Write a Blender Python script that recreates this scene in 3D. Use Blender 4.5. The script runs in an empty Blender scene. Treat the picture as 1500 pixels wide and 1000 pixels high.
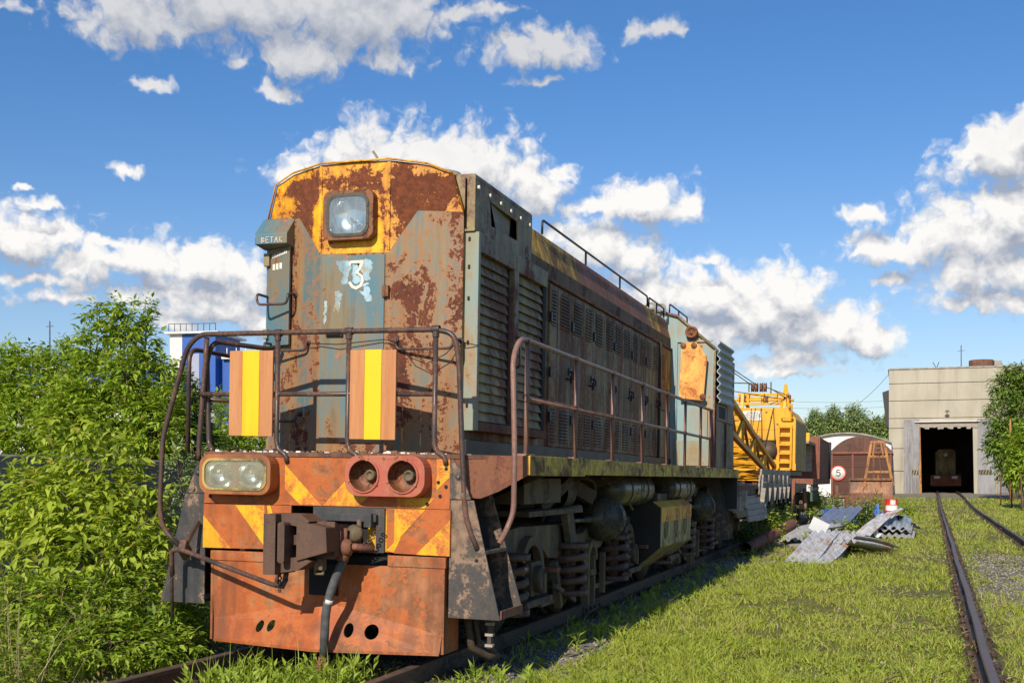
import bpy, bmesh, math, random
import numpy as np
from mathutils import Vector, Matrix, noise as mnoise
from mathutils.geometry import tessellate_polygon

C = bpy.context.scene
COL = C.collection
R = math.radians
rng = np.random.default_rng(7)
random.seed(7)

# ------------------------------------------------------------------ camera
CAM_H, YAW, FPX, HORIZ = 1.3545, 0.3191, 1720.95, 703.9
cd = bpy.data.cameras.new('camera')
cam = bpy.data.objects.new('camera', cd)
COL.objects.link(cam)
cam.location = (0, 0, CAM_H)
cam.rotation_euler = (math.pi / 2, 0, YAW)
cd.sensor_width = 36
cd.lens = 36 * FPX / 1500
cd.shift_y = (HORIZ - 500) / 1500
cd.clip_end = 4000
C.camera = cam

# ------------------------------------------------------------------ exposure
C.view_settings.view_transform = 'Standard'
C.view_settings.look = 'None'
C.view_settings.gamma = 1
C.view_settings.exposure = 0.5

# ------------------------------------------------------------------ sun
SUN_EL = 31.3
sd = bpy.data.lights.new('sun', 'SUN')
sun = bpy.data.objects.new('sun', sd)
COL.objects.link(sun)
sd.energy = 3.8
sd.angle = R(0.53)
sd.color = (1.0, 0.90, 0.76)
_e = R(SUN_EL)
SUNDIR = Vector((0.03, 1.0, -math.tan(_e))).normalized()
sun.rotation_euler = SUNDIR.to_track_quat('-Z', 'Y').to_euler()


# ------------------------------------------------------------------ node helper
class NT:
    def __init__(self, tree):
        self.t = tree
        self.N = tree.nodes
        self.L = tree.links

    def node(self, typ, **kw):
        n = self.N.new(typ)
        for k, v in kw.items():
            setattr(n, k, v)
        return n

    def put(self, sock, v):
        if v is None:
            return
        if isinstance(v, bpy.types.NodeSocket):
            self.L.new(v, sock)
        elif isinstance(v, (tuple, list)) and sock.type == 'RGBA' and len(v) == 3:
            sock.default_value = (*v, 1)
        else:
            sock.default_value = v

    def m(self, op, a, b=None, c=None, clamp=False):
        n = self.node('ShaderNodeMath', operation=op, use_clamp=clamp)
        for s, v in zip(n.inputs, (a, b, c)):
            self.put(s, v)
        return n.outputs[0]

    def v(self, op, a, b=None, c=None):
        n = self.node('ShaderNodeVectorMath', operation=op)
        for s, x in zip(n.inputs, (a, b, c)):
            self.put(s, x)
        return n.outputs['Value'] if op in ('LENGTH', 'DOT_PRODUCT', 'DISTANCE') else n.outputs[0]

    def mix(self, f, a, b, mode='MIX'):
        n = self.node('ShaderNodeMix', data_type='RGBA', blend_type=mode)
        self.put(n.inputs[0], f)
        self.put(n.inputs[6], a)
        self.put(n.inputs[7], b)
        return n.outputs[2]

    def ss(self, x, lo, hi, o0=0.0, o1=1.0):
        n = self.node('ShaderNodeMapRange', interpolation_type='SMOOTHSTEP')
        for i, val in enumerate((x, lo, hi, o0, o1)):
            self.put(n.inputs[i], val)
        return n.outputs[0]

    def noise(self, vec, scale, detail=5.0, rough=0.6, dist=0.0, lac=2.0, dim='3D'):
        n = self.node('ShaderNodeTexNoise', noise_dimensions=dim)
        self.put(n.inputs['Vector'], vec)
        n.inputs['Scale'].default_value = scale
        n.inputs['Detail'].default_value = detail
        n.inputs['Roughness'].default_value = rough
        n.inputs['Distortion'].default_value = dist
        n.inputs['Lacunarity'].default_value = lac
        return n.outputs[0]

    def obj(self):
        return self.node('ShaderNodeTexCoord').outputs['Object']

    def sep(self, vec):
        n = self.node('ShaderNodeSeparateXYZ')
        self.put(n.inputs[0], vec)
        return n.outputs

    def comb(self, x, y, z):
        n = self.node('ShaderNodeCombineXYZ')
        for s, val in zip(n.inputs, (x, y, z)):
            self.put(s, val)
        return n.outputs[0]


# ------------------------------------------------------------------ world: sky with cumulus clouds
def skydir(px, py):
    a = (px - 750) / FPX
    b = -(py - HORIZ) / FPX
    X = -math.sin(YAW) + a * math.cos(YAW)
    Y = math.cos(YAW) + a * math.sin(YAW)
    return math.degrees(math.atan2(X, Y)), math.degrees(math.atan2(b, math.hypot(X, Y)))


# clouds as heaps: azimuth and elevation of each lobe, half width, half height (degrees), opacity bias
def lobe(px, py, rx, ry, w=0.0):
    a, e = skydir(px, py)
    return (a, e, rx / 28.5, ry / 28.5, w)


CLOUDS = [
    # large grey-bellied cloud above
    lobe(200, 25, 115, 56, .08), lobe(330, 5, 180, 66, .18), lobe(500, 5, 140, 80, .2), lobe(450, 85, 85, 40, .1), lobe(590, 20, 60, 55),
    lobe(570, 95, 75, 26, -.1), lobe(225, 126, 34, 16, -.12), lobe(345, 95, 34, 22, -.15), lobe(405, 138, 40, 20, -.15),
    lobe(690, 18, 75, 24, -.08), lobe(790, 75, 100, 34, .05), lobe(790, 118, 48, 13, -.1), lobe(965, 45, 55, 20, -.05), lobe(740, 14, 40, 14, -.12),
    # cloud behind the hood
    lobe(560, 240, 110, 62, .15), lobe(660, 245, 110, 62, .15), lobe(470, 255, 95, 30, 0), lobe(740, 255, 80, 50, .1), lobe(790, 290, 60, 44, .05), lobe(820, 258, 34, 24, -.1),
    lobe(940, 300, 85, 38, .12), lobe(880, 306, 70, 22, .05), lobe(1000, 308, 50, 28, .05), lobe(940, 280, 30, 22, .05),
    lobe(880, 362, 85, 46, .05), lobe(815, 345, 60, 30, -.05), lobe(925, 378, 46, 28, 0), lobe(1040, 380, 35, 12, -.15),
    # bank above the crane
    lobe(960, 430, 85, 48, .15), lobe(1040, 435, 90, 50, .2), lobe(1120, 470, 100, 60, .25), lobe(1160, 440, 60, 56, .2), lobe(1220, 485, 80, 42, .2), lobe(1280, 500, 52, 26, .1),
    lobe(1130, 415, 32, 26, .1), lobe(1080, 410, 42, 26, .08), lobe(900, 455, 90, 40, .1), lobe(1010, 490, 130, 34, .1), lobe(1150, 530, 120, 22, -.1),
    # bank on the right
    lobe(1470, 235, 75, 52, .2), lobe(1500, 200, 42, 40, .15), lobe(1430, 350, 100, 60, .2), lobe(1500, 320, 120, 70, .25), lobe(1330, 362, 100, 28, .15), lobe(1440, 400, 105, 36, .15), lobe(1270, 370, 44, 14, 0),
    lobe(1268, 316, 46, 22, -.02), lobe(1310, 410, 46, 14, -.1), lobe(1425, 445, 75, 28, -.02), lobe(1490, 440, 45, 26, -.06),
    # banks on the left
    lobe(40, 350, 90, 42, .12), lobe(0, 335, 50, 42, .1), lobe(150, 385, 110, 34, .1), lobe(215, 380, 75, 36, .1), lobe(290, 392, 110, 38, .15), lobe(340, 398, 50, 34, .12), lobe(160, 355, 48, 18, -.02),
    lobe(270, 432, 160, 32, .1), lobe(350, 425, 55, 28, .1), lobe(330, 458, 110, 24, .0), lobe(255, 470, 36, 30, .05), lobe(60, 410, 130, 14, -.18), lobe(110, 440, 110, 14, -.2), lobe(390, 470, 40, 40, 0),
    lobe(36, 272, 20, 10, -.12), lobe(187, 250, 34, 14, -.1), lobe(60, 300, 60, 14, -.28), lobe(1150, 545, 130, 14, -.2), lobe(1137, 628, 18, 12, -.05), lobe(20, 8, 45, 14, -.2),
]


def cloud_group():
    g = bpy.data.node_groups.new('cloud_field', 'ShaderNodeTree')
    g.interface.new_socket('P', in_out='INPUT', socket_type='NodeSocketVector')
    g.interface.new_socket('D', in_out='OUTPUT', socket_type='NodeSocketFloat')
    g.interface.new_socket('S', in_out='OUTPUT', socket_type='NodeSocketFloat')
    n = NT(g)
    gi = n.node('NodeGroupInput')
    go = n.node('NodeGroupOutput')
    P = gi.outputs[0]
    # lobes of each cloud heap
    w = n.noise(P, 0.55, 3, .6, dim='2D')
    w2 = n.noise(n.v('ADD', P, (31.7, 11.1, 3.3)), 0.55, 3, .6, dim='2D')
    wob = n.comb(n.m('MULTIPLY_ADD', w, 1.6, -.8), n.m('MULTIPLY_ADD', w2, 1.3, -.65), 0.0)
    Q = n.v('ADD', P, wob)
    cur = None
    for (a, e, rx, ry, b) in CLOUDS:
        # each lobe is evaluated after the one before it (keeps the shader stack small)
        q = Q if cur is None else n.v('ADD', Q, n.m('MULTIPLY', cur, 1e-6))
        d = n.v('MULTIPLY_ADD', q, (1 / rx, 1 / ry, 0), (-a / rx, -e / ry, 0))
        s = n.sep(d)
        dv = n.m('MAXIMUM', s[1], n.m('MULTIPLY', s[1], -1.35))
        ln = n.v('LENGTH', n.comb(s[0], dv, 0.0))
        f = n.m('SUBTRACT', 0.99 + b, ln)
        cur = f if cur is None else n.m('SMOOTH_MAX', cur, f, 0.25)
    fb = n.noise(P, 0.50, 6, .48, .0, dim='2D')
    fl = n.noise(P, 0.50, 2.5, .5, .0, dim='2D')
    vor = n.node('ShaderNodeTexVoronoi', feature='SMOOTH_F1', voronoi_dimensions='2D')
    n.put(vor.inputs['Vector'], n.v('ADD', P, n.v('SCALE', wob, None)))
    vor.inputs['Scale'].default_value = .95
    vor.inputs['Detail'].default_value = 3
    vor.inputs['Roughness'].default_value = .55
    vor.inputs['Smoothness'].default_value = .6
    puff = n.m('MULTIPLY_ADD', vor.outputs['Distance'], -0.62, 0.25)
    D = n.m('ADD', n.m('ADD', n.m('MAXIMUM', cur, -1.2), n.m('MULTIPLY_ADD', fb, .95, -.30)), puff)
    n.L.new(D, go.inputs[0])
    S = n.m('ADD', n.m('ADD', n.m('MAXIMUM', cur, -1.2), n.m('MULTIPLY_ADD', fl, .95, -.30)), n.m('MULTIPLY', puff, .8))
    n.L.new(S, go.inputs[1])
    return g


world = bpy.data.worlds.new('World')
C.world = world
world.use_nodes = True
wt = NT(world.node_tree)
for nd in list(wt.N):
    wt.N.remove(nd)
sky = wt.node('ShaderNodeTexSky', sky_type='NISHITA')
sky.sun_disc = False
sky.sun_elevation = R(SUN_EL)
sky.sun_rotation = math.pi
sky.altitude = 200
sky.air_density = 1.0
sky.dust_density = 0.6
sky.ozone_density = 2.2
gen = wt.node('ShaderNodeTexCoord').outputs['Generated']
sx = wt.sep(wt.v('NORMALIZE', gen))
az = wt.m('MULTIPLY', wt.m('ARCTAN2', sx[0], sx[1]), 180 / math.pi)
el = wt.m('MULTIPLY', wt.m('ARCSINE', sx[2]), 180 / math.pi)
P_SKY = wt.comb(az, el, 0.0)
CG = cloud_group()


def field(p):
    n = wt.node('ShaderNodeGroup')
    n.node_tree = CG
    wt.put(n.inputs[0], p)
    return n.outputs


F0 = field(P_SKY)
D0, S0 = F0
F1 = field(wt.v('ADD', wt.v('ADD', P_SKY, wt.m('MULTIPLY', D0, 1e-6)), (-0.25, 1.1, 0)))
D1, S1 = F1
alpha = wt.m('POWER', wt.ss(D0, -.12, 0.56), 1.1)
diff = wt.m('ADD', wt.m('MULTIPLY', wt.m('SUBTRACT', S0, S1), 1.0), wt.m('MULTIPLY', wt.m('SUBTRACT', D0, D1), .10))
lit = wt.m('ADD', wt.m('MULTIPLY_ADD', diff, 0.95, 0.64), wt.m('MULTIPLY', wt.m('MINIMUM', S0, 1.6), -0.16), clamp=True)
# clouds high overhead show more of their shaded undersides
lit = wt.m('MULTIPLY', lit, wt.ss(wt.m('ADD', el, wt.m('MULTIPLY', S0, 2.0)), 15.5, 21.5, 1.0, .50))
ccol = wt.mix(lit, (0.26, 0.29, 0.355), (0.70, 0.685, 0.665))
lum = wt.m('MULTIPLY', sx[2], 1.0)
skyc = wt.v('MULTIPLY', sky.outputs[0], (0.074, 0.074, 0.074))
tint = wt.mix(wt.ss(lum, 0.0, 0.36), (1.04, 1.03, 1.10), (0.53, 0.89, 1.24))
skyc = wt.mix(1.0, skyc, tint, 'MULTIPLY')
final = wt.mix(alpha, skyc, ccol)
bg = wt.node('ShaderNodeBackground')
wt.put(bg.inputs[0], final)
bg.inputs[1].default_value = 1.0
ow = wt.node('ShaderNodeOutputWorld')
wt.L.new(bg.outputs[0], ow.inputs[0])
world.cycles.sampling_method = 'MANUAL'
world.cycles.sample_map_resolution = 512


# ------------------------------------------------------------------ placement helpers
def at(px, py, d):
    """world point at depth d along the viewing axis"""
    a = (px - 750) / FPX
    b = -(py - HORIZ) / FPX
    return Vector((d * (-math.sin(YAW) + a * math.cos(YAW)), d * (math.cos(YAW) + a * math.sin(YAW)), CAM_H + d * b))


def sstep(a, b, x):
    t = np.clip((x - a) / (b - a), 0, 1)
    return t * t * (3 - 2 * t)


def rise(y):
    return 0.44 * sstep(56, 100, np.asarray(y, float))


XC, TILT = -4.2063, 0.0177


# ------------------------------------------------------------------ materials
def new_mat(name):
    m = bpy.data.materials.new(name)
    m.use_nodes = True
    t = NT(m.node_tree)
    b = m.node_tree.nodes['Principled BSDF']
    return m, t, b


def bump(t, b, h, strength=.3, dist=.01):
    n = t.node('ShaderNodeBump')
    n.inputs['Strength'].default_value = strength
    n.inputs['Distance'].default_value = dist
    t.put(n.inputs['Height'], h)
    t.L.new(n.outputs[0], b.inputs['Normal'])


def paint(name, base, base2=None, rust=(.085, .028, .014), halo=(.30, .10, .03), amount=.35, scale=1.6, seed=0.0,
          streak=.6, rough=.55, halo_w=.05, speck=.5, grime=.35, stretch=.35, metallic=0.0, grime_col=(.03, .026, .022), chip=None, axis='z', bias=None, runs=.35):
    """old paint: streaked, faded, with rust patches, rust bloom round them and small chips"""
    m, t, b = new_mat(name)
    base2 = base2 or tuple(c * .7 for c in base)
    P = t.v('ADD', t.obj(), (seed * 3.7, seed * 1.9, seed * 5.3))
    sv = {'z': (1, 1, stretch), 'y': (1, stretch, 1), 'x': (stretch, 1, 1)}[axis]
    Ps = t.v('MULTIPLY', P, sv)
    st = {'z': (9, 9, .7), 'y': (9, .7, 9), 'x': (.7, 9, 9)}[axis]
    n1 = t.noise(Ps, scale, 9, .66, .8)
    n2 = t.noise(P, scale * 6, 6, .6)
    n3 = t.noise(t.v('MULTIPLY', P, st), 1.0, 5, .6)
    n4 = t.noise(P, 55, 3, .7)
    n5 = t.noise(t.v('MULTIPLY', P, (1, 1, .6)), scale * .55, 4, .55)
    n6 = t.noise(P, scale * 19, 4, .65)
    f = t.m('ADD', t.m('ADD', t.m('MULTIPLY', n1, .58), t.m('MULTIPLY', n2, .24)), t.m('MULTIPLY', n6, .18))
    if bias:
        f = t.m('ADD', f, bias(t))
    th = .5 + (.5 - amount) * .42
    mask = t.ss(f, th - .006, th + .012)
    hal = t.ss(f, th - halo_w - .05, th + .0)
    col = t.mix(t.ss(t.m('ADD', t.m('MULTIPLY', n3, streak), t.m('MULTIPLY', n5, 1 - streak)), .40, .60), base, base2)
    col = t.mix(t.ss(n4, .58, .74, 0, speck), col, halo)
    nr = t.noise(t.v('MULTIPLY', P, tuple(x * 2.6 for x in st)), 1.0, 3, .5)
    col = t.mix(t.m('MULTIPLY', t.ss(nr, .56, .70, 0, runs), t.ss(n5, .40, .60)), col, halo)
    if runs > .5:
        nq = t.noise(t.v('ADD', t.v('MULTIPLY', P, tuple(x * 1.5 for x in st)), (7, 3, 1)), 1.0, 5, .62)
        col = t.mix(t.m('MULTIPLY', t.ss(nq, .50, .70, 0, .75), t.ss(n1, .36, .52)), col, tuple(c * .55 for c in halo))
    if chip:
        nc = t.noise(P, scale * 3.1, 7, .7, .6)
        col = t.mix(t.ss(nc, .63, .645), col, chip)
    col = t.mix(t.m('MULTIPLY', hal, .75), col, halo)
    rcol = t.mix(t.ss(n2, .35, .68), rust, tuple(min(1, c * 1.9) for c in rust))
    rcol = t.mix(t.ss(n4, .55, .75, 0, .5), rcol, halo)
    col = t.mix(mask, col, rcol)
    gr = t.ss(t.m('MULTIPLY', n5, n3), .2, .36, 0, grime)
    col = t.mix(gr, col, grime_col)
    t.put(b.inputs['Base Color'], col)
    t.put(b.inputs['Roughness'], t.m('ADD', t.m('MULTIPLY_ADD', mask, .9 - rough, rough), t.m('MULTIPLY_ADD', n2, .24, -.12)))
    b.inputs['Metallic'].default_value = metallic
    b.inputs['Specular IOR Level'].default_value = .4
    h = t.m('ADD', t.m('MULTIPLY', mask, -.35), t.m('ADD', t.m('MULTIPLY', n4, t.m('MULTIPLY_ADD', mask, .35, .10)), t.m('MULTIPLY', n2, .35)))
    bump(t, b, h, .35, .006)
    return m


def plain(name, col, rough=.6, metallic=0.0, var=.25, scale=8.0, emit=None):
    m, t, b = new_mat(name)
    n = t.noise(t.obj(), scale, 6, .62)
    c = t.mix(t.ss(n, .3, .7), tuple(x * (1 - var) for x in col), tuple(min(1, x * (1 + var)) for x in col))
    t.put(b.inputs['Base Color'], c)
    t.put(b.inputs['Roughness'], t.m('MULTIPLY_ADD', n, .3, rough - .15))
    b.inputs['Metallic'].default_value = metallic
    bump(t, b, n, .2, .005)
    return m


def wood(name, col, col2, scale=(30, 30, 1.2), rough=.8):
    m, t, b = new_mat(name)
    P = t.obj()
    n = t.noise(t.v('MULTIPLY', P, scale), 1, 6, .65, .3)
    n2 = t.noise(P, 3, 5, .6)
    c = t.mix(t.ss(n, .3, .7), col, col2)
    c = t.mix(t.ss(n2, .55, .75, 0, .4), c, tuple(x * .45 for x in col))
    n3 = t.noise(t.v('MULTIPLY', P, tuple(x * .25 for x in scale)), 1, 5, .7)
    c = t.mix(t.ss(n3, .5, .72, 0, .55), c, tuple(x * .62 for x in col))
    c = t.mix(t.ss(t.noise(P, 70, 3, .7), .62, .70, 0, .5), c, tuple(x * .4 for x in col))
    t.put(b.inputs['Base Color'], c)
    b.inputs['Roughness'].default_value = rough
    bump(t, b, n, .3, .004)
    return m


def leafmat(name, c1, c2, trans=.35, dark=None):
    m, t, b = new_mat(name)
    a = t.node('ShaderNodeAttribute', attribute_name='tint')
    s = t.sep(a.outputs['Vector'])
    c = t.mix(s[0], c1, c2)
    if dark:
        c = t.mix(s[1], c, dark)
        c = t.mix(s[2], c, (.42, .30, .07))
    t.put(b.inputs['Base Color'], c)
    b.inputs['Roughness'].default_value = .5
    b.inputs['Specular IOR Level'].default_value = .35
    tr = t.node('ShaderNodeBsdfTranslucent')
    t.put(tr.inputs[0], t.mix(1.0, c, (1.0, 1.0, .45), 'MULTIPLY'))
    mx = t.node('ShaderNodeMixShader')
    mx.inputs[0].default_value = trans
    t.L.new(b.outputs[0], mx.inputs[1])
    t.L.new(tr.outputs[0], mx.inputs[2])
    t.L.new(mx.outputs[0], t.N['Material Output'].inputs[0])
    return m


def glassmat(name, col=(.75, .78, .75), dirt=.35):
    m, t, b = new_mat(name)
    n = t.noise(t.v('MULTIPLY', t.obj(), (6, 6, 2)), 2, 5, .6)
    b.inputs['Base Color'].default_value = (*col, 1)
    b.inputs['Roughness'].default_value = .35
    tp = t.node('ShaderNodeBsdfTransparent')
    tp.inputs[0].default_value = (.9, .93, .92, 1)
    gl = t.node('ShaderNodeBsdfGlossy')
    gl.inputs['Roughness'].default_value = .08
    m1 = t.node('ShaderNodeMixShader')
    m1.inputs[0].default_value = .14
    t.L.new(tp.outputs[0], m1.inputs[1])
    t.L.new(gl.outputs[0], m1.inputs[2])
    m2 = t.node('ShaderNodeMixShader')
    t.put(m2.inputs[0], t.ss(n, .3, .75, dirt * .4, dirt * 1.3))
    t.L.new(m1.outputs[0], m2.inputs[1])
    t.L.new(b.outputs[0], m2.inputs[2])
    t.L.new(m2.outputs[0], t.N['Material Output'].inputs[0])
    return m


M = {}


def cap_bias(t):
    # rust has eaten the middles of the plates; paint survives along folds, rim and round the lamp
    s = t.sep(t.obj())
    wb = t.m('MULTIPLY_ADD', t.noise(t.obj(), 3.2, 4, .6), .30, -.15)
    wz = t.m('MULTIPLY_ADD', t.noise(t.v('ADD', t.obj(), (5, 2, 9)), 3.2, 4, .6), .30, -.15)
    x = t.m('ADD', s[0], wb)
    z = t.m('ADD', s[2], wz)
    ax = t.m('ABSOLUTE', x)
    seam = t.ss(t.m('ABSOLUTE', t.m('SUBTRACT', ax, .30)), .11, .0)
    left = t.ss(x, -.50, -.74)
    rim = t.m('MAXIMUM', t.ss(z, 3.70, 3.90), t.ss(ax, .70, .88))
    lamp = t.m('MULTIPLY', t.ss(ax, .34, .18), t.ss(z, 3.78, 3.58))
    keep = t.m('MAXIMUM', t.m('MAXIMUM', seam, left), t.m('MAXIMUM', rim, lamp))
    return t.m('MULTIPLY_ADD', keep, -.14, .075)


TEAL, OLIVE, RUST = (.085, .145, .155), (.19, .145, .075), (.085, .030, .017)
M['hood_front'] = paint('blue_grey_hood_paint', (.085, .148, .148), (.30, .19, .08), rust=(.075, .022, .012), halo=(.33, .135, .04), amount=.45, scale=2.7, seed=1.2, streak=.7, grime=.15, halo_w=.035, chip=(.40, .12, .05), stretch=.62, runs=1.0)
M['door_front'] = paint('blue_door_paint', (.075, .17, .21), (.22,.17,.085), rust=(.10, .045, .022), halo=(.25, .15, .07), amount=.30, scale=2.8, seed=2.1, streak=.45, grime=.12, chip=(.45, .13, .06), stretch=.6, runs=.7)
M['yellow_rust'] = paint('yellow_cap_paint', (.86, .47, .008), (.72, .34, .008), rust=(.095, .026, .010), halo=(.44, .14, .015), amount=.50, scale=3.2, seed=4.0, streak=.5, rough=.5, stretch=.75, halo_w=.06, grime=.15, grime_col=(.10, .035, .01), bias=cap_bias, speck=.9)
M['yellow'] = paint('yellow_stripe_paint', (.80, .46, .010), (.70, .36, .01), rust=(.38, .115, .025), halo=(.58, .28, .015), amount=.42, scale=3.6, seed=5.0, rough=.5, stretch=.9, speck=.7, grime=.18, grime_col=(.16, .08, .02))
M['orange'] = paint('orange_beam_paint', (.37, .090, .018), (.29, .076, .018), rust=(.20, .075, .03), halo=(.48, .12, .02), amount=.46, scale=2.2, seed=6.0, rough=.6, stretch=.8, speck=.35, grime=.3, grime_col=(.11, .045, .022), chip=(.50, .10, .05), runs=.6)
M['plow'] = paint('orange_plough_paint', (.345, .080, .016), (.26, .068, .018), rust=(.20, .085, .038), halo=(.46, .13, .03), amount=.44, scale=1.9, seed=7.5, rough=.6, stretch=.8, speck=.3, grime=.6, grime_col=(.13, .05, .025), chip=(.52, .09, .045))
M['lampred'] = paint('faded_red_lamp_paint', (.40, .095, .06), (.33, .08, .045), rust=(.12, .04, .02), halo=(.40, .15, .08), amount=.38, scale=3.5, seed=8.0)
M['lamporange'] = paint('rusted_orange_lamp_paint', (.38, .13, .04), (.28, .09, .03), rust=(.12, .045, .02), halo=(.36, .12, .03), amount=.35, scale=3.5, seed=8.6)
M['rustframe'] = paint('rusted_lamp_frame', (.12, .040, .022), (.17, .065, .03), rust=(.09, .03, .016), halo=(.3, .11, .03), amount=.45, scale=5, seed=9)
M['side'] = paint('dull_green_side_paint', (0.385, 0.306, 0.119), (0.278, 0.216, 0.079), rust=(.12, .06, .042), halo=(.16, .10, .055), amount=.40, scale=1.9, seed=10, streak=.6, rough=.6, grime=.4, speck=.25, runs=.7)
M['doors'] = paint('grey_brown_door_paint', (0.342, 0.268, 0.120), (0.218, 0.170, 0.080), rust=(.15, .07, .04), halo=(.16,.09,.05), amount=.46, scale=2.0, seed=11, streak=.7, rough=.65, grime=.5, stretch=.25, speck=.2, chip=(.15, .15, .12), runs=.8)
M['rad'] = paint('blue_grey_radiator_paint', (0.312, 0.243, 0.113), (0.257, 0.190, 0.079), rust=(.12, .05, .04), halo=(.14, .085, .05), amount=.42, scale=1.8, seed=12, streak=.5, grime=.3)
M['bluegrey'] = paint('blue_post_paint', (.20, .27, .25), (.30, .27, .16), rust=(.12, .05, .025), halo=(.34, .17, .06), amount=.3, scale=2.6, seed=13, streak=.5, grime=.2, chip=(.15, .34, .45))
M['brownrust'] = paint('brown_rusted_steel', (.17, .082, .055), (.14, .065, .043), rust=(.10,.045,.03), halo=(.20, .085, .04), amount=.5, scale=2.0, seed=14, rough=.75)
M['darkband'] = paint('dark_brown_cornice', (0.180, 0.088, 0.040), (0.156, 0.098, 0.047), rust=(.06, .028, .02), halo=(.12, .07, .03), amount=.4, scale=2.5, seed=14.6, rough=.7)
M['gusset'] = paint('rusty_gusset_steel', (.20, .085, .055), (.15, .06, .04), rust=(.11, .042, .028), halo=(.28, .11, .05), amount=.45, scale=3, seed=15, rough=.75)
M['sill'] = paint('olive_yellow_sill_paint', (.74, .51, .03), (.58, .38, .03), rust=(.13, .062, .025), halo=(.20, .11, .02), amount=.42, scale=3.4, seed=16, streak=.6, rough=.6, stretch=1.4)
M['roofbrown'] = paint('brown_roof_edge_paint', (0.288, 0.103, 0.043), (0.228, 0.082, 0.036), rust=(.15,.06,.038), halo=(.24, .09, .03), amount=.4, scale=1.6, seed=17, rough=.65)
M['roofyellow'] = paint('mossy_yellow_roof_paint', (.85, .48, .02), (.46, .26, .03), rust=(.15,.075,.03), halo=(.3, .15, .02), amount=.45, scale=3, seed=18, rough=.65, stretch=.8)
M['cabblue'] = paint('pale_blue_cab_paint', (.20, .33, .36), (.28, .30, .24), rust=(.15, .065, .03), halo=(.45, .24, .08), amount=.24, scale=3, seed=19.3, streak=.45, grime=.15, chip=(.50, .26, .10))
M['cabside'] = paint('brown_cab_side_paint', (0.203, 0.124, 0.056), (0.172, 0.101, 0.047), rust=(.07, .04, .03), halo=(.10, .06, .04), amount=.4, scale=1.7, seed=20, grime=.3)
M['plate'] = paint('orange_rusted_plate', (.82, .46, .09), (.74, .34, .07), rust=(.26, .08, .02), halo=(.5, .18, .035), amount=.38, scale=4, seed=21, streak=.2, stretch=.9, grime=.1)
M['black'] = paint('weathered_black_paint', (.036, .038, .042), (.052, .052, .054), rust=(.14, .092, .062), halo=(.085, .065, .05), amount=.42, scale=2.4, seed=22, streak=.7, rough=.5, stretch=.35, speck=.25, grime=.1)
M['pipe'] = paint('worn_brown_pipe_paint', (.038, .032, .032), (.065, .046, .040), rust=(.085, .045, .03), halo=(.12, .06, .04), amount=.4, scale=6, seed=23, rough=.38, speck=.4, grime=.1)
M['pipe_red'] = paint('faded_red_pipe_paint', (.26, .145, .115), (.20, .10, .08), rust=(.14, .07, .05), halo=(.30, .17, .12), amount=.35, scale=6, seed=24, rough=.42, grime=.15)
M['coupler'] = paint('brown_cast_steel', (.095, .052, .036), (.075, .045, .033), rust=(.06, .036, .026), halo=(.13, .07, .045), amount=.4, scale=4, seed=25, rough=.6, metallic=.1)
M['grimy'] = paint('oily_brown_steel', (0.056, 0.036, 0.018), (0.079, 0.051, 0.025), rust=(.06,.045,.034), halo=(.10, .07, .045), amount=.45, scale=2.6, seed=26, rough=.6, speck=.5)
M['grimylight'] = paint('dusty_tan_steel', (0.207, 0.141, 0.061), (0.130, 0.087, 0.039), rust=(.09,.07,.05), halo=(.13, .10, .06), amount=.48, scale=3, seed=27, rough=.7)
M['spring'] = paint('dusty_spring_steel', (0.125, 0.065, 0.035), (0.094, 0.049, 0.027), rust=(.045, .03, .024), halo=(.13, .08, .06), amount=.4, scale=5, seed=28, rough=.6)
M['tank'] = paint('olive_dusty_tank_paint', (0.432, 0.330, 0.101), (0.324, 0.258, 0.094), rust=(.06, .05, .03), halo=(.13, .11, .05), amount=.38, scale=2.4, seed=29, rough=.55, streak=.6, stretch=.3)
M['blackpaint'] = plain('tarry_black_steel', (.012, .012, .014), .5, 0, .4, 5)
M['res'] = paint('dusty_black_reservoir_paint', (0.109, 0.097, 0.050), (0.071, 0.064, 0.035), rust=(.03, .028, .024), halo=(.08, .075, .055), amount=.4, scale=2.6, seed=30, rough=.35)
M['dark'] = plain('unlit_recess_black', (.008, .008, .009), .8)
M['tan'] = wood('bare_reddish_board', (.43, .165, .06), (.52, .24, .10), (26, 26, 1.3))
M['yboard'] = paint('bright_yellow_paint', (.86, .50, .006), (.80, .44, .006), rust=(.30, .14, .05), halo=(.62, .32, .02), amount=.10, scale=4, seed=70, rough=.5, speck=.5, grime=.12, grime_col=(.35, .18, .02))
M['chrome'] = plain('lamp_reflector_metal', (.86, .86, .78), .16, 1.0, .05, 4)
M['glass'] = glassmat('dusty_lamp_glass', (.6, .62, .6), .16)
M['glass2'] = glassmat('cloudy_yellowish_glass', (.50, .48, .33), .16)
M['hose'] = plain('perished_grey_rubber', (.075, .075, .078), .75, 0, .3, 20)
M['white'] = plain('chalky_white_paint', (.68, .64, .58), .7, 0, .12, 12)
M['paleblue'] = paint('pale_blue_old_paint', (.34, .52, .61), (.28, .44, .52), rust=(.22, .18, .11), halo=(.26, .30, .28), amount=.34, scale=7, seed=71, stretch=.8)
M['numwhite'] = plain('worn_number_white', (.74, .64, .52), .65, 0, .14, 20)
M['ironred'] = paint('primer_red_steel', (.20, .062, .040), (.15, .05, .032), rust=(.10, .04, .025), halo=(.28, .10, .05), amount=.4, scale=2, seed=31, rough=.7)
M['craney'] = paint('crane_yellow_paint', (0.740, 0.360, 0.010), (0.660, 0.297, 0.010), rust=(.20, .09, .02), halo=(.50, .24, .02), amount=.16, scale=1.8, seed=33, streak=.6, rough=.5, speck=.3, grime=.18, grime_col=(.25, .12, .01))
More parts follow.
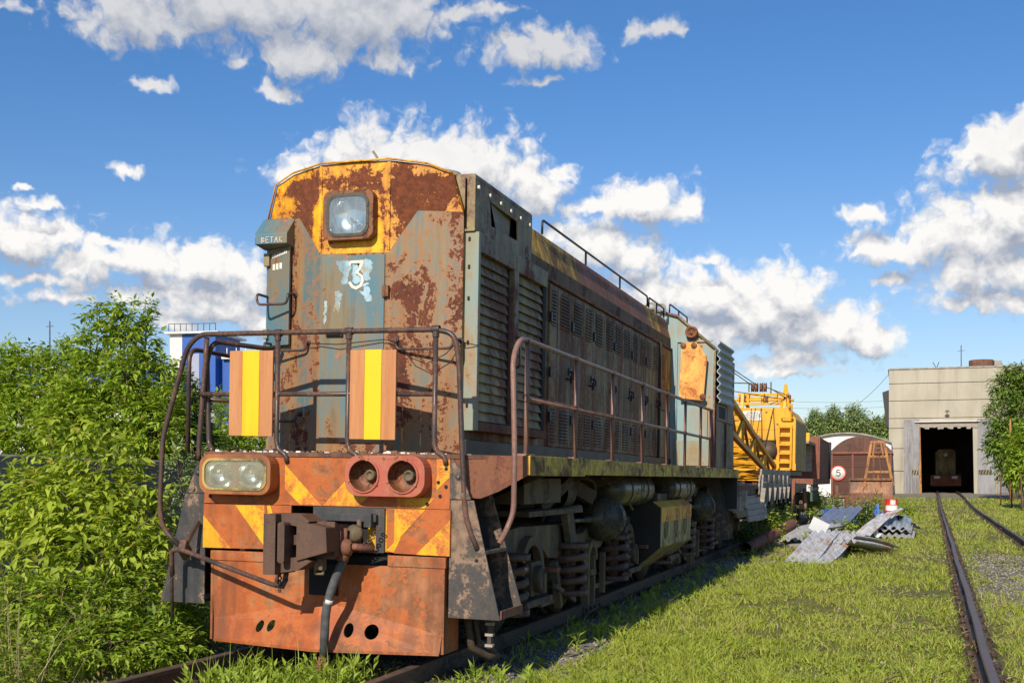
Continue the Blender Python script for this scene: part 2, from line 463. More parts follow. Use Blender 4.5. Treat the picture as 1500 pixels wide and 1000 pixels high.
M['craneside'] = paint('shaded_crane_side_paint', (.40, .24, .05), (.30, .18, .05), rust=(.12, .06, .03), halo=(.3, .16, .03), amount=.34, scale=1.6, seed=34)  # crane yellow darkened for the side and rear in shade, with more rust
M['corrug'] = paint('blue_grey_sheet_paint', (.34, .40, .43), (.28, .335, .36), rust=(.10, .07, .05), halo=(.15, .12, .09), amount=.16, scale=2, seed=35, rough=.45)
M['plankgrey'] = wood('weathered_pale_boards', (.36, .32, .27), (.25, .21, .17), (3, 3, 14))
M['plankbrown'] = wood('painted_brown_boards', (.105, .042, .026), (.075, .032, .021), (2, 2, 26))
M['wagroof'] = paint('rusted_wagon_roof', (.115, .048, .034), (.095, .042, .032), rust=(.08, .035, .025), halo=(.16, .07, .04), amount=.4, scale=1.2, seed=37, rough=.7)
M['blade'] = paint('polished_rusty_blade', (.15, .075, .048), (.12, .055, .035), rust=(.10, .045, .03), halo=(.33, .14, .04), amount=.38, scale=2.4, seed=38, rough=.55, metallic=.2)
M['aframe'] = paint('orange_rusted_frame_paint', (.44, .20, .045), (.34, .15, .04), rust=(.15, .06, .03), halo=(.38, .17, .04), amount=.42, scale=5, seed=39, rough=.6)
M['galv'] = paint('weathered_zinc_sheet', (.60, .60, .60), (.47, .48, .50), rust=(.27, .12, .05), halo=(.34, .25, .17), amount=.33, scale=2.2, seed=40, rough=.5, metallic=.08, stretch=1, speck=.15, grime=.1)
M['slate'] = plain('pale_grey_cement_sheet', (.42, .40, .37), .8, 0, .18, 4)
M['bluetarp'] = plain('blue_coated_sheet', (.03, .12, .40), .45, 0, .3, 3)
M['bluegreysheet'] = paint('faded_blue_sheet', (.13, .17, .28), (.20, .22, .30), rust=(.2, .15, .12), halo=(.25, .25, .28), amount=.25, scale=2, seed=41, rough=.5)
M['blacktarp'] = plain('black_plastic_film', (.014, .014, .018), .3, 0, .4, 6)
M['whitesheet'] = plain('white_plastic_board', (.62, .61, .58), .5, 0, .05, 3)
M['barrelred'] = plain('bright_red_paint', (.62, .045, .022), .4, 0, .12, 6)
M['barrelwhite'] = plain('barrel_white_paint', (.74, .73, .70), .45, 0, .06, 6)
M['rail'] = paint('rusted_rail_steel', (.075, .048, .036), (.10, .062, .043), rust=(.05, .032, .026), halo=(.14, .08, .05), amount=.4, scale=3, seed=42, rough=.6, axis='y')
M['railtop'] = plain('worn_rail_head', (.15, .105, .080), .48, .35, .3, 10)
M['sleeper'] = wood('tarred_oak_sleeper', (.052, .042, .034), (.10, .085, .068), (2, 16, 16))
M['bark'] = plain('grey_brown_bark', (.14, .105, .075), .9, 0, .35, 14)
M['leaf'] = leafmat('box_elder_leaf', (0.264, 0.396, 0.031), (0.462, 0.572, 0.072), .45, (.11, .19, .02))
M['leafbright'] = leafmat('bright_young_leaf', (0.357, 0.464, 0.030), (0.525, 0.597, 0.080), .45, (.15, .23, .03))
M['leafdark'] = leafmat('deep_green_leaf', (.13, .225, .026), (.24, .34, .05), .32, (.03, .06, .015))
M['leaffar'] = leafmat('grey_green_poplar_leaf', (0.288, 0.396, 0.132), (0.408, 0.504, 0.192), .3, (.04, .075, .03))
M['grassblade'] = leafmat('lawn_grass_blade', (0.287, 0.364, 0.036), (0.460, 0.498, 0.075), .34, (.46, .38, .15))
M['straw'] = leafmat('dry_straw', (.36, .27, .14), (.48, .38, .22), .25)
M['weedleaf'] = leafmat('fresh_weed_leaf', (.24, .34, .032), (.37, .46, .06), .35)
M['concrete'] = plain('old_grey_concrete', (.30, .27, .23), .9, 0, .3, 2.5)


# ------------------------------------------------------------------ mesh builder
class MB:
    def __init__(self):
        self.v, self.f, self.mi, self.sm = [], [], [], []

    def add(self, verts, faces, mi=0, smooth=False):
        o = len(self.v)
        self.v += [tuple(p) for p in verts]
        for f in faces:
            self.f.append([i + o for i in f])
            self.mi.append(mi)
            self.sm.append(smooth)
        return self

    def box(self, x0, x1, y0, y1, z0, z1, mi=0):
        v = [(x0, y0, z0), (x1, y0, z0), (x1, y1, z0), (x0, y1, z0), (x0, y0, z1), (x1, y0, z1), (x1, y1, z1), (x0, y1, z1)]
        return self.add(v, [(0, 3, 2, 1), (4, 5, 6, 7), (0, 1, 5, 4), (1, 2, 6, 5), (2, 3, 7, 6), (3, 0, 4, 7)], mi)

    def bar(self, a, b, w, h, mi=0, up=(0, 0, 1)):
        a, b = Vector(a), Vector(b)
        d = (b - a).normalized()
        u = Vector(up)
        if abs(d.dot(u)) > .98:
            u = Vector((0, 1, 0))
        s = d.cross(u).normalized()
        u = s.cross(d).normalized()
        v = []
        for p in (a, b):
            for i, j in ((-1, -1), (1, -1), (1, 1), (-1, 1)):
                v.append(p + s * (i * w / 2) + u * (j * h / 2))
        return self.add(v, [(0, 1, 2, 3), (7, 6, 5, 4), (0, 4, 5, 1), (1, 5, 6, 2), (2, 6, 7, 3), (3, 7, 4, 0)], mi)

    def prism(self, poly, axis, a0, a1, mi=0, smooth=False):
        """poly in the two other axes (x: y,z; y: x,z; z: x,y) extruded from a0 to a1"""
        def P(p, a):
            return {'x': (a, p[0], p[1]), 'y': (p[0], a, p[1]), 'z': (p[0], p[1], a)}[axis]
        n = len(poly)
        v = [P(p, a0) for p in poly] + [P(p, a1) for p in poly]
        tri = tessellate_polygon([[Vector((p[0], p[1], 0)) for p in poly]])
        self.add(v, [tuple(t) for t in tri] + [tuple(i + n for i in reversed(t)) for t in tri], mi)
        o = len(self.v) - 2 * n
        for i in range(n):
            j = (i + 1) % n
            self.f.append([o + i, o + j, o + n + j, o + n + i])
            self.mi.append(mi)
            self.sm.append(smooth)
        return self

    def plate(self, outer, holes, axis, a0, a1, mi=0, fn=None, mi_in=None):
        """flat plate with holes, thickness a0..a1"""
        def P(p, a):
            return {'x': (a, p[0], p[1]), 'y': (p[0], a, p[1]), 'z': (p[0], p[1], a)}[axis]
        loops = [outer] + list(holes)
        flat = [p for l in loops for p in l]
        tri = tessellate_polygon([[Vector((p[0], p[1], 0)) for p in l] for l in loops])
        n = len(flat)
        if fn:
            v = [fn(p, 0) for p in flat] + [fn(p, 1) for p in flat]
        else:
            v = [P(p, a0) for p in flat] + [P(p, a1) for p in flat]
        o = len(self.v)
        self.add(v, [tuple(t) for t in tri] + [tuple(i + n for i in reversed(t)) for t in tri], mi)
        k = 0
        for li, l in enumerate(loops):
            for i in range(len(l)):
                j = (i + 1) % len(l)
                self.f.append([o + k + i, o + k + j, o + n + k + j, o + n + k + i])
                self.mi.append(mi if (li == 0 or mi_in is None) else mi_in)
                self.sm.append(False)
            k += len(l)
        return self

    def tube(self, pts, r, seg=10, mi=0, closed=False, cap=True, smooth=True, radii=None):
        pts = [Vector(p) for p in pts]
        n = len(pts)
        T = []
        for i in range(n):
            a = pts[(i - 1) % n] if (i > 0 or closed) else pts[0]
            b = pts[(i + 1) % n] if (i < n - 1 or closed) else pts[-1]
            T.append((b - a).normalized())
        u = T[0].orthogonal().normalized()
        rings = []
        for i in range(n):
            u = (u - T[i] * u.dot(T[i]))
            u = u.normalized() if u.length > 1e-6 else T[i].orthogonal().normalized()
            w = T[i].cross(u)
            rr = radii[i] if radii else r
            rings.append([pts[i] + (u * math.cos(2 * math.pi * k / seg) + w * math.sin(2 * math.pi * k / seg)) * rr for k in range(seg)])
        o = len(self.v)
        self.v += [tuple(p) for ring in rings for p in ring]
        for i in range(n if closed else n - 1):
            j = (i + 1) % n
            for k in range(seg):
                l = (k + 1) % seg
                self.f.append([o + i * seg + k, o + i * seg + l, o + j * seg + l, o + j * seg + k])
                self.mi.append(mi)
                self.sm.append(smooth)
        if cap and not closed:
            self.f.append([o + k for k in reversed(range(seg))])
            self.f.append([o + (n - 1) * seg + k for k in range(seg)])
            self.mi += [mi, mi]
            self.sm += [False, False]
        return self

    def cyl(self, a, b, r, seg=16, mi=0, r2=None):
        return self.tube([a, b], r, seg, mi, radii=[r, r if r2 is None else r2])

    def lathe(self, prof, origin, axis, seg=24, mi=0, smooth=True):
        """prof: list of (radius, offset along axis)"""
        ax = Vector(axis).normalized()
        u = ax.orthogonal().normalized()
        w = ax.cross(u)
        o = len(self.v)
        org = Vector(origin)
        for (r, h) in prof:
            for k in range(seg):
                a = 2 * math.pi * k / seg
                self.v.append(tuple(org + ax * h + (u * math.cos(a) + w * math.sin(a)) * max(r, 1e-4)))
        for i in range(len(prof) - 1):
            for k in range(seg):
                l = (k + 1) % seg
                self.f.append([o + i * seg + k, o + i * seg + l, o + (i + 1) * seg + l, o + (i + 1) * seg + k])
                self.mi.append(mi)
                self.sm.append(smooth)
        return self

    def helix(self, c, r, z0, z1, turns, wire, seg=8, mi=0):
        n = int(turns * 14)
        pts = [(c[0] + r * math.cos(2 * math.pi * turns * i / n), c[1] + r * math.sin(2 * math.pi * turns * i / n), z0 + (z1 - z0) * i / n) for i in range(n + 1)]
        return self.tube(pts, wire, seg, mi)

    def strip(self, rowA, rowB, mi=0, smooth=False):
        n = len(rowA)
        o = len(self.v)
        self.v += [tuple(p) for p in rowA] + [tuple(p) for p in rowB]
        for i in range(n - 1):
            self.f.append([o + i, o + i + 1, o + n + i + 1, o + n + i])
            self.mi.append(mi)
            self.sm.append(smooth)
        return self

    def build(self, name, mats, parent=None, org=(0, 0, 0), bevel=0.0, segs=2, recalc=True):
        me = bpy.data.meshes.new(name)
        o = Vector(org)
        me.from_pydata([(p[0] - o[0], p[1] - o[1], p[2] - o[2]) for p in self.v], [], self.f)
        if not isinstance(mats, (list, tuple)):
            mats = [mats]
        for m_ in mats:
            me.materials.append(m_)
        me.polygons.foreach_set('material_index', self.mi)
        me.polygons.foreach_set('use_smooth', self.sm)
        if recalc:
            bm = bmesh.new()
            bm.from_mesh(me)
            bmesh.ops.recalc_face_normals(bm, faces=bm.faces)
            bm.to_mesh(me)
            bm.free()
        me.update()
        ob = bpy.data.objects.new(name, me)
        COL.objects.link(ob)
        if parent is not None:
            ob.parent = parent
        if bevel:
            bv = ob.modifiers.new('edge', 'BEVEL')
            bv.width = bevel
            bv.segments = segs
            bv.limit_method = 'ANGLE'
            bv.angle_limit = R(40)
            bv.harden_normals = False
        return ob


def rrect(cx, cz, w, h, r, n=6):
    out = []
    for (sx_, sz_, a0) in ((1, 1, 0), (-1, 1, 90), (-1, -1, 180), (1, -1, 270)):
        for i in range(n + 1):
            a = R(a0 + 90 * i / n)
            out.append((cx + sx_ * (w / 2 - r) + r * math.cos(a), cz + sz_ * (h / 2 - r) + r * math.sin(a)))
    return out


def circ(cx, cz, r, n=24, sx=1.0, rot=0.0):
    o = []
    for i in range(n):
        a = 2 * math.pi * i / n
        x, z = r * sx * math.cos(a), r * math.sin(a)
        o.append((cx + x * math.cos(rot) - z * math.sin(rot), cz + x * math.sin(rot) + z * math.cos(rot)))
    return o


def fillet(pts, r=.12, n=6):
    """round the corners of a polyline"""
    pts = [Vector(p) for p in pts]
    out = [pts[0]]
    for i in range(1, len(pts) - 1):
        a, b, c = pts[i - 1], pts[i], pts[i + 1]
        da, dc = (a - b), (c - b)
        k = min(r, da.length * .49, dc.length * .49)
        p0, p2 = b + da.normalized() * k, b + dc.normalized() * k
        for j in range(n + 1):
            t = j / n
            out.append(p0 * (1 - t) ** 2 + b * 2 * t * (1 - t) + p2 * t * t)
    out.append(pts[-1])
    return out


def tag(o, label=None, cat=None, group=None, kind=None):
    for k, val in (('label', label), ('category', cat), ('group', group), ('kind', kind)):
        if val:
            o[k] = val
    return o


def thing(name, loc, label, cat, group=None, rz=0.0):
    o = bpy.data.objects.new(name, None)
    COL.objects.link(o)
    o.location = loc
    o.rotation_euler = (0, 0, rz)
    o.empty_display_size = .2
    return tag(o, label, cat, group)


def kids(o):
    return [c for c in bpy.data.objects if c.parent == o]


def copy_tree(o, parent=None, off=None):
    c = o.copy()
    COL.objects.link(c)
    c.parent = parent
    if off is not None:
        c.location = Vector(o.location) + Vector(off)
    for ch in kids(o):
        copy_tree(ch, c)
    return c


def np_mesh(name, V, F, mat, tint=None, parent=None, smooth=False):
    me = bpy.data.meshes.new(name)
    V = np.asarray(V, np.float32)
    F = np.asarray(F, np.int32)
    k = F.shape[1]
    me.vertices.add(len(V))
    me.vertices.foreach_set('co', V.ravel())
    me.loops.add(F.size)
    me.loops.foreach_set('vertex_index', F.ravel())
    me.polygons.add(len(F))
    me.polygons.foreach_set('loop_start', np.arange(0, F.size, k, dtype=np.int32))
    me.polygons.foreach_set('loop_total', np.full(len(F), k, np.int32))
    if smooth:
        me.polygons.foreach_set('use_smooth', np.ones(len(F), bool))
    me.materials.append(mat)
    if tint is not None:
        a = me.attributes.new('tint', 'FLOAT_COLOR', 'POINT')
        c = np.ones((len(V), 4), np.float32)
        c[:, :tint.shape[1]] = tint
        a.data.foreach_set('color', c.ravel())
    me.update()
    ob = bpy.data.objects.new(name, me)
    COL.objects.link(ob)
    if parent is not None:
        ob.parent = parent
    return ob


# ================================================================== LOCOMOTIVE
YL = 13.9
loco = thing('diesel_locomotive', (XC, YL, 0), 'derelict blue-grey diesel locomotive with rusted yellow cap and orange chevron buffer beam', 'locomotive')
loco.rotation_euler = (0, TILT, 0)


def lp(name, mb, mats, parent=None, bevel=0.0, **k):
    return mb.build(name, mats, parent or loco, (0, YL, 0), bevel, **k)


# ---- hood shell -------------------------------------------------------------
HW, YB = .87, 17.5
def fy(x):
    """plan of the hood nose: middle panel forward, side facets swept back"""
    return 8.53 + max(0, abs(x) - .30) / .57 * .17


sec = [(-.87, 1.58), (-.87, 3.36), (-.87, 3.50), (-.785, 3.79), (-.6, 3.86), (-.3, 3.895), (0, 3.905), (.3, 3.895), (.6, 3.86), (.785, 3.79), (.87, 3.50), (.87, 3.36), (.87, 1.58)]
ys = [None, 10.62, 12.35, 15.9, 16.75, 17.5]
mb = MB()
# material indices: 0 door paint, 1 dark band, 2 roof brown, 3 roof yellow, 4 cap yellow, 5 radiator paint
for s in range(len(ys) - 1):
    for i in range(len(sec) - 1):
        (xa, za), (xb, zb) = sec[i], sec[i + 1]
        q = []
        for (x, z), yy in (((xa, za), ys[s]), ((xb, zb), ys[s]), ((xb, zb), ys[s + 1]), ((xa, za), ys[s + 1])):
            q.append((x, fy(x) if yy is None else yy, z))
        side = i in (0, 11)
        band = i in (1, 10)
        cham = i in (2, 9)
        if side:
            mi = 0
        elif band:
            mi = 1
        elif cham:
            mi = {0: 4, 1: 3, 2: 2, 3: 3, 4: 2}[s]
        else:
            mi = 2
        mb.add(q, [(0, 1, 2, 3)], mi)
mb.add([(x, YB, z) for x, z in sec], [tuple(range(len(sec)))], 0)
lp('hood', mb, [M['doors'], M['darkband'], M['roofbrown'], M['roofyellow'], M['yellow_rust'], M['rad']])

# nose of the hood: blue-grey below, yellow cap above
xs = [-.87, -.785, -.6, -.53, -.30, .30, .52, .6, .785, .87]
zt = [3.50, 3.79, 3.86, 3.868, 3.895, 3.895, 3.872, 3.86, 3.79, 3.50]
zbnd = [3.495, 3.495, 3.495, 3.495, 3.18, 3.17, 3.50, 3.50, 3.495, 3.495]
mb = MB()
for i in range(len(xs) - 1):
    a, b = xs[i], xs[i + 1]
    mb.add([(a, fy(a), 1.58), (b, fy(b), 1.58), (b, fy(b), zbnd[i + 1]), (a, fy(a), zbnd[i])], [(0, 1, 2, 3)], 0)
lp('nose_panel', mb, M['hood_front'])
mb = MB()
for i in range(len(xs) - 1):
    a, b = xs[i], xs[i + 1]
    if zt[i] <= zbnd[i] + .01:
        mb.add([(a, fy(a), zbnd[i]), (b, fy(b), zbnd[i + 1]), (b, fy(b), zt[i + 1])], [(0, 1, 2)], 0)
    elif zt[i + 1] <= zbnd[i + 1] + .01:
        mb.add([(a, fy(a), zbnd[i]), (b, fy(b), zbnd[i + 1]), (a, fy(a), zt[i])], [(0, 1, 2)], 0)
    else:
        mb.add([(a, fy(a), zbnd[i]), (b, fy(b), zbnd[i + 1]), (b, fy(b), zt[i + 1]), (a, fy(a), zt[i])], [(0, 1, 2, 3)], 0)
cap = lp('nose_cap', mb, M['yellow_rust'])
tag(cap, 'rusted yellow upper part of the nose')
# folded seams and rim
mb = MB()
for x in (-.30, .30):
    mb.box(x - .012, x + .012, 8.522, 8.55, 3.19, 3.885)
rim = [(x, fy(x) - .022, z + .008) for x, z in zip(xs, zt)]
mb.tube(rim, .008, 6)
mb.tube([(x, 8.75, z + .012) for x, z in zip(xs[1:-1], zt[1:-1])], .010, 6)
lp('cap_seam', mb, M['yellow_rust'], cap)

# middle door of the nose with painted number
mb = MB()
mb.box(-.285, .275, 8.517, 8.545, 1.66, 3.155)
door = lp('nose_door', mb, M['door_front'], bevel=.004)
mb = MB()
for z in (2.86, 2.2):
    mb = MB()
    mb.box(.262, .318, 8.497, 8.53, z - .045, z + .045)
    mb.cyl((.285, 8.497, z - .05), (.285, 8.497, z + .05), .011, 8)
    lp('hinge', mb, M['rustframe'], door, .003)
mb = MB()
mb.box(-.225, -.075, 8.500, 8.52, 2.505, 2.55)
mb.box(-.215, -.10, 8.488, 8.502, 2.517, 2.538)
lp('door_handle', mb, M['dark'], door, .004)


def ragged(poly, y, thick=.002, jit=.010, step=.012, seed=1):
    rr = random.Random(seed)
    out = []
    n = len(poly)
    for i in range(n):
        a, b = Vector(poly[i]), Vector(poly[(i + 1) % n])
        k = max(1, int((b - a).length / step))
        nn = Vector((-(b - a).y, (b - a).x)).normalized()
        for j in range(k):
            p = a.lerp(b, j / k)
            out.append(tuple(p + nn * rr.uniform(-jit, jit)))
    return out


def npx(px, py):
    """front face of the nose door: photo pixel to x, z"""
    return ((px - 518.5) * .00523 - .005, 3.166 - (py - 375.5) * .00525)


def zz(u, v_):
    return npx(470 + u * .12, 370 + v_ * .12)


mb = MB()
yy = 8.5155
pale = [
    [(165, 130), (345, 125), (360, 190), (400, 215), (385, 250), (350, 265), (335, 430), (262, 430), (255, 380), (290, 300), (240, 265), (200, 200)],
    [(470, 165), (560, 120), (640, 120), (685, 170), (682, 260), (650, 290), (655, 370), (610, 400), (565, 380), (550, 300), (500, 250)],
    [(405, 190), (500, 170), (480, 240), (455, 310), (500, 330), (520, 390), (480, 430), (430, 430), (395, 395), (420, 330), (395, 310)],
    [(215, 490), (240, 530), (275, 560), (240, 650), (225, 790), (180, 720), (150, 770), (145, 735), (180, 640), (165, 525)],
    [(480, 510), (560, 520), (570, 470), (640, 465), (670, 520), (650, 560), (672, 600), (670, 660), (610, 650), (560, 570)],
    [(560, 430), (640, 420), (590, 470), (555, 460)],
    [(20, 630), (60, 640), (55, 760), (30, 800), (50, 860), (15, 950), (8, 800)],
]
for i, poly in enumerate(pale):
    mb.prism(ragged([zz(*p) for p in poly], yy, jit=.007, seed=i), 'y', yy, yy + .003)
pn = lp('pale_paint_patch', mb, M['paleblue'], door)
mb = MB()
th = [(372, 200), (372, 145), (460, 140)]
stroke = [(368, 190), (375, 150), (455, 148), (548, 146), (520, 215), (470, 285), (500, 305), (540, 335), (552, 390), (525, 450), (462, 480), (410, 460), (368, 405)]
w = [24, 34, 34, 36, 34, 30, 26, 34, 34, 36, 38, 38, 34]
sp = [Vector(zz(*p)) for p in stroke]
for i in range(len(sp) - 1):
    d = (sp[i + 1] - sp[i])
    n = Vector((-d.y, d.x)).normalized()
    wa, wb = w[i] * .00063 / 2, w[i + 1] * .00063 / 2
    e = d.normalized() * .004
    a, b = sp[i] - e, sp[i + 1] + e
    mb.prism([tuple(a + n * wa), tuple(a - n * wa), tuple(b - n * wb), tuple(b + n * wb)], 'y', yy - .0025 - .0002 * (i % 2), yy + .002)
lp('number_three', mb, M['numwhite'], door)

# locker cover at the left corner with sloping vent cap and stencil remains
mb = MB()
mb.prism([(-.868, 8.665), (-.60, 8.566), (-.60, 8.60), (-.868, 8.71)], 'z', 2.46, 3.27)
lk = lp('locker_cover', mb, M['door_front'], bevel=.006)
mb = MB()
mb.prism([(8.67, 3.52), (8.62, 3.50), (8.49, 3.36), (8.49, 3.275), (8.66, 3.255)], 'x', -.882, -.585, 0)
vc = lp('vent_cap', mb, M['door_front'], lk, .006)
mb = MB()
rr = random.Random(3)
x = -.815
for ch in 'BETAK':
    z0, z1 = 3.285, 3.330
    for seg in {'B': [(0, 0, 0, 1), (0, 1, 1, .75), (1, .75, 0, .5), (0, .5, 1, .25), (1, .25, 0, 0)], 'E': [(0, 0, 0, 1), (0, 1, 1, 1), (0, .5, .8, .5), (0, 0, 1, 0)], 'T': [(.5, 0, .5, 1), (0, 1, 1, 1)],
                'A': [(0, 0, .5, 1), (.5, 1, 1, 0), (.2, .4, .8, .4)], 'K': [(0, 0, 0, 1), (0, .5, 1, 1), (0, .5, 1, 0)]}[ch]:
        a = (x + seg[0] * .026, 8.487, z0 + seg[1] * (z1 - z0))
        b = (x + seg[2] * .026, 8.487, z0 + seg[3] * (z1 - z0))
        mb.bar(a, b, .004, .005, 0, (0, 1, 0))
    x += .041
for k in range(9):
    mb.box(-.80 + k * .02, -.80 + k * .02 + .013, 8.632 - k * .0074, 8.645 - k * .0074, 3.185 + k * .003, 3.205 + k * .003 + rr.uniform(0, .008))
for k, wd in enumerate((.03, .022, .034)):
    mb.box(-.79 + k * .04, -.79 + k * .04 + wd, 8.628 - k * .0148, 8.64 - k * .0148, 3.085 + k * .002, 3.135 + k * .002)
lp('stencil_lettering', mb, M['white'], lk)
mb = MB()
mb.box(-.872, -.82, 8.62, 8.66, 3.12, 3.225)
lp('hinge', mb, M['bluegrey'], lk, .004)
mb = MB()
mb.box(-.872, -.83, 8.62, 8.66, 2.52, 2.60)
lp('hinge', mb, M['bluegrey'], lk, .004)


def grab(x0, x1, z, y0, drop=.05, stand=.075, r=.011, name='grab_iron', parent=None, mat='pipe'):
    g = MB()
    y1 = y0 - stand
    g.tube(fillet([(x0, fy(x0), z + drop), (x0, y1, z + drop), (x0 + .01, y1, z), (x1 - .01, y1, z), (x1, y1, z + drop), (x1, fy(x1), z + drop)], .04, 4), r, 8)
    for xx in (x0, x1):
        g.cyl((xx, fy(xx) - .004, z + drop), (xx, fy(xx) - .018, z + drop), .022, 10)
    return lp(name, g, M[mat], parent)


grab(-.85, -.56, 2.78, 8.60, .09, .12)
grab(-.80, -.41, 2.405, 8.60, .07)
grab(.375, .865, 2.40, 8.60, .08)
grab(-.80, -.49, 1.83, 8.60, .06)
mb = MB()
mb.tube([(-.40, 8.50, 2.46), (-.1, 8.46, 2.44), (.30, 8.49, 2.475), (.41, 8.5, 2.45)], .004, 5)
mb.tube([(.41, 8.52, 2.44), (.52, 8.50, 2.33), (.64, 8.52, 2.28), (.78, 8.58, 2.36), (.86, 8.66, 2.47), (1.0, 8.74, 2.44)], .004, 5)
lp('loose_wire', mb, M['dark'])

# nose headlight
hl = MB()
outer = rrect(-.018, 3.465, .44, .395, .07)
inner = rrect(-.018, 3.462, .345, .315, .075)
hl.plate(outer, [inner], 'y', 8.445, 8.53)
lamp = lp('headlight', hl, M['rustframe'], bevel=.012)
mb = MB()
mb.plate(rrect(-.018, 3.462, .372, .342, .085), [rrect(-.018, 3.462, .322, .292, .07)], 'y', 8.437, 8.449)
lp('glass_rim', mb, M['res'], lamp, .003)
mb = MB()
mb.lathe([(.165, .0), (.155, .03), (.13, .05), (.09, .066), (.04, .075), (.012, .077)], (-.0, 8.452, 3.455), (0, 1, 0), 32)
mb.prism(rrect(-.018, 3.462, .36, .33, .08), 'y', 8.522, 8.532)
lp('reflector', mb, M['chrome'], lamp)
mb = MB()
mb.cyl((0, 8.52, 3.42), (0, 8.47, 3.44), .012, 8)
mb.tube([(0, 8.50, 3.30), (0, 8.48, 3.44)], .005, 6)
lp('bulb', mb, M['res'], lamp)
mb = MB()
mb.prism(rrect(-.018, 3.462, .35, .32, .08), 'y', 8.441, 8.444)
lp('lamp_glass', mb, M['glass'], lamp)

# roof fittings above the nose
mb = MB()
mb.box(-.05, .42, 9.2, 9.9, 3.9, 3.965)
mb.lathe([(.16, 0), (.16, .05), (.12, .10), (.05, .12), (.0, .125)], (.40, 9.5, 3.93), (0, 0, 1), 18)
mb.tube([(-.02, 9.1, 3.9), (-.07, 9.08, 4.09), (-.10, 9.06, 4.14)], .012, 6)
lp('roof_hatch', mb, M['bluegrey'], bevel=.01)
for (hx, hy) in ((-.66, 8.95), (.60, 17.15), (.72, 17.3)):
    mb = MB()
    mb.tube(fillet([(hx - .12, hy, 3.8), (hx - .10, hy, 3.93), (hx + .03, hy, 4.0), (hx + .10, hy, 3.97), (hx + .10, hy, 3.84)], .08, 5), .014, 8)
    lp('lifting_eye', mb, M['bluegrey'])

# ---- radiator section --------------------------------------------------------
mb = MB()
mb.box(.79, .955, 8.725, 8.745, 3.345, 3.80, 0)
mb.box(.79, .955, 10.21, 10.23, 3.36, 3.79, 0)
mb.box(.79, .957, 8.745, 10.21, 3.76, 3.795, 0)
mb.plate([(8.745, 3.355), (10.21, 3.355), (10.21, 3.76), (8.745, 3.76)], [[(9.12, 3.465), (9.82, 3.475), (9.80, 3.64), (9.08, 3.655)]], 'x', .94, .955, 0)
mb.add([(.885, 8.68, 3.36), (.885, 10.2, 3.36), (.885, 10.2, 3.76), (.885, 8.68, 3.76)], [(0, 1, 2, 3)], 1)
mb.add([(.93, 9.30, 3.47), (.895, 9.75, 3.50), (.90, 9.78, 3.70), (.935, 9.15, 3.66)], [(0, 1, 2, 3)], 2)
for k in range(6):
    mb.cyl((.955, 8.78 + k * .27, 3.70 - .004 * k), (.975, 8.78 + k * .27, 3.70 - .004 * k), .018, 8, 3)
ub = lp('radiator_top_box', mb, [M['rad'], M['dark'], M['plankgrey'], M['numwhite']], bevel=.005)
mb = MB()
mb.box(.87, .985, 8.745, 8.80, 1.77, 3.345, 1)
mb.box(.87, .975, 8.80, 10.70, 3.20, 3.352, 0)
mb.box(.87, .985, 8.80, 10.70, 1.77, 1.845, 2)
mb.box(.87, .98, 9.68, 9.80, 1.845, 3.20, 0)
mb.box(.87, .96, 10.60, 10.70, 1.845, 3.20, 3)
mb.box(.87, .93, 9.58, 9.68, 1.845, 3.20, 3)
mb.add([(.88, 8.8, 1.84), (.88, 10.6, 1.84), (.88, 10.6, 3.2), (.88, 8.8, 3.2)], [(0, 1, 2, 3)], 3)
for z in (1.95, 2.45, 2.8, 3.05, 3.27):
    mb.box(.895, .915, 8.737, 8.748, z, z + .035, 3)
rf = lp('radiator_frame', mb, [M['rad'], M['bluegrey'], M['brownrust'], M['dark']], bevel=.006)
for (ya, yb) in ((8.80, 9.58), (9.80, 10.60)):
    mb = MB()
    n = 17
    for k in range(n):
        z = 1.855 + k * (1.335 / n)
        mb.add([(.958, ya, z), (.958, yb, z), (.926, yb, z + .088), (.926, ya, z + .088), (.950, ya, z - .003), (.950, yb, z - .003), (.918, yb, z + .085), (.918, ya, z + .085)],
               [(0, 1, 2, 3), (7, 6, 5, 4), (0, 4, 5, 1), (0, 3, 7, 4), (1, 5, 6, 2)])
    lp('louvre_panel', mb, M['side'], rf)
mb = MB()
mb.tube(fillet([(.97, 9.74, 2.36), (1.02, 9.74, 2.36), (1.02, 9.74, 2.62), (.97, 9.74, 2.62)], .03, 3), .011, 8)
lp('louvre_handle', mb, M['pipe'], rf)

# plinth under the hood and cornice
mb = MB()
mb.box(.84, .905, 8.75, 17.5, 1.57, 1.70, 0)
lp('hood_plinth', mb, M['blackpaint'], bevel=.006)
mb = MB()
mb.box(.868, .905, 10.72, 17.5, 3.325, 3.352, 0)
mb.box(-.905, -.868, 8.8, 17.5, 3.325, 3.352, 0)
lp('cornice_strip', mb, M['gusset'], bevel=.004)

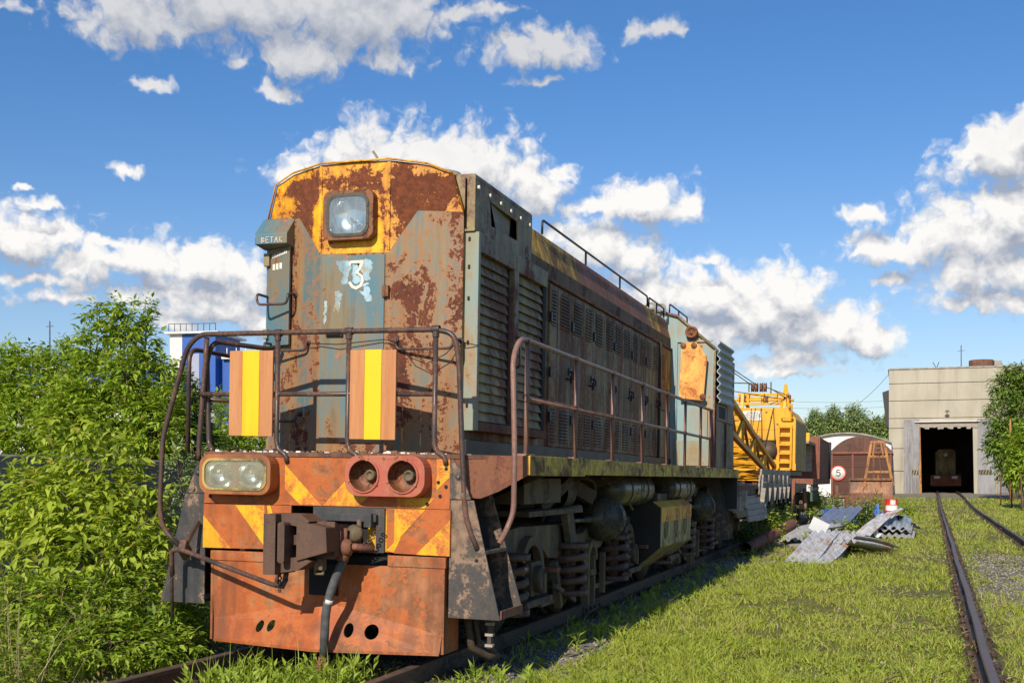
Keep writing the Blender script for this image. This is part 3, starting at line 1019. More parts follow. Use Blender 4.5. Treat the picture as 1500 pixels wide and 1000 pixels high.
# side doors
yd = [11.06, 11.34, 11.86, 12.35, 12.78, 13.30, 13.78, 14.22, 14.75, 15.20, 15.64, 16.08, 16.52]
for i in range(12):
    a, b = yd[i] + .008, yd[i + 1] - .008
    mb = MB()
    mb.box(.872, .890, a, b, 1.715, 3.305, 0)
    w0, w1 = a + .09 * (b - a) / .5, b - .09 * (b - a) / .5
    for (z0, z1, n) in ((2.91, 3.25, 10), (1.76, 2.08, 10)):
        if i == 0 and z0 < 2:
            pass
        mb.box(.889, .8905, w0, w1, z0 - .005, z1 + .005, 1)
        for k in range(n):
            z = z0 + (z1 - z0) * k / n
            mb.add([(.9045, w0, z), (.9045, w1, z), (.8895, w1, z + .026), (.8895, w0, z + .026), (.8895, w0, z - .002), (.8895, w1, z - .002)], [(0, 1, 2, 3), (4, 5, 1, 0), (0, 3, 4), (1, 5, 2)], 0)
    dr = lp('engine_door', mb, [M['doors'], M['dark']], bevel=.003, segs=1)
    mb = MB()
    if i % 2 == 1:
        mb.tube(fillet([(.89, b - .06, 2.50), (.94, b - .06, 2.50), (.945, b - .06, 2.42), (.90, b - .17, 2.42)], .03, 3), .011, 8)
        mb.box(.888, .905, b - .09, b - .03, 2.46, 2.54)
        lp('door_handle', mb, M['blackpaint'], dr)
    else:
        for z in (2.0, 2.44, 2.98):
            mb = MB()
            mb.box(.888, .912, a - .018, a + .03, z - .05, z + .05)
            lp('hinge', mb, M['blackpaint'], dr, .003)
mb = MB()
mb.box(.868, .925, 16.535, 16.60, 1.70, 3.34)
lp('door_post', mb, M['blackpaint'], bevel=.004)
for (a, b, mt) in ((16.62, 17.08, 'roofbrown'), (17.09, 17.48, 'roofyellow')):
    mb = MB()
    mb.box(.872, .890, a, b, 1.715, 2.38, 0)
    mb.box(.872, .890, a, b, 2.40, 3.305, 1)
    if a < 17:
        for k in range(9):
            z = 2.85 + k * .04
            mb.add([(.9045, a + .06, z), (.9045, b - .08, z), (.8895, b - .08, z + .03), (.8895, a + .06, z + .03)], [(0, 1, 2, 3)], 1)
    dr = lp('rear_engine_door', mb, [M['doors'], M[mt]], bevel=.003, segs=1)

# roof handrails
for (a, b) in ((11.05, 16.1), (16.2, 17.3), (17.75, 19.3)):
    mb = MB()
    x, z = .80, 3.90 if a < 17.5 else 4.03
    mb.tube(fillet([(x, a, z - .11), (x, a, z + .03), (x, b, z + .03), (x, b, z - .11)], .05, 3), .012, 8)
    n = max(2, int((b - a) / 1.4))
    for k in range(1, n):
        y = a + (b - a) * k / n
        mb.box(x - .010, x + .010, y - .012, y + .012, z - .12, z + .025)
    lp('roof_handrail', mb, M['blackpaint'])

# ---- cab ---------------------------------------------------------------------
csec = [(-1.53, 1.57), (-1.53, 3.33), (-.97, 3.82), (-.6, 3.93), (0, 3.97), (.6, 3.93), (.97, 3.82), (1.53, 3.33), (1.53, 1.57)]
mb = MB()
y0, y1 = 17.5, 19.75
for i in range(len(csec) - 1):
    (xa, za), (xb, zb) = csec[i], csec[i + 1]
    mb.add([(xa, y0, za), (xb, y0, zb), (xb, y1, zb), (xa, y1, za)], [(0, 1, 2, 3)], 1 if i in (0, 7) else 2)
mb.add([(x, y0, z) for x, z in csec], [tuple(range(len(csec)))], 0)
mb.add([(x, y1, z) for x, z in csec], [tuple(range(len(csec)))], 1)
cab = lp('cab', mb, [M['cabblue'], M['cabside'], M['rad']])
mb = MB()
mb.tube([(x * 1.01, 17.47, z + .012) for x, z in csec[1:-1]], .022, 6)
mb.box(1.525, 1.553, 17.48, 17.535, 1.57, 3.33)
lp('cab_edge', mb, M['rad'], cab)
mb = MB()
mb.box(1.00, 1.45, 17.455, 17.49, 1.62, 2.47)
mb.box(.96, 1.50, 17.47, 17.495, 3.44, 3.475)
mb.box(.955, .985, 17.47, 17.495, 1.60, 3.45)
mb.box(.98, 1.48, 17.44, 17.458, 1.60, 1.98, 1)
lp('cab_front_door', mb, [M['cabblue'], M['bluegrey']], cab, .005)
mb = MB()
mb.prism([(1.04, 2.60), (1.40, 2.56), (1.445, 3.21), (1.28, 3.43), (1.06, 3.43)], 'y', 17.36, 17.385, 0)
for (x, z) in ((1.09, 3.38), (1.25, 3.38), (1.39, 2.62)):
    mb.lathe([(.045, 0), (.045, .02), (.0, .03)], (x, 17.36, z), (0, -1, 0), 10, 1)
wp = lp('window_cover_plate', mb, [M['plate'], M['rustframe']], cab, .003)
tag(wp, 'orange rusted plate over the cab window')
mb = MB()
mb.lathe([(.085, 0), (.095, .03), (.09, .10), (.065, .11), (.06, .07), (.0, .06)], (1.20, 17.47, 3.58), (0, -1, 0), 20, 0)
mb.lathe([(.025, 0), (.02, .06), (.0, .065)], (1.20, 17.42, 3.58), (0, -1, 0), 10, 1)
lp('marker_lamp', mb, [M['rustframe'], M['chrome']], cab)
# corrugated sheet over the side windows
mb = MB()
n = 60
A, B, A2, B2 = [], [], [], []
for k in range(n + 1):
    z = 2.55 + .93 * k / n
    o = .022 * math.sin(k / n * 2 * math.pi * 7.5)
    A.append((1.60 + o - .02 * k / n, 17.60, z)); B.append((1.60 + o - .02 * k / n, 19.15, z + .02))
    A2.append((1.585 + o - .02 * k / n, 17.60, z)); B2.append((1.585 + o - .02 * k / n, 19.15, z + .02))
mb.strip(A, B, 0, True).strip(A2, B2, 0, True).strip(A, A2, 0).strip(B, B2, 0)
sh = lp('corrugated_window_sheet', mb, M['corrug'], cab)
mb = MB()
mb.box(1.532, 1.55, 17.75, 19.6, 2.30, 2.55, 0)
mb.box(1.53, 1.555, 17.95, 18.6, 2.34, 2.52, 1)
mb.box(1.532, 1.556, 17.64, 17.69, 1.6, 2.55, 0)
mb.box(1.532, 1.556, 18.75, 18.80, 1.6, 2.30, 0)
lp('side_window', mb, [M['cabside'], M['dark']], cab, .004)

# ---- frame, deck and sill ----------------------------------------------------
mb = MB()
dk = [(-.98, 7.96), (1.07, 7.96), (1.55, 8.33), (1.55, 20.2), (-1.50, 20.2), (-1.50, 9.6), (-1.02, 9.1)]
mb.prism(dk, 'z', 1.535, 1.567, 0)
rr = random.Random(5)
for k in range(230):
    x, y = rr.uniform(-.95, 1.05), rr.choice((rr.uniform(7.97, 8.03), rr.uniform(7.97, 8.5)))
    s = rr.uniform(.006, .02)
    mb.box(x - s, x + s, y - s * .7, y + s * .7, 1.567, 1.567 + s * rr.uniform(.3, 1.1), 1 if rr.random() < .45 else 2)
lp('deck', mb, [M['brownrust'], M['white'], M['darkband']])
for sx_ in (1, -1):
    mb = MB()
    for (a, b) in ((8.335, 9.93), (9.934, 13.2), (13.204, 20.2)):
        xo = .003 if a == 9.934 else 0
        if sx_ < 0:
            a = max(a, 9.7)
            b = max(b, 9.75)
        x0, x1 = (1.50, 1.572 + xo) if sx_ > 0 else (-1.532 - xo, -1.46)
        mb.box(x0, x1, a, b, 1.42 + (.012 if a > 9 else 0), 1.572)
    lp('side_sill', mb, M['sill'], bevel=.005)
for sx_ in (1, -1):
    xa, xb = (1.075, 1.56) if sx_ > 0 else (-.985, -1.50)
    if sx_ < 0:
        xb, = (-1.04,)
    mb = MB()
    pts = [(xa, 7.975, 1.563), (xb, 8.325, 1.563), (xb, 8.325, 1.425), (xa + (xb - xa) * .62, 8.19, 1.30), (xa + (xb - xa) * .38, 8.11, 1.245), (xa, 7.975, 1.26)]
    pts2 = [(p[0], p[1] + .014, p[2]) for p in pts]
    mb.add(pts + pts2, [tuple(range(6)), tuple(reversed(range(6, 12)))] + [(i, (i + 1) % 6, (i + 1) % 6 + 6, i + 6) for i in range(6)])
    if sx_ > 0:
        mb.prism([(xb - .02 * sx_, 1.425), (xb + .013 * sx_, 1.425), (xb + .013 * sx_, 1.567), (xb - .02 * sx_, 1.567)], 'y', 8.318, 8.333, 1)
    lp('frame_gusset', mb, [M['gusset'], M['yellow']], bevel=.003)
    mb = MB()
    mb.box(*sorted((sx_ * .25, sx_ * .55)), 8.2, 20.0, 1.02, 1.5)
    mb.box(*sorted((sx_ * .55, sx_ * 1.45)), 8.6, 20.0, 1.44, 1.53)
    for y in np.arange(9.2, 19.5, 1.45):
        mb.prism([(sx_ * .55, 1.05), (sx_ * 1.42, 1.42), (sx_ * 1.42, 1.45), (sx_ * .55, 1.45)], 'y', y, y + .04)
    lp('main_frame', mb, M['grimy'])

# ---- buffer beam ----------------------------------------------------------------
mb = MB()
mb.plate([(-.985, 1.165), (1.075, 1.165), (1.075, 1.56), (-.985, 1.56)], [], 'y', 7.97, 8.02, 0)
mb.plate([(-.985, .815), (-.44, .823), (-.44, 1.162), (-.985, 1.158)], [], 'y', 7.965, 8.0, 0)
mb.plate([(.64, .83), (1.085, .822), (1.085, 1.162), (.64, 1.162)], [], 'y', 7.963, 8.0, 0)
mb.plate([(-.44, .85), (-.22, .85), (-.22, 1.162), (-.44, 1.162)], [], 'y', 7.972, 8.0, 0)
mb.plate([(.55, .835), (.64, .835), (.64, 1.162), (.55, 1.162)], [], 'y', 7.971, 8.0, 0)
mb.box(-.44, -.425, 7.962, 7.97, .823, 1.16, 0)
bb = lp('buffer_beam', mb, M['orange'], bevel=.004)
st = [
    ([(-.275, 1.475), (.035, 1.17), (-.14, 1.17), (-.275, 1.29)], 7.967),
    ([(.335, 1.46), (.335, 1.40), (.43, 1.30), (.345, 1.172), (.05, 1.17)], 7.967),
    ([(.335, 1.46), (.05, 1.17), (.345, 1.172), (.46, 1.27)], 7.9665),
    ([(-.985, 1.07), (-.735, .82), (-.985, .818)], 7.962),
    ([(-.70, 1.155), (-.445, .85), (-.445, 1.16)], 7.962),
    ([(-.437, 1.16), (-.437, .855), (-.36, .855), (-.36, 1.05), (-.40, 1.16)], 7.969),
    ([(.42, 1.00), (.58, 1.15), (.58, .84), (.50, .84), (.42, .87)], 7.968),
    ([(.643, 1.16), (.89, 1.16), (.643, .90)], 7.960),
    ([(.643, .90), (.70, .955), (.643, .835)], 7.9597),
    ([(.575, .85), (.64, .91), (.64, .835)], 7.968),
    ([(1.083, 1.09), (.82, .828), (1.083, .826)], 7.960),
    ([(1.073, 1.555), (.97, 1.555), (.97, 1.30), (1.073, 1.40)], 7.967),
    ([(.66, 1.17), (.88, 1.17), (.96, 1.245), (.66, 1.245)], 7.967),
    ([(-.985, 1.555), (-.95, 1.555), (-.95, 1.40), (-.985, 1.36)], 7.967),
]
for i, (poly, y) in enumerate(st):
    mb = MB()
    mb.prism(poly, 'y', y, y + .0025)
    lp('warning_stripe', mb, M['yellow'], bb)
mb = MB()
for (x, z) in ((1.045, 1.46), (1.045, 1.33), (1.0, 1.26), (.985, 1.36), (-.93, 1.22), (.9, 1.2)):
    mb.cyl((x, 7.964, z), (x, 7.975, z), .014, 8)
lp('bolt_hole', mb, M['dark'], bb)
mb = MB()
mb.plate([(-.02, .83), (.57, .83), (.57, 1.162), (-.02, 1.162)], [rrect(.30, .955, .40, .23, .02, 2)], 'y', 7.945, 7.966, 0)
mb.box(.10, .52, 7.90, 7.95, 1.06, 1.115, 0)
mb.box(.44, .50, 7.86, 7.95, 1.02, 1.12, 0)
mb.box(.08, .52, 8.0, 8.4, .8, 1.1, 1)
lp('coupler_pocket', mb, [M['black'], M['dark']], bb, .004)
mb = MB()
mb.box(-.905, -.42, 7.945, 7.99, .725, .80)
mb.box(.60, 1.06, 7.945, 7.99, .735, .815)
mb.box(-.42, .60, 8.0, 8.05, .60, .82, 1)
lp('plough_bracket', mb, [M['plow'], M['dark']], bb, .004)


# ---- twin lamp housings -----------------------------------------------------------
def housing(cx, cz, w, h, mat, holes, glazed):
    mb = MB()
    yF = 7.835
    if glazed:
        mb.plate(rrect(cx, cz, w, h, .09), [rrect(cx, cz, w - .075, h - .075, .075)], 'y', yF, 7.968)
    else:
        mb.plate(rrect(cx, cz, w, h, .11), [circ(x, cz, .118, 28) for x in holes], 'y', yF, 7.968)
    o = lp('twin_headlight', mb, M[mat], bevel=.009)
    for x in holes:
        mb = MB()
        if glazed:
            mb.lathe([(.122, 0), (.115, .025), (.098, .055), (.07, .08), (.035, .095), (.012, .098)], (x, yF + .016, cz), (0, 1, 0), 28)
            lp('reflector', mb, M['chrome'], o)
            mb = MB()
            mb.lathe([(.03, .0), (.03, -.03), (.012, -.045), (.0, -.045)], (x + .02, yF + .11, cz - .005), (0, 1, 0), 12)
            lp('bulb', mb, M['res'], o)
        else:
            mb.lathe([(.116, 0.0), (.114, .06), (.105, .105), (.07, .118), (.012, .12)], (x, yF + .006, cz), (0, 1, 0), 28)
            lp('lamp_cup', mb, M['rustframe'], o)
            mb = MB()
            mb.lathe([(.042, 0), (.042, -.035), (.03, -.05), (.026, -.03), (.0, -.03)], (x + .012, yF + .115, cz + .005), (0, 1, 0), 14)
            lp('bulb', mb, M['grimylight'], o)
            mb = MB()
            mb.plate(circ(x, cz, .128, 28), [circ(x, cz, .114, 28)], 'y', yF - .012, yF + .004)
            for a in (75, 200, 330):
                mb.box(x + .121 * math.cos(R(a)) - .01, x + .121 * math.cos(R(a)) + .01, yF - .018, yF, cz + .121 * math.sin(R(a)) - .01, cz + .121 * math.sin(R(a)) + .01)
            lp('lamp_rim', mb, M['lampred'], o, .002, segs=1)
    if glazed:
        mb = MB()
        mb.plate(rrect(cx, cz, w - .08, h - .08, .07), [circ(x, cz, .12, 28) for x in holes], 'y', yF + .012, yF + .022)
        lp('lamp_backing', mb, M[mat], o)
        mb = MB()
        mb.plate(rrect(cx, cz, w - .06, h - .06, .08), [rrect(cx, cz, w - .10, h - .10, .065)], 'y', yF - .008, yF + .004)
        lp('glass_rim', mb, M['tank'], o, .003)
        mb = MB()
        mb.prism(rrect(cx, cz, w - .09, h - .09, .07), 'y', yF + .001, yF + .004)
        lp('lamp_glass', mb, M['glass2'], o)
    return o


housing(-.635, 1.392, .62, .305, 'lamporange', (-.775, -.50), True)
housing(.612, 1.40, .635, .30, 'lampred', (.447, .757), False)

# ---- plough -------------------------------------------------------------------------
TL, TR, RR_, AA, LL, BL, BR, BC = (-.90, .725), (1.05, .74), (1.04, .25), (.06, .455), (-.865, .275), (-.845, .108), (1.03, .108), (.10, .104)
def yp(p):
    x, z = p
    if x <= .06 + (x - x):
        pass
    # upper plate leans slightly, lower facets bulge forward to the middle of the lower edge
    base = 7.955 - .02 * (.72 - z)
    lim = (.455 - .275) / (.06 + .865) * (x + .865) + .275 if x < .06 else .455 + (.25 - .455) / (1.04 - .06) * (x - .06)
    if z < lim - 1e-6:
        side = max(0.0, 1 - abs(x - .08) / .95)
        return base - .20 * min(1, (lim - z) / .35) * (0.25 + .75 * side)
    return base


def fpl(p, s):
    return (p[0], yp(p) + .012 * s, p[1])


mb = MB()
mb.plate([TL, LL, AA, RR_, TR], [], 'y', 0, 0, 0, fpl)
mb.plate([LL, BL, BC, AA], [circ(-.435, .24, .048, 18, .62, -.5), circ(-.335, .25, .048, 18, .62, -.5)], 'y', 0, 0, 0, fpl)
mb.plate([AA, BC, BR, RR_], [circ(.325, .255, .052, 18, .7), circ(.50, .25, .055, 18)], 'y', 0, 0, 0, fpl)
mb.box(1.028, 1.052, 7.95, 8.25, .11, .73)
mb.box(-.90, -.88, 7.95, 8.25, .11, .72)
mb.add([(BL[0], yp(BL) - .006, .104), (BC[0], yp(BC) - .006, .10), (BR[0], yp(BR) - .006, .104), (BR[0], yp(BR) + .05, .104), (BC[0], yp(BC) + .05, .10), (BL[0], yp(BL) + .05, .104),
        (BL[0], yp(BL) - .006, .125), (BC[0], yp(BC) - .006, .12), (BR[0], yp(BR) - .006, .125)], [(0, 1, 4, 5), (1, 2, 3, 4), (0, 6, 7, 1), (1, 7, 8, 2)])
lp('plough', mb, M['plow'])
mb = MB()
mb.box(-.03, .20, 7.92, 7.945, .50, .735)
lp('plough_notch', mb, M['dark'])

# ---- coupler, brake hose, uncoupling rod ------------------------------------------------
mb = MB()
mb.prism([(7.98, .84), (7.98, 1.03), (7.62, 1.05), (7.56, 1.07), (7.56, .80), (7.62, .82)], 'x', .14, .36, 0)
mb.prism([(.13, 1.075), (.36, 1.03), (.37, .86), (.13, .79)], 'y', 7.42, 7.60, 0)
mb.prism([(-.10, .69), (-.005, .69), (-.005, 1.12), (-.10, 1.12)], 'y', 7.36, 7.66, 0)
mb.prism([(-.005, .70), (.13, .72), (.24, .79), (.14, .82), (.02, .80), (-.005, .78)], 'y', 7.44, 7.64, 0)
mb.prism([(-.005, 1.12), (.15, 1.12), (.22, 1.07), (.14, 1.03), (.08, 1.04), (-.005, 1.05)], 'y', 7.44, 7.64, 0)
mb.prism(rrect(.045, .92, .055, .29, .022, 3), 'y', 7.35, 7.60, 0)
mb.box(.07, .14, 7.48, 7.64, .90, .97, 0)
mb.box(-.005, .14, 7.60, 7.66, .75, 1.08, 1)
for k in range(3):
    mb.box(.358, .368, 7.64 + k * .10, 7.70 + k * .10, .88, 1.0, 0)
cp = lp('coupler', mb, [M['coupler'], M['dark']], bevel=.012)
mb = MB()
mb.cyl((.42, 7.83, .84), (.42, 7.83, 1.08), .018, 10)
mb.lathe([(.06, 0), (.07, .03), (.05, .06), (.0, .07)], (.40, 7.80, .97), (.4, -1, .3), 12)
lp('lock_lever', mb, M['grimylight'], cp)
mb = MB()
mb.tube([(.26, 7.6, .74), (.26, 7.58, .69), (.20, 7.58, .69), (.20, 7.6, .75)], .014, 6)
mb.box(.20, .27, 7.55, 7.62, .72, .80)
lp('lock_eye', mb, M['grimylight'], cp, .004)
mb = MB()
pts = fillet([(.36, 7.72, .80), (.335, 7.69, .72), (.27, 7.68, .55), (.235, 7.68, .40), (.215, 7.70, .05)], .15, 6)
mb.tube(pts, .033, 12)
hs = lp('brake_hose', mb, M['hose'])
mb = MB()
mb.tube([(.36, 7.72, .86), (.35, 7.70, .78)], .046, 12, 0)
mb.tube([(.30, 7.74, .875), (.44, 7.72, .885), (.56, 7.80, .87)], .027, 10, 0)
mb.lathe([(.03, 0), (.062, .02), (.062, .07), (.03, .09)], (.34, 7.70, .875), (1, 0, .1), 12)
mb.tube([(.38, 7.70, .90), (.38, 7.69, 1.02)], .014, 8)
lp('hose_valve', mb, M['gusset'], hs)
mb = MB()
mb.tube([(.217, 7.70, .075), (.205, 7.70, .00), (.17, 7.69, -.02)], .042, 10)
lp('hose_end', mb, M['gusset'], hs)
mb = MB()
mb.tube([(.262, 7.68, .50), (.252, 7.68, .47)], .0335, 12)
lp('white_clip', mb, M['white'], hs)
mb = MB()
for k in range(7):
    a = Vector((.45, 7.80, .89)).lerp(Vector((.56, 7.86, 1.02)), k / 6) + Vector((0, 0, -.03 * math.sin(k / 6 * 3.1)))
    mb.tube([a + Vector((.018 * math.cos(t_ * 1.05), .006 * (k % 2) * math.sin(t_ * 1.05), .012 * math.sin(t_ * 1.05))) for t_ in range(6)], .005, 5, closed=True)
lp('hose_chain', mb, M['coupler'], hs)
mb = MB()
mb.tube(fillet([(-1.16, 7.82, .60), (-1.16, 7.80, .80), (-1.05, 7.76, .81), (-.14, 7.62, .585), (-.06, 7.6, .60), (-.04, 7.6, .72)], .05, 4), .019, 10)
mb.tube(fillet([(-1.17, 7.84, .27), (-1.17, 7.82, .80), (-1.07, 7.78, .82)], .03, 3), .013, 8)
mb.tube([(-.04, 7.58, .70), (-.10, 7.58, .68), (-.12, 7.58, .60), (-.06, 7.58, .58), (-.03, 7.58, .64)], .014, 8)
for k in range(5):
    mb.tube([(-.10 + .008 * math.cos(t_ * 1.05) * (1 + k % 2), 7.6, .675 - k * .03 + .016 * math.sin(t_ * 1.05)) for t_ in range(6)], .006, 5, closed=True)
mb.bar((-1.08, 7.90, .76), (-1.05, 7.78, .84), .05, .10)
mb.bar((-1.02, 7.95, 1.02), (-1.06, 7.80, .80), .03, .03)
lp('uncoupling_rod', mb, M['pipe'])


# ---- steps ---------------------------------------------------------------------------------
def steps(s, cx):
    """s: side sign; tapered black plates with treads between them"""
    def X(x):
        return cx + s * x
    for (y, top) in ((7.985, 1.24), (8.50, 1.40)):
        mb = MB()
        if y < 8.2:
            poly = [(X(1.035), .375), (X(1.435), .375), (X(1.22), 1.235), (X(1.035), 1.235)]
            mb.prism(poly, 'y', y, y + .014)
            mb.prism([(X(1.035), 1.24), (X(1.20), 1.24), (X(1.12), 1.45), (X(1.06), 1.53), (X(1.035), 1.53)], 'y', y - .012, y + .01)
            for (xx, z) in ((1.10, 1.40), (1.14, 1.27)):
                mb.lathe([(.022, 0), (.02, .012), (.0, .016)], (X(xx), y - .012, z), (0, -1, 0), 8)
            mb.cyl((X(1.25), y - .002, .80), (X(1.25), y + .01, .80), .016, 8, 1)
        else:
            poly = [(X(1.16), .40), (X(1.44), .40), (X(1.13), 1.43), (X(1.02), 1.43)]
            mb.prism(poly, 'y', y, y + .014)
            mb.prism([(X(.98), 1.10), (X(1.20), 1.10), (X(1.13), 1.46), (X(.98), 1.46)], 'y', y - .03, y - .012)
            for (xx, z) in ((1.05, 1.41), (1.10, 1.26)):
                mb.lathe([(.022, 0), (.02, .012), (.0, .016)], (X(xx), y - .03, z), (0, -1, 0), 8)
        p = lp('step_plate', mb, [M['black'], M['dark']], bevel=.004)
    mb = MB()
    for (z, xo) in ((.40, 1.43), (.86, 1.31)):
        x0, x1 = sorted((X(1.05), X(xo)))
        mb.box(x0, x1, 8.0, 8.50, z - .015, z + .01, 0)
        x0, x1 = sorted((X(xo), X(xo + .012)))
        if z < .5:
            mb.box(x0, x1, 8.0, 8.50, z - .02, z + .045, 1)
    x0, x1 = sorted((X(1.035), X(1.05)))
    mb.box(x0, x1, 8.0, 8.5, .45, 1.42, 2)
    lp('step_tread', mb, [M['black'], M['gusset'], M['blackpaint']], bevel=.003)


steps(1, .035)
steps(-1, .055)
mb = MB()
mb.box(1.30, 1.33, 8.2, 8.26, .14, .37)
for k in range(3):
    mb.box(1.285, 1.345, 8.19, 8.24, .15 + k * .08, .17 + k * .08, 1)
mb.tube([(1.10, 8.3, .38), (1.12, 8.35, .12), (1.20, 8.5, .03), (1.25, 8.6, .03)], .03, 8)
mb.tube([(1.14, 8.35, .38), (1.16, 8.4, .16), (1.24, 8.55, .06)], .022, 8)
lp('sand_pipe', mb, [M['grimy'], M['plankgrey']])

# ---- handrails --------------------------------------------------------------------------------
PR = .020
mb = MB()
mb.tube(fillet([(-1.20, 7.98, .815), (-1.34, 7.95, .95), (-1.375, 7.95, 1.10), (-1.365, 7.96, 1.67), (-1.16, 7.97, 2.38), (-1.05, 7.97, 2.482), (.95, 7.97, 2.476), (1.09, 7.97, 2.44), (1.125, 7.98, 2.25), (1.16, 7.98, 1.60), (1.195, 7.98, 1.10), (1.29, 7.985, .88)], .12, 6), PR, 12)
mb.tube([(-1.03, 7.97, 2.015), (.96, 7.97, 2.005)], PR * .92, 10)
fr = lp('front_handrail', mb, M['pipe'])
for x in (-.355, .245, .945):
    mb = MB()
    mb.tube(fillet([(x, 7.97, 2.48), (x, 7.97, 1.65), (x + .02, 7.965, 1.585), (x + .09, 7.955, 1.55), (x + .10, 7.965, 1.49)], .06, 4), PR, 10)
    mb.lathe([(.028, -.03), (.03, 0), (.028, .03)], (x, 7.97, 2.478), (1, 0, 0), 12)
    mb.lathe([(.026, -.02), (.026, .02)], (x, 7.97, 2.44), (0, 0, 1), 12)
    lp('handrail_post', mb, M['pipe'], fr)
mb = MB()
mb.tube(fillet([(-1.0, 8.0, 2.46), (-1.015, 8.0, 2.2), (-1.06, 8.0, 1.60), (-1.07, 8.02, 1.50)], .2, 4), PR, 10)
mb.tube(fillet([(-.70, 8.60, 2.42), (-.80, 8.3, 2.42), (-.98, 8.06, 2.44), (-1.03, 8.05, 2.3), (-1.0, 8.05, 1.62), (-.93, 8.0, 1.57)], .08, 4), PR, 10)
mb.tube([(-1.02, 8.05, 1.98), (-.75, 8.5, 1.97)], PR * .9, 8)
lp('handrail_post', mb, M['pipe'], fr)
mb = MB()
mb.tube(fillet([(1.455, 7.985, .93), (1.49, 8.03, 1.02), (1.535, 8.06, 1.15), (1.535, 8.06, 1.62), (1.50, 8.09, 2.28), (1.50, 8.25, 2.43), (1.50, 8.45, 2.437), (1.50, 17.45, 2.425)], .16, 6), PR, 12)
mb.tube([(1.50, 8.46, 2.008), (1.50, 17.45, 2.00)], PR * .92, 10)
sr = lp('side_handrail', mb, M['pipe_red'])
for i, y in enumerate((8.44, 9.85, 11.22, 12.62, 14.05, 15.3, 16.55, 17.45)):
    mb = MB()
    mb.tube([(1.50, y, 1.57), (1.50, y, 2.43)], .019, 10)
    mb.lathe([(.026, -.03), (.028, 0), (.026, .03)], (1.5, y, 2.43), (0, 1, 0), 10)
    mb.lathe([(.026, -.03), (.028, 0), (.026, .03)], (1.5, y, 2.004), (0, 1, 0), 10)
    mb.box(1.45, 1.555, y - .06, y + .06, 1.567, 1.585, 0)
    lp('handrail_post', mb, M['pipe_red'], sr)
mb = MB()
mb.tube(fillet([(-1.46, 8.45, 1.57), (-1.46, 8.45, 2.43), (-1.46, 17.45, 2.42), (-1.46, 17.45, 1.57)], .12, 4), PR, 8)
for y in np.arange(10, 17, 1.4):
    mb.tube([(-1.46, y, 1.57), (-1.46, y, 2.43)], .019, 8)
lp('far_side_handrail', mb, M['pipe'])

for (x0, x1, a, b, za, zb) in ((-.742, -.366, -.63, -.482, 1.69, 2.342), (.283, .655, .402, .538, 1.67, 2.331)):
    mb = MB()
    mb.box(x0, a - .002, 7.918, 7.94, za, zb, 0)
    mb.box(b + .002, x1, 7.918, 7.94, za - .004, zb - .002, 0)
    mb.box(a, b, 7.917, 7.94, za - .002, zb + .001, 1)
    mb.box(x0 + .03, x1 - .03, 7.94, 7.955, za + .1, za + .16, 0)
    mb.box(x0 + .03, x1 - .03, 7.94, 7.955, zb - .16, zb - .1, 0)
    lp('warning_board', mb, [M['tan'], M['yboard']], bevel=.002, segs=1)

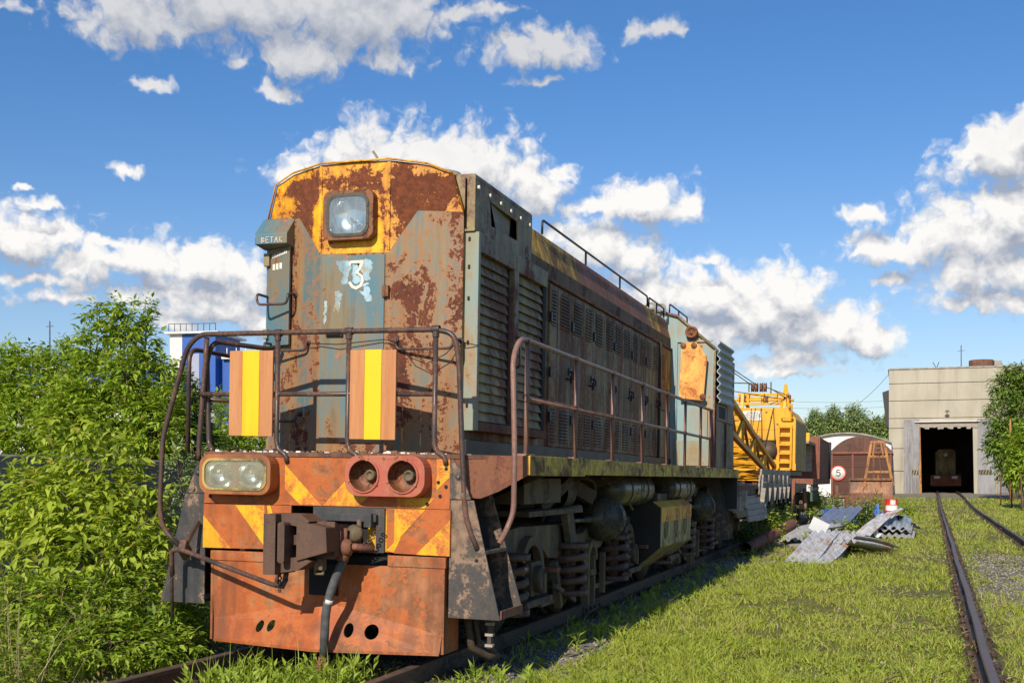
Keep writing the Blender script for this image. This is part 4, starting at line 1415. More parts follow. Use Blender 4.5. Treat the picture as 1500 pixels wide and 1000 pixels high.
# ---- underframe: bogies, tank, reservoirs ---------------------------------------------------------
def bogie(yc, side_gear=True):
    """origin at the bogie centre; copied for the rear one"""
    t = bpy.data.objects.new('bogie', None)
    COL.objects.link(t)
    t.parent = loco
    t.location = (0, yc - YL, 0)

    def bp(name, mb_, mats, parent=None, bevel=0.0):
        return mb_.build(name, mats, parent or t, (0, 0, 0), bevel)
    f = MB()
    for s in (1, -1):
        prof = [(-2.4, .62), (-2.4, .95), (-1.9, .98), (-.6, .96), (-.25, .84), (.25, .84), (.6, .96), (1.9, .98), (2.45, .94), (2.45, .70), (2.1, .66), (1.9, .80), (1.3, .80), (1.0, .66), (.4, .62), (-.4, .62), (-1.0, .66), (-1.3, .80), (-1.9, .80), (-2.1, .66)]
        f.prism(prof, 'x', *sorted((s * 1.00, s * 1.10)), 0)
        for (y, r) in ((-1.70, .34), (.40, .20), (2.10, .32)):
            th_ = .085 if r > .25 else .07
            pl = [(y + r * math.cos(a), .56 + r * math.sin(a)) for a in np.linspace(math.pi * 1.02, -.02 * math.pi, 16)]
            pin = [(y + (r - th_) * math.cos(a), .56 + (r - th_) * math.sin(a)) for a in np.linspace(-.02 * math.pi, math.pi * 1.02, 16)]
            f.prism(pl + pin, 'x', *sorted((s * 1.10, s * 1.17)), 1)
        f.bar((s * 1.13, .9, .95), (s * 1.13, 1.4, .55), .05, .09, 0)
        f.bar((s * 1.13, -.5, .9), (s * 1.13, -.05 + .3, .52), .05, .09, 0)
        pass
        for yy_ in (.28, .52):
            f.box(*sorted((s * 1.08, s * 1.16)), yy_ - .03, yy_ + .03, .10, .60, 0)
        f.box(*sorted((s * 1.08, s * 1.18)), .30, .50, .40, .46, 0)
        f.box(*sorted((s * 1.02, s * 1.10)), -1.2, 2.3, .22, .27, 0)
        f.bar((s * 1.15, -.95, .40), (s * 1.15, -.25, .20), .04, .05, 0)
        f.bar((s * 1.12, -.9, .62), (s * 1.12, -.7, .18), .07, .07, 0)
        f.bar((s * 1.12, 1.0, .6), (s * 1.12, 1.0, .16), .06, .06, 0)
    f.box(-1.0, 1.0, -.3, .3, .62, .95, 0)
    f.box(-1.0, 1.0, -2.3, -2.2, .62, .9, 0)
    f.box(-1.0, 1.0, 2.2, 2.3, .62, .9, 0)
    bp('bogie_frame', f, [M['grimylight'], M['grimylight']], bevel=.01)
    for y in (-1.70, 0.40, 2.10):
        w = MB()
        w.cyl((-.95, y, .52), (.95, y, .52), .075, 14, 0)
        for s in (1, -1):
            w.lathe([(.03, -.06), (.52, -.055), (.525, .03), (.475, .04), (.47, .07), (.30, .05), (.12, .09), (.02, .09)], (s * .765, y, .52), (s, 0, 0), 36, 0)
            w.lathe([(.49, -.09), (.555, -.085), (.555, -.055), (.52, -.05)], (s * .765, y, .52), (s, 0, 0), 36, 1)
        bp('wheelset', w, [M['grimy'], M['railtop']])
        for s in (1, -1):
            if y == .40:
                continue
            b = MB()
            b.box(*sorted((s * .98, s * 1.20)), y - .15, y + .15, .38, .68, 0)
            b.lathe([(.115, 0), (.115, .05), (.09, .07), (.085, .055), (.0, .055)], (s * 1.2, y, .53), (s, 0, 0), 16, 0)
            for q in range(6):
                b.cyl((s * 1.24, y + .10 * math.cos(q * 1.047), .53 + .10 * math.sin(q * 1.047)), (s * 1.262, y + .10 * math.cos(q * 1.047), .53 + .10 * math.sin(q * 1.047)), .013, 6, 0)
            b.box(*sorted((s * 1.2, s * 1.27)), y + .03, y + .08, .40, .58, 1)
            b.cyl((s * 1.22, y + .14, .60), (s * 1.32, y + .14, .60), .022, 8, 2)
            b.box(*sorted((s * 1.28, s * 1.36)), y + .1, y + .2, .58, .62, 2)
            b.box(*sorted((s * 1.05, s * 1.24)), y - .38, y + .38, .30, .36, 0)
            bp('axle_box', b, [M['grimy'], M['grimylight'], M['gusset']], bevel=.012)
    for s in (1, -1):
        for (dy, rad, wire_, turns) in ((-2.35, .14, .034, 3.6), (-.52, .15, .036, 3.6), (1.28, .15, .036, 3.6), (1.72, .09, .026, 4.4)):
            sp_ = MB()
            sp_.helix((s * 1.16, dy), rad, .33, .72, turns, wire_, 8, 0)
            sp_.cyl((s * 1.16, dy, .28), (s * 1.16, dy, .33), rad + .04, 16, 0)
            sp_.cyl((s * 1.16, dy, .73), (s * 1.16, dy, .78), rad + .04, 16, 0)
            sp_.cyl((s * 1.16, dy, .3), (s * 1.16, dy, .75), rad * .45, 10, 0)
            bp('coil_spring', sp_, M['spring'])
    for s in (1, -1):
        g = MB()
        g.lathe([(.03, -.32), (.035, -.05), (.07, 0), (.12, .02), (.20, .10), (.22, .20), (.24, .22), (.24, .26), (.21, .28), (.21, .42), (.12, .46), (.0, .47)], (s * 1.18, .35, .98), (.12 * s, 1, 0), 22, 0)
        g.tube([(s * 1.18, .02, .98), (s * 1.16, -.6, .99)], .022, 8, 0)
        g.prism([(-.75, 1.06), (-.52, 1.08), (-.36, .74), (-.48, .66), (-.56, .72)], 'x', *sorted((s * 1.14, s * 1.20)), 1)
        g.lathe([(.08, 0), (.08, .06), (.03, .08)], (s * 1.18, -.44, .70), (s, 0, 0), 14, 1)
        bp('brake_cylinder', g, [M['res'], M['grimylight']])
        q = MB()
        q.tube(fillet([(s * 1.15, .5, 1.15), (s * 1.15, .5, 1.36), (s * 1.1, .3, 1.40), (s * .9, .1, 1.42)], .1, 4), .022, 8)
        q.tube(fillet([(s * 1.1, -1.9, 1.10), (s * 1.2, -1.0, 1.10), (s * 1.2, -.3, 1.12)], .1, 4), .03, 8)
        q.box(*sorted((s * .9, s * 1.25)), -2.1, -.35, 1.07, 1.12)
        q.bar((s * 1.1, -1.35, 1.12), (s * 1.25, -.75, 1.42), .08, .10)
        q.bar((s * .9, -.2, 1.42), (s * 1.2, .15, 1.2), .14, .14)
        bp('brake_rigging', q, M['grimy'], bevel=.006)
    return t


b1 = bogie(11.45)
b2 = copy_tree(b1, loco)
b2.location = (0, 17.75 - YL, 0)

mb = MB()
tp = [(-1.43, .62), (-1.43, 1.06), (-1.36, 1.12), (1.36, 1.12), (1.46, 1.05), (1.46, .58), (1.10, .28), (-1.10, .28)]
mb.prism(tp, 'y', 13.95, 16.1, 0)
for y in (14.32, 15.0, 15.65):
    mb.prism([(y + .085 * math.cos(a), .81 + .12 * math.sin(a)) for a in np.linspace(0, 2 * math.pi, 16)[:-1]], 'x', 1.45, 1.464, 2)
    mb.plate([(y + .11 * math.cos(a), .81 + .15 * math.sin(a)) for a in np.linspace(0, 2 * math.pi, 20)[:-1]], [[(y + .085 * math.cos(a), .81 + .12 * math.sin(a)) for a in np.linspace(0, 2 * math.pi, 20)[:-1]]], 'x', 1.46, 1.472, 1)
mb.prism([(-1.44, .6), (-1.44, 1.06), (-1.36, 1.125), (1.36, 1.125), (1.465, 1.05), (1.465, .58), (1.10, .272), (-1.10, .272)], 'y', 13.93, 13.952, 2)
ft = lp('fuel_tank', mb, [M['tank'], M['tank'], M['blackpaint']], bevel=.015)
mb = MB()
mb.prism([(1.36, 1.124), (1.463, 1.052), (1.463, .88), (1.467, .88), (1.469, 1.056), (1.362, 1.13)], 'y', 13.96, 16.09)
lp('yellow_tank_band', mb, M['yellow'], ft)
for (ya, yb) in ((12.3, 14.05), (15.25, 17.0)):
    for s in (1, -1):
        mb = MB()
        L_ = yb - ya
        mb.lathe([(.0, 0), (.10, .01), (.16, .05), (.185, .12), (.185, L_ - .12), (.16, L_ - .05), (.10, L_ - .01), (0, L_)], (s * 1.20, ya, 1.275), (0, 1, 0), 24)
        for y in (ya + .45, yb - .45):
            mb.lathe([(.19, -.03), (.195, -.03), (.195, .03), (.19, .03)], (s * 1.2, y, 1.275), (0, 1, 0), 24)
        lp('air_reservoir', mb, M['res'])
mb = MB()
for (p, q_) in (((1.0, 9.3, 1.35), (1.0, 12.2, 1.35)), ((.9, 13.0, 1.2), (.9, 16, 1.2))):
    mb.tube([p, q_], .03, 8)
mb.tube(fillet([(1.25, 14.2, 1.35), (1.30, 14.35, 1.2), (1.2, 14.5, 1.28), (1.3, 14.7, 1.15), (1.3, 14.9, 1.12)], .1, 4), .025, 8)
mb.box(1.1, 1.35, 14.3, 14.9, 1.12, 1.22)
mb.tube([(1.2, 12.0, 1.42), (1.28, 12.9, 1.15), (1.3, 13.1, 1.05)], .02, 8)
mb.box(.6, 1.25, 9.2, 10.3, 1.18, 1.40)
mb.lathe([(.16, 0), (.17, .05), (.17, .28), (.1, .32), (0, .33)], (1.05, 10.7, 1.26), (0, 1, 0), 16)
lp('pipework', mb, M['grimy'], bevel=.006)

# rear end
mb = MB()
mb.box(-1.5, 1.55, 20.2, 20.26, .9, 1.57)
mb.box(-.2, .3, 20.26, 20.8, .85, 1.1)
lp('rear_beam', mb, M['blackpaint'], bevel=.006)
mb = MB()
for (xa, y) in ((1.45, 20.22), (1.2, 20.22)):
    mb.tube(fillet([(xa, y, 2.45), (xa, y + .05, 1.7), (xa + .05, y + .08, .95)], .2, 4), .018, 8)
mb.tube([(1.45, 20.22, 2.43), (.4, 20.22, 2.43)], .018, 8)
mb.tube([(1.45, 20.22, 2.0), (.4, 20.22, 2.0)], .018, 8)
lp('rear_handrail', mb, M['pipe'])
for y in (19.7, 20.15):
    mb = MB()
    mb.prism([(1.15, .40), (1.50, .40), (1.25, 1.42), (1.1, 1.42)], 'y', y, y + .014)
    lp('step_plate', mb, M['black'])


# ================================================================== GROUND
def track_x(y):
    return 1.195 + .0246 * np.asarray(y, float)


def ground_z(x, y):
    x = np.asarray(x, float)
    y = np.asarray(y, float)
    z = -.150 + rise(y)
    z = z + .018 * np.sin(x * 1.7 + y * .6) * np.cos(y * 1.1 - x * .4) + .010 * np.sin(x * 5.1 + 1.3) * np.sin(y * 4.3)
    z = z - .035 * np.exp(-((x - XC) / 1.5) ** 4) * (y < 60)
    z = z - .022 * np.exp(-((x - track_x(y)) / 1.25) ** 4)
    z = z + .10 * sstep(-6.2, -9.0, x)
    z = z + .10 * np.exp(-(((x + 1.6) / 1.6) ** 2 + ((y - 24) / 5.0) ** 2))
    return z


gx = np.concatenate([np.linspace(-900, -60, 12), np.linspace(-55, -13, 15), np.linspace(-12, 8, 110), np.linspace(9, 60, 22), np.linspace(70, 900, 12)])
gy = np.concatenate([np.linspace(-60, 4, 10), np.linspace(5, 45, 150), np.linspace(46, 130, 60), np.linspace(140, 1500, 24)])
GX, GY = np.meshgrid(gx, gy)
V = np.stack([GX.ravel(), GY.ravel(), ground_z(GX, GY).ravel()], 1)
nx, ny = len(gx), len(gy)
ii, jj = np.meshgrid(np.arange(nx - 1), np.arange(ny - 1))
k = (jj * nx + ii).ravel()
F = np.stack([k, k + 1, k + nx + 1, k + nx], 1)


def ground_mat():
    m, t, b = new_mat('grassy_soil_and_gravel')
    P = t.obj()
    s = t.sep(P)
    n1 = t.noise(P, .55, 6, .6)
    n2 = t.noise(P, 4.0, 6, .65)
    n3 = t.noise(P, 30, 5, .7)
    green = t.mix(t.ss(n2, .3, .7), (.10, .115, .022), (.19, .19, .045))
    green = t.mix(t.ss(n3, .45, .7), green, (.24, .20, .085))
    soil = t.mix(t.ss(n3, .3, .7), (.075, .06, .04), (.19, .155, .105))
    col = t.mix(t.ss(t.m('ADD', t.m('MULTIPLY', n1, .55), t.m('MULTIPLY', n2, .45)), .54, .64), green, soil)
    vo = t.node('ShaderNodeTexVoronoi')
    t.put(vo.inputs['Vector'], P)
    vo.inputs['Scale'].default_value = 26
    st = t.sep(vo.outputs['Color'])
    grav = t.mix(st[0], (.13, .11, .085), (.40, .355, .28))
    grav = t.mix(t.ss(n2, .4, .7, 0, .5), grav, (.12, .10, .075))

    def band(v, c, w, soft):
        return t.ss(t.m('ABSOLUTE', t.m('SUBTRACT', v, c)), w + soft, w)
    wob = t.m('MULTIPLY_ADD', n2, 1.6, -.8)
    wob1 = t.m('MULTIPLY_ADD', n1, 2.4, -1.2)
    # ballast of the left track, gravel patch between the right rails and beyond, yard before the shed
    b1 = band(t.m('ADD', s[0], wob), XC, 1.75, .5)
    rx = t.m('SUBTRACT', s[0], t.m('MULTIPLY_ADD', s[1], .0246, 1.195))
    g1 = t.m('MULTIPLY', t.ss(t.m('ADD', rx, wob1), -.85, -.3), t.m('MULTIPLY', t.ss(t.m('ADD', rx, wob1), 2.6, 1.8), t.m('MULTIPLY', t.ss(s[1], 12, 15), t.ss(t.m('ADD', s[1], t.m('MULTIPLY', wob1, 3)), 27, 22))))
    g2 = t.ss(t.m('ADD', s[1], t.m('MULTIPLY', wob1, 9)), 78, 92)
    patch = t.ss(t.noise(t.v('ADD', P, (9, 4, 0)), .38, 5, .62), .60, .66)
    gm = t.m('MAXIMUM', t.m('MAXIMUM', b1, t.m('MULTIPLY', g1, .9)), t.m('MAXIMUM', g2, t.m('MULTIPLY', patch, .35)))
    col = t.mix(gm, col, grav)
    # dark brown line beside each rail of the right track
    d1 = t.m('MINIMUM', t.m('ABSOLUTE', t.m('ADD', rx, .795)), t.m('ABSOLUTE', t.m('SUBTRACT', rx, .795)))
    dk = t.ss(t.m('ADD', d1, t.m('MULTIPLY_ADD', n3, .22, -.11)), .20, .08)
    col = t.mix(t.m('MULTIPLY', dk, .85), col, (.05, .036, .028))
    t.put(b.inputs['Base Color'], col)
    b.inputs['Roughness'].default_value = .95
    b.inputs['Specular IOR Level'].default_value = .15
    bump(t, b, t.m('ADD', t.m('MULTIPLY', n3, .7), t.m('MULTIPLY', st[0], .5)), .7, .03)
    return m


g = np_mesh('ground', V, F, ground_mat(), smooth=True)
tag(g, kind='structure')


# ================================================================== TRACKS
def rail_mb(fn, y0, y1, step, org):
    """swept rail section; fn(y) -> x, z of the rail foot centre at rail head height 0"""
    prof = [(-.07, -.18), (.07, -.18), (.07, -.165), (.012, -.14), (.010, -.045), (.036, -.035), (.037, -.006), (.028, 0), (-.028, 0), (-.037, -.006), (-.036, -.035), (-.010, -.045), (-.012, -.14), (-.07, -.165)]
    mb = MB()
    ys_ = np.arange(y0, y1 + .01, step)
    n = len(prof)
    o = 0
    for y in ys_:
        x, z = fn(y)
        mb.v += [(x + p[0] - org[0], y - org[1], z + p[1] - org[2]) for p in prof]
    for i in range(len(ys_) - 1):
        for k_ in range(n):
            l_ = (k_ + 1) % n
            mb.f.append([i * n + k_, i * n + l_, (i + 1) * n + l_, (i + 1) * n + k_])
            mb.mi.append(1 if k_ == 7 else 0)
            mb.sm.append(False)
    mb.f.append(list(range(n)))
    mb.mi.append(0)
    mb.sm.append(False)
    return mb


def sleeper_mb(r):
    s = MB()
    s.box(-1.32, 1.32, -.115, .115, -.27, -.178)
    return s


def clip_mb(x):
    c = MB()
    if True:
        for sx_ in (1, -1):
            c.box(x + sx_ * .075 - .05, x + sx_ * .075 + .05, -.09, .09, -.183, -.165)
            for dy in (-.05, .05):
                c.cyl((x + sx_ * .095, dy, -.17), (x + sx_ * .095, dy, -.118), .017, 8)
                c.lathe([(.030, 0), (.030, .022), (.0, .024)], (x + sx_ * .095, dy, -.142), (0, 0, 1), 6, 0, False)
    return c


def make_track(name, loc, fn, tiltfn, y0, y1, spacing, label, tilt=0.0):  # sleepers are laid wider apart beyond 45 m
    t = thing(name, loc, label, 'railway track')
    t.rotation_euler = (0, tilt, 0)
    for s in (-.795, .795):
        ra = rail_mb(lambda y: (fn(y)[0] + s + .007 * math.sin(y * .55 + s) + .004 * math.sin(y * 1.7), fn(y)[1] + .004 * math.sin(y * .8 + s * 2)), y0, y1, 1.0, loc).build('rail', [M['rail'], M['railtop']], t)
        for yj in ((13.2, 25.7, 38.2) if s > 0 else (11.0, 23.5, 36.0)):
            mj = MB()
            xj, zj = fn(yj)
            for sx_ in (1, -1):
                mj.box(xj + s + sx_ * .022 - .012, xj + s + sx_ * .022 + .012, yj - .4, yj + .4, zj - .14, zj - .045)
                for dy in (-.3, -.1, .1, .3):
                    mj.cyl((xj + s + sx_ * .03, yj + dy, zj - .09), (xj + s + sx_ * .06, yj + dy, zj - .09), .02, 6)
            mj.build('joint_plate', M['rail'], ra, loc)
    base = None
    y = y0 + .4
    while y < y1 - .3:
        x, z = fn(y)
        p = (x - loc[0], y - loc[1], z - loc[2])
        if base is None:
            base = sleeper_mb(0).build('sleeper', M['sleeper'], t, bevel=.008)
            cls_ = [clip_mb(q).build('rail_fastening', M['rail'], base) for q in (-.795, .795)]
            base.location = p
        else:
            c = base.copy()
            COL.objects.link(c)
            c.parent = t
            c.location = p
            if y < 62:
                for cl in cls_:
                    d = cl.copy()
                    COL.objects.link(d)
                    d.parent = c
        y += spacing if y < 45 else spacing * 2.4
    return t


make_track('railway_track', (XC, 14, 0), lambda y: (XC, 0.0), None, 4.0, 52, .62, 'rusty weedy track the derelict locomotive stands on', TILT)
make_track('railway_track', (1.6, 20, 0), lambda y: (float(track_x(y)), float(rise(y))), None, 6.0, 128, .64, 'empty rail track running through the lawn into the shed doorway')

# ================================================================== ENGINE SHED (concrete, open doorway)
SY, SX0, SX1 = 104.2, -.90, 15.5
SZ = .30
sh = thing('engine_shed', (SX0, SY, SZ), 'tall grey concrete engine shed with a dark open doorway', 'building')


def shb(name, mb, mats, parent=None, bevel=0.0):
    return mb.build(name, mats, parent or sh, (SX0, SY, SZ), bevel)


def concrete_mat():
    m, t, b = new_mat('precast_concrete_panels')
    P = t.obj()
    s = t.sep(P)
    n1 = t.noise(t.v('MULTIPLY', P, (1, 1, .35)), .8, 6, .6)
    n2 = t.noise(P, 9, 5, .65)
    c = t.mix(t.ss(n1, .3, .7), (.345, .31, .235), (.43, .39, .305))
    c = t.mix(t.ss(n2, .55, .75, 0, .5), c, (.27, .24, .18))
    n3 = t.noise(t.v('MULTIPLY', P, (1.6, 1.6, .12)), 1, 5, .6)
    c = t.mix(t.ss(n3, .52, .72, 0, .6), c, (.24, .215, .165))
    t.put(b.inputs['Base Color'], c)
    b.inputs['Roughness'].default_value = .9
    bump(t, b, n2, .25, .02)
    return m


M['panel'] = concrete_mat()
M['doorgrey'] = paint('grey_shed_door_paint', (.27, .265, .27), (.225, .22, .225), rust=(.20, .17, .145), halo=(.24, .22, .21), amount=.3, scale=.8, seed=50, rough=.6, runs=.7)
dx0, dx1, dz = 1.50, 6.05, 5.95
mb = MB()
zr = [-.6, 1.95, 4.6, 6.35, 7.98, 9.35, 10.78]
zr = [-.6, 1.85, 3.75, 5.45, 6.28, 7.75, 9.2, 10.40]
for i in range(len(zr) - 1):
    a, b_ = zr[i] + SZ + (.05 if i else 0), zr[i + 1] + SZ
    if zr[i + 1] <= 6.3:
        mb.box(SX0, dx0, SY, SY + .3, a, b_, 0)
        mb.box(dx1, SX1, SY, SY + .3, a, b_, 0)
    else:
        mb.box(SX0, SX1, SY + (.004 * (i % 2)), SY + .3, a, b_, 0)
mb.box(SX0 + .01, SX1 - .01, SY + .31, SY + .34, 6.3 + SZ, 10.3 + SZ, 1)
mb.box(SX0 + .01, dx0 - .01, SY + .31, SY + .34, SZ, 6.3 + SZ, 1)
mb.box(dx1 + .01, SX1 - .01, SY + .31, SY + .34, SZ, 6.3 + SZ, 1)
mb.box(dx0, dx1, SY + .01, SY + .29, dz + SZ - .05, 6.28 + SZ, 0)
for x in (SX0, SX1 - .3):
    mb.box(x + .004, x + .296, SY + .3, SY + 40, SZ - .6, SZ + 10.40, 0)
mb.box(SX0 + .3, SX1 - .3, SY + 40, SY + 40.3, SZ - .6, SZ + 10.40, 0)
mb.box(SX0 + .31, SX1 - .31, SY + .31, SY + 39.9, SZ - .16, SZ - .10, 1)
for x in (dx0 + .0, dx1 - .16):
    pass
shb('wall', mb, [M['panel'], M['concrete']])
mb = MB()
mb.box(SX0 - .08, SX1 + .08, SY - .08, SY + 40.4, SZ + 10.40, SZ + 10.52)
mb.box(SX0 + .3, SX1, SY + .31, SY + 40, SZ + 10.2, SZ + 10.38)
rfo = shb('roof', mb, M['concrete'])
mb = MB()
mb.lathe([(.98, 0), (1.0, .05), (1.0, .78), (.96, .82), (.0, .82)], (6.6, SY + 4, SZ + 10.55), (0, 0, 1), 22, 0)
mb.box(7.62, 8.2, SY + 3.6, SY + 4.3, SZ + 10.62, SZ + 11.3, 1)
shb('roof_vent', mb, [M['brownrust'], M['plankgrey']], rfo)
mb = MB()
for (x, r, h) in ((11.0, .35, .55), (12.0, .3, .35)):
    mb.lathe([(r, 0), (r, h * .6), (r * 1.2, h * .6), (r * 1.2, h * .75), (0, h)], (x, SY + 3, SZ + 10.52), (0, 0, 1), 14, 0)
shb('vent_pipe', mb, M['plankgrey'], rfo)
mb = MB()
mb.tube([(4.85, SY + 1, SZ + 10.5), (4.85, SY + 1, SZ + 12.4)], .035, 6)
mb.bar((4.55, SY + 1, SZ + 11.9), (5.15, SY + 1, SZ + 11.95), .03, .03)
for d in (-.2, .15):
    mb.tube([(2.9, SY + 1, SZ + 10.5), (2.9 + d * 1.4, SY + 1, SZ + 11.05)], .03, 5)
shb('roof_mast', mb, M['grimy'], rfo)
mb = MB()
mb.prism([(SX0 - .55, SZ + 8.6), (SX0, SZ + 8.8), (SX0, SZ + 5.6), (SX0 - .22, SZ + 5.7)], 'y', SY + 1.0, SY + 6, 0)
shb('side_hatch', mb, M['blackpaint'])
for (x0, x1) in ((.28, 1.50), (6.08, 9.2)):
    mb = MB()
    mb.box(x0, x1, SY - .16, SY - .06, SZ - .05, SZ + 6.18, 0)
    if x0 > 5:
        mb.box(7.55, 8.55, SY - .175, SY - .155, SZ + .05, SZ + 2.1, 0)
        mb.box(7.50, 7.55, SY - .17, SY - .15, SZ + .05, SZ + 2.15, 2)
        hx0, hx1 = 6.14, 7.15
    else:
        hx0, hx1 = .95, 1.46
    mb.box(hx0, hx1, SY - .172, SY - .16, SZ + 1.55, SZ + 1.95, 1)
    n = int((hx1 - hx0) / .22)
    for k_ in range(n):
        xk = hx0 + .03 + k_ * .22
        mb.prism([(xk, SZ + 1.57), (xk + .09, SZ + 1.57), (xk + .2, SZ + 1.93), (xk + .11, SZ + 1.93)], 'y', SY - .178, SY - .17, 2)
    shb('door_leaf', mb, [M['doorgrey'], M['blackpaint'], M['tank']])
mb = MB()
mb.box(1.15, 6.25, SY - .35, SY - .05, SZ + 5.95, SZ + 6.02, 1)
mb.box(1.50, 6.05, SY - .10, SY - .01, SZ + 5.55, SZ + 5.96, 0)
rr = random.Random(4)
x = 1.5
while x < 5.9:
    w_ = rr.uniform(.1, .35)
    mb.box(x, min(6.05, x + w_), SY - .09, SY - .03, SZ + 5.55 - rr.uniform(0, .22), SZ + 5.56, 0)
    x += w_
shb('door_lintel', mb, [M['plankgrey'], M['white']])
mb = MB()
mb.prism([(1.50, SZ), (1.72, SZ), (1.60, SZ + 5.6), (1.50, SZ + 5.6)], 'y', SY - .03, SY + .02, 0)
shb('door_post', mb, M['aframe'])
mb = MB()
mb.prism([(5.80, SZ), (6.06, SZ), (6.06, SZ + 5.6), (5.70, SZ + 5.5)], 'y', SY - .03, SY + .02, 1)
shb('door_post', mb, [M['aframe'], M['panel']])
mb = MB()
mb.tube([(8.75, SY - .12, SZ + 6.2), (8.75, SY - .12, SZ + 10.3)], .06, 8)
mb.tube([(9.05, SY - .12, SZ + 8.2), (9.05, SY - .12, SZ + 10.3)], .03, 6)
shb('down_pipe', mb, M['grimy'])
mb = MB()
mb.bar((3.7, SY, SZ + 6.75), (3.7, SY - .5, SZ + 6.9), .05, .05)
mb.lathe([(.04, 0), (.16, -.08), (.20, -.14), (.0, -.12)], (3.7, SY - .52, SZ + 6.9), (0, 0, 1), 14)
shb('wall_lamp', mb, M['grimylight'])
# engine standing inside
ie = thing('shunting_engine', (3.9, SY + 9, SZ + .1), 'dim locomotive front standing inside the dark shed doorway', 'locomotive')
mb = MB()
mb.prism([(-.85, 1.5), (-.85, 3.5), (-.6, 3.8), (.6, 3.8), (.85, 3.5), (.85, 1.5)], 'y', 0, 6, 0)
mb.build('hood', M['side'], ie)
mb = MB()
mb.box(-1.3, 1.3, -.5, -.35, .5, 1.5)
mb.build('buffer_beam', M['ironred'], ie)
for x in (-.75, .75):
    mb = MB()
    mb.box(x - .25, x + .25, -.6, -.5, 1.15, 1.4)
    mb.build('headlight', M['white'], ie)
mb = MB()
mb.lathe([(.2, 0), (.2, .08), (0, .09)], (0, 0, 3.35), (0, -1, 0), 14)
mb.build('nose_lamp', M['white'], ie)

# ================================================================== WHITE ARCHED HALL BEHIND THE WAGONS
hd = 86
h0, h1 = at(1172, 640, hd), at(1306, 640, hd)
hall = thing('storage_hall', (h0.x, h0.y, 0), 'low white hall with a shallow arched roof behind the brown wagon body', 'building')
mb = MB()
w = h1.x - h0.x
ztop, zside = 4.75, 4.05
arc = [(w * t_, zside + (ztop - zside) * (1 - (2 * t_ - 1) ** 2)) for t_ in np.linspace(0, 1, 15)]
mb.prism([(0, 0)] + arc + [(w, 0)], 'y', 0, 25)
mb.build('wall', plain('pinkish_white_render', (.72, .66, .63), .85, 0, .06, 2), hall)
mb = MB()
A = [(x - .0, -.3, z + .01) for x, z in arc]
B = [(x, 25.3, z + .01) for x, z in arc]
mb.strip(A, B).strip([(p[0], p[1], p[2] + .09) for p in A], [(p[0], p[1], p[2] + .09) for p in B]).strip(A, [(p[0], p[1], p[2] + .09) for p in A])
mb.build('roof', M['concrete'], hall)
mb = MB()
mb.box(w * .5, w * .8, -.02, .03, .2, 2.6)
mb.build('gate', M['galv'], hall)

# ================================================================== BLUE AND WHITE FACTORY, LEFT
fd = 95
f0 = at(265, 600, fd)
fac = thing('factory_building', (f0.x, f0.y, 0), 'long white and blue factory with a flat-roofed stair tower', 'building', rz=.15)
M['fblue'] = plain('cobalt_cladding', (.012, .085, .36), .5, 0, .06, 1)
M['fgrey'] = plain('lavender_grey_render', (.33, .34, .44), .8, 0, .06, 1)
M['fwhite'] = plain('factory_white_render', (.66, .63, .60), .85, 0, .1, 2)
mb = MB()
mb.box(-.95, .10, 0, 5, 0, 13.2, 0)
mb.box(.10, .75, .01, 5, 6.2, 13.2, 1)
mb.box(.75, 1.55, .012, 5, 0, 11.6, 2)
mb.box(.75, 1.55, .014, 5, 11.6, 13.2, 1)
mb.box(1.55, 2.95, .02, 5, 7.5, 13.2, 1)
mb.box(.10, .75, .016, 5, 0, 6.2, 2)
mb.box(1.55, 2.95, .022, 5, 0, 7.5, 2)
mb.build('stair_tower', [M['fwhite'], M['fblue'], M['fgrey']], fac)
mb = MB()
mb.box(-1.25, 3.35, -.4, 5.5, 13.2, 13.36)
mb.build('tower_roof', M['fwhite'], fac)
mb = MB()
for x in np.linspace(-.9, 3.1, 9):
    mb.tube([(x, -.3, 13.4), (x, -.3, 14.0)], .03, 5)
mb.tube([(-.9, -.3, 14.0), (3.1, -.3, 13.98)], .025, 5)
mb.build('roof_railing', M['grimy'], fac)
mb = MB()
mb.box(2.95, 7.5, 1, 30, 6.0, 11.2, 1)
mb.box(2.95, 7.5, 1.01, 30, 0, 6.0, 2)
mb.box(3.2, 7.9, .6, 30, 11.2, 11.42, 0)
mb.box(-30, -1.0, 2, 30, 0, 9.2, 0)
mb.box(-30, -1.0, 1.98, 30, 9.2, 10.7, 1)
mb.box(-30.3, -.6, 1.6, 30, 10.7, 10.9, 0)
for x in np.arange(-29, -2, 1.6):
    mb.tube([(x, 1.8, 10.9), (x, 1.8, 11.6)], .045, 4)
for x in np.arange(3.6, 7.6, .8):
    mb.tube([(x, .8, 11.4), (x, .8, 12.1)], .045, 4)
mb.build('main_block', [M['fwhite'], M['fblue'], M['fgrey']], fac)
for (x, z) in ((.12, 10.2), (-4, 6.5), (-8, 6.5), (-12, 6.5), (-16, 6.5)):
    mb = MB()
    y = 0 if x > -1 else 2
    mb.box(x - .22, x + .22, y - .03, y + .02, z - .9, z + .9, 0)
    mb.build('window', M['blackpaint'], fac)
am = at(73, 500, 110)
o = MB().tube([(0, 0, 0), (0, 0, 9.5), (0, 0, 16.3)], .1, 6, radii=[.12, .09, .05]).bar((-.4, 0, 15.8), (.4, 0, 15.8), .06, .06).build('antenna_mast', M['grimy'])
o.location = (am.x, am.y, 0)
tag(o, 'thin antenna mast sticking up behind the bushes', 'mast')

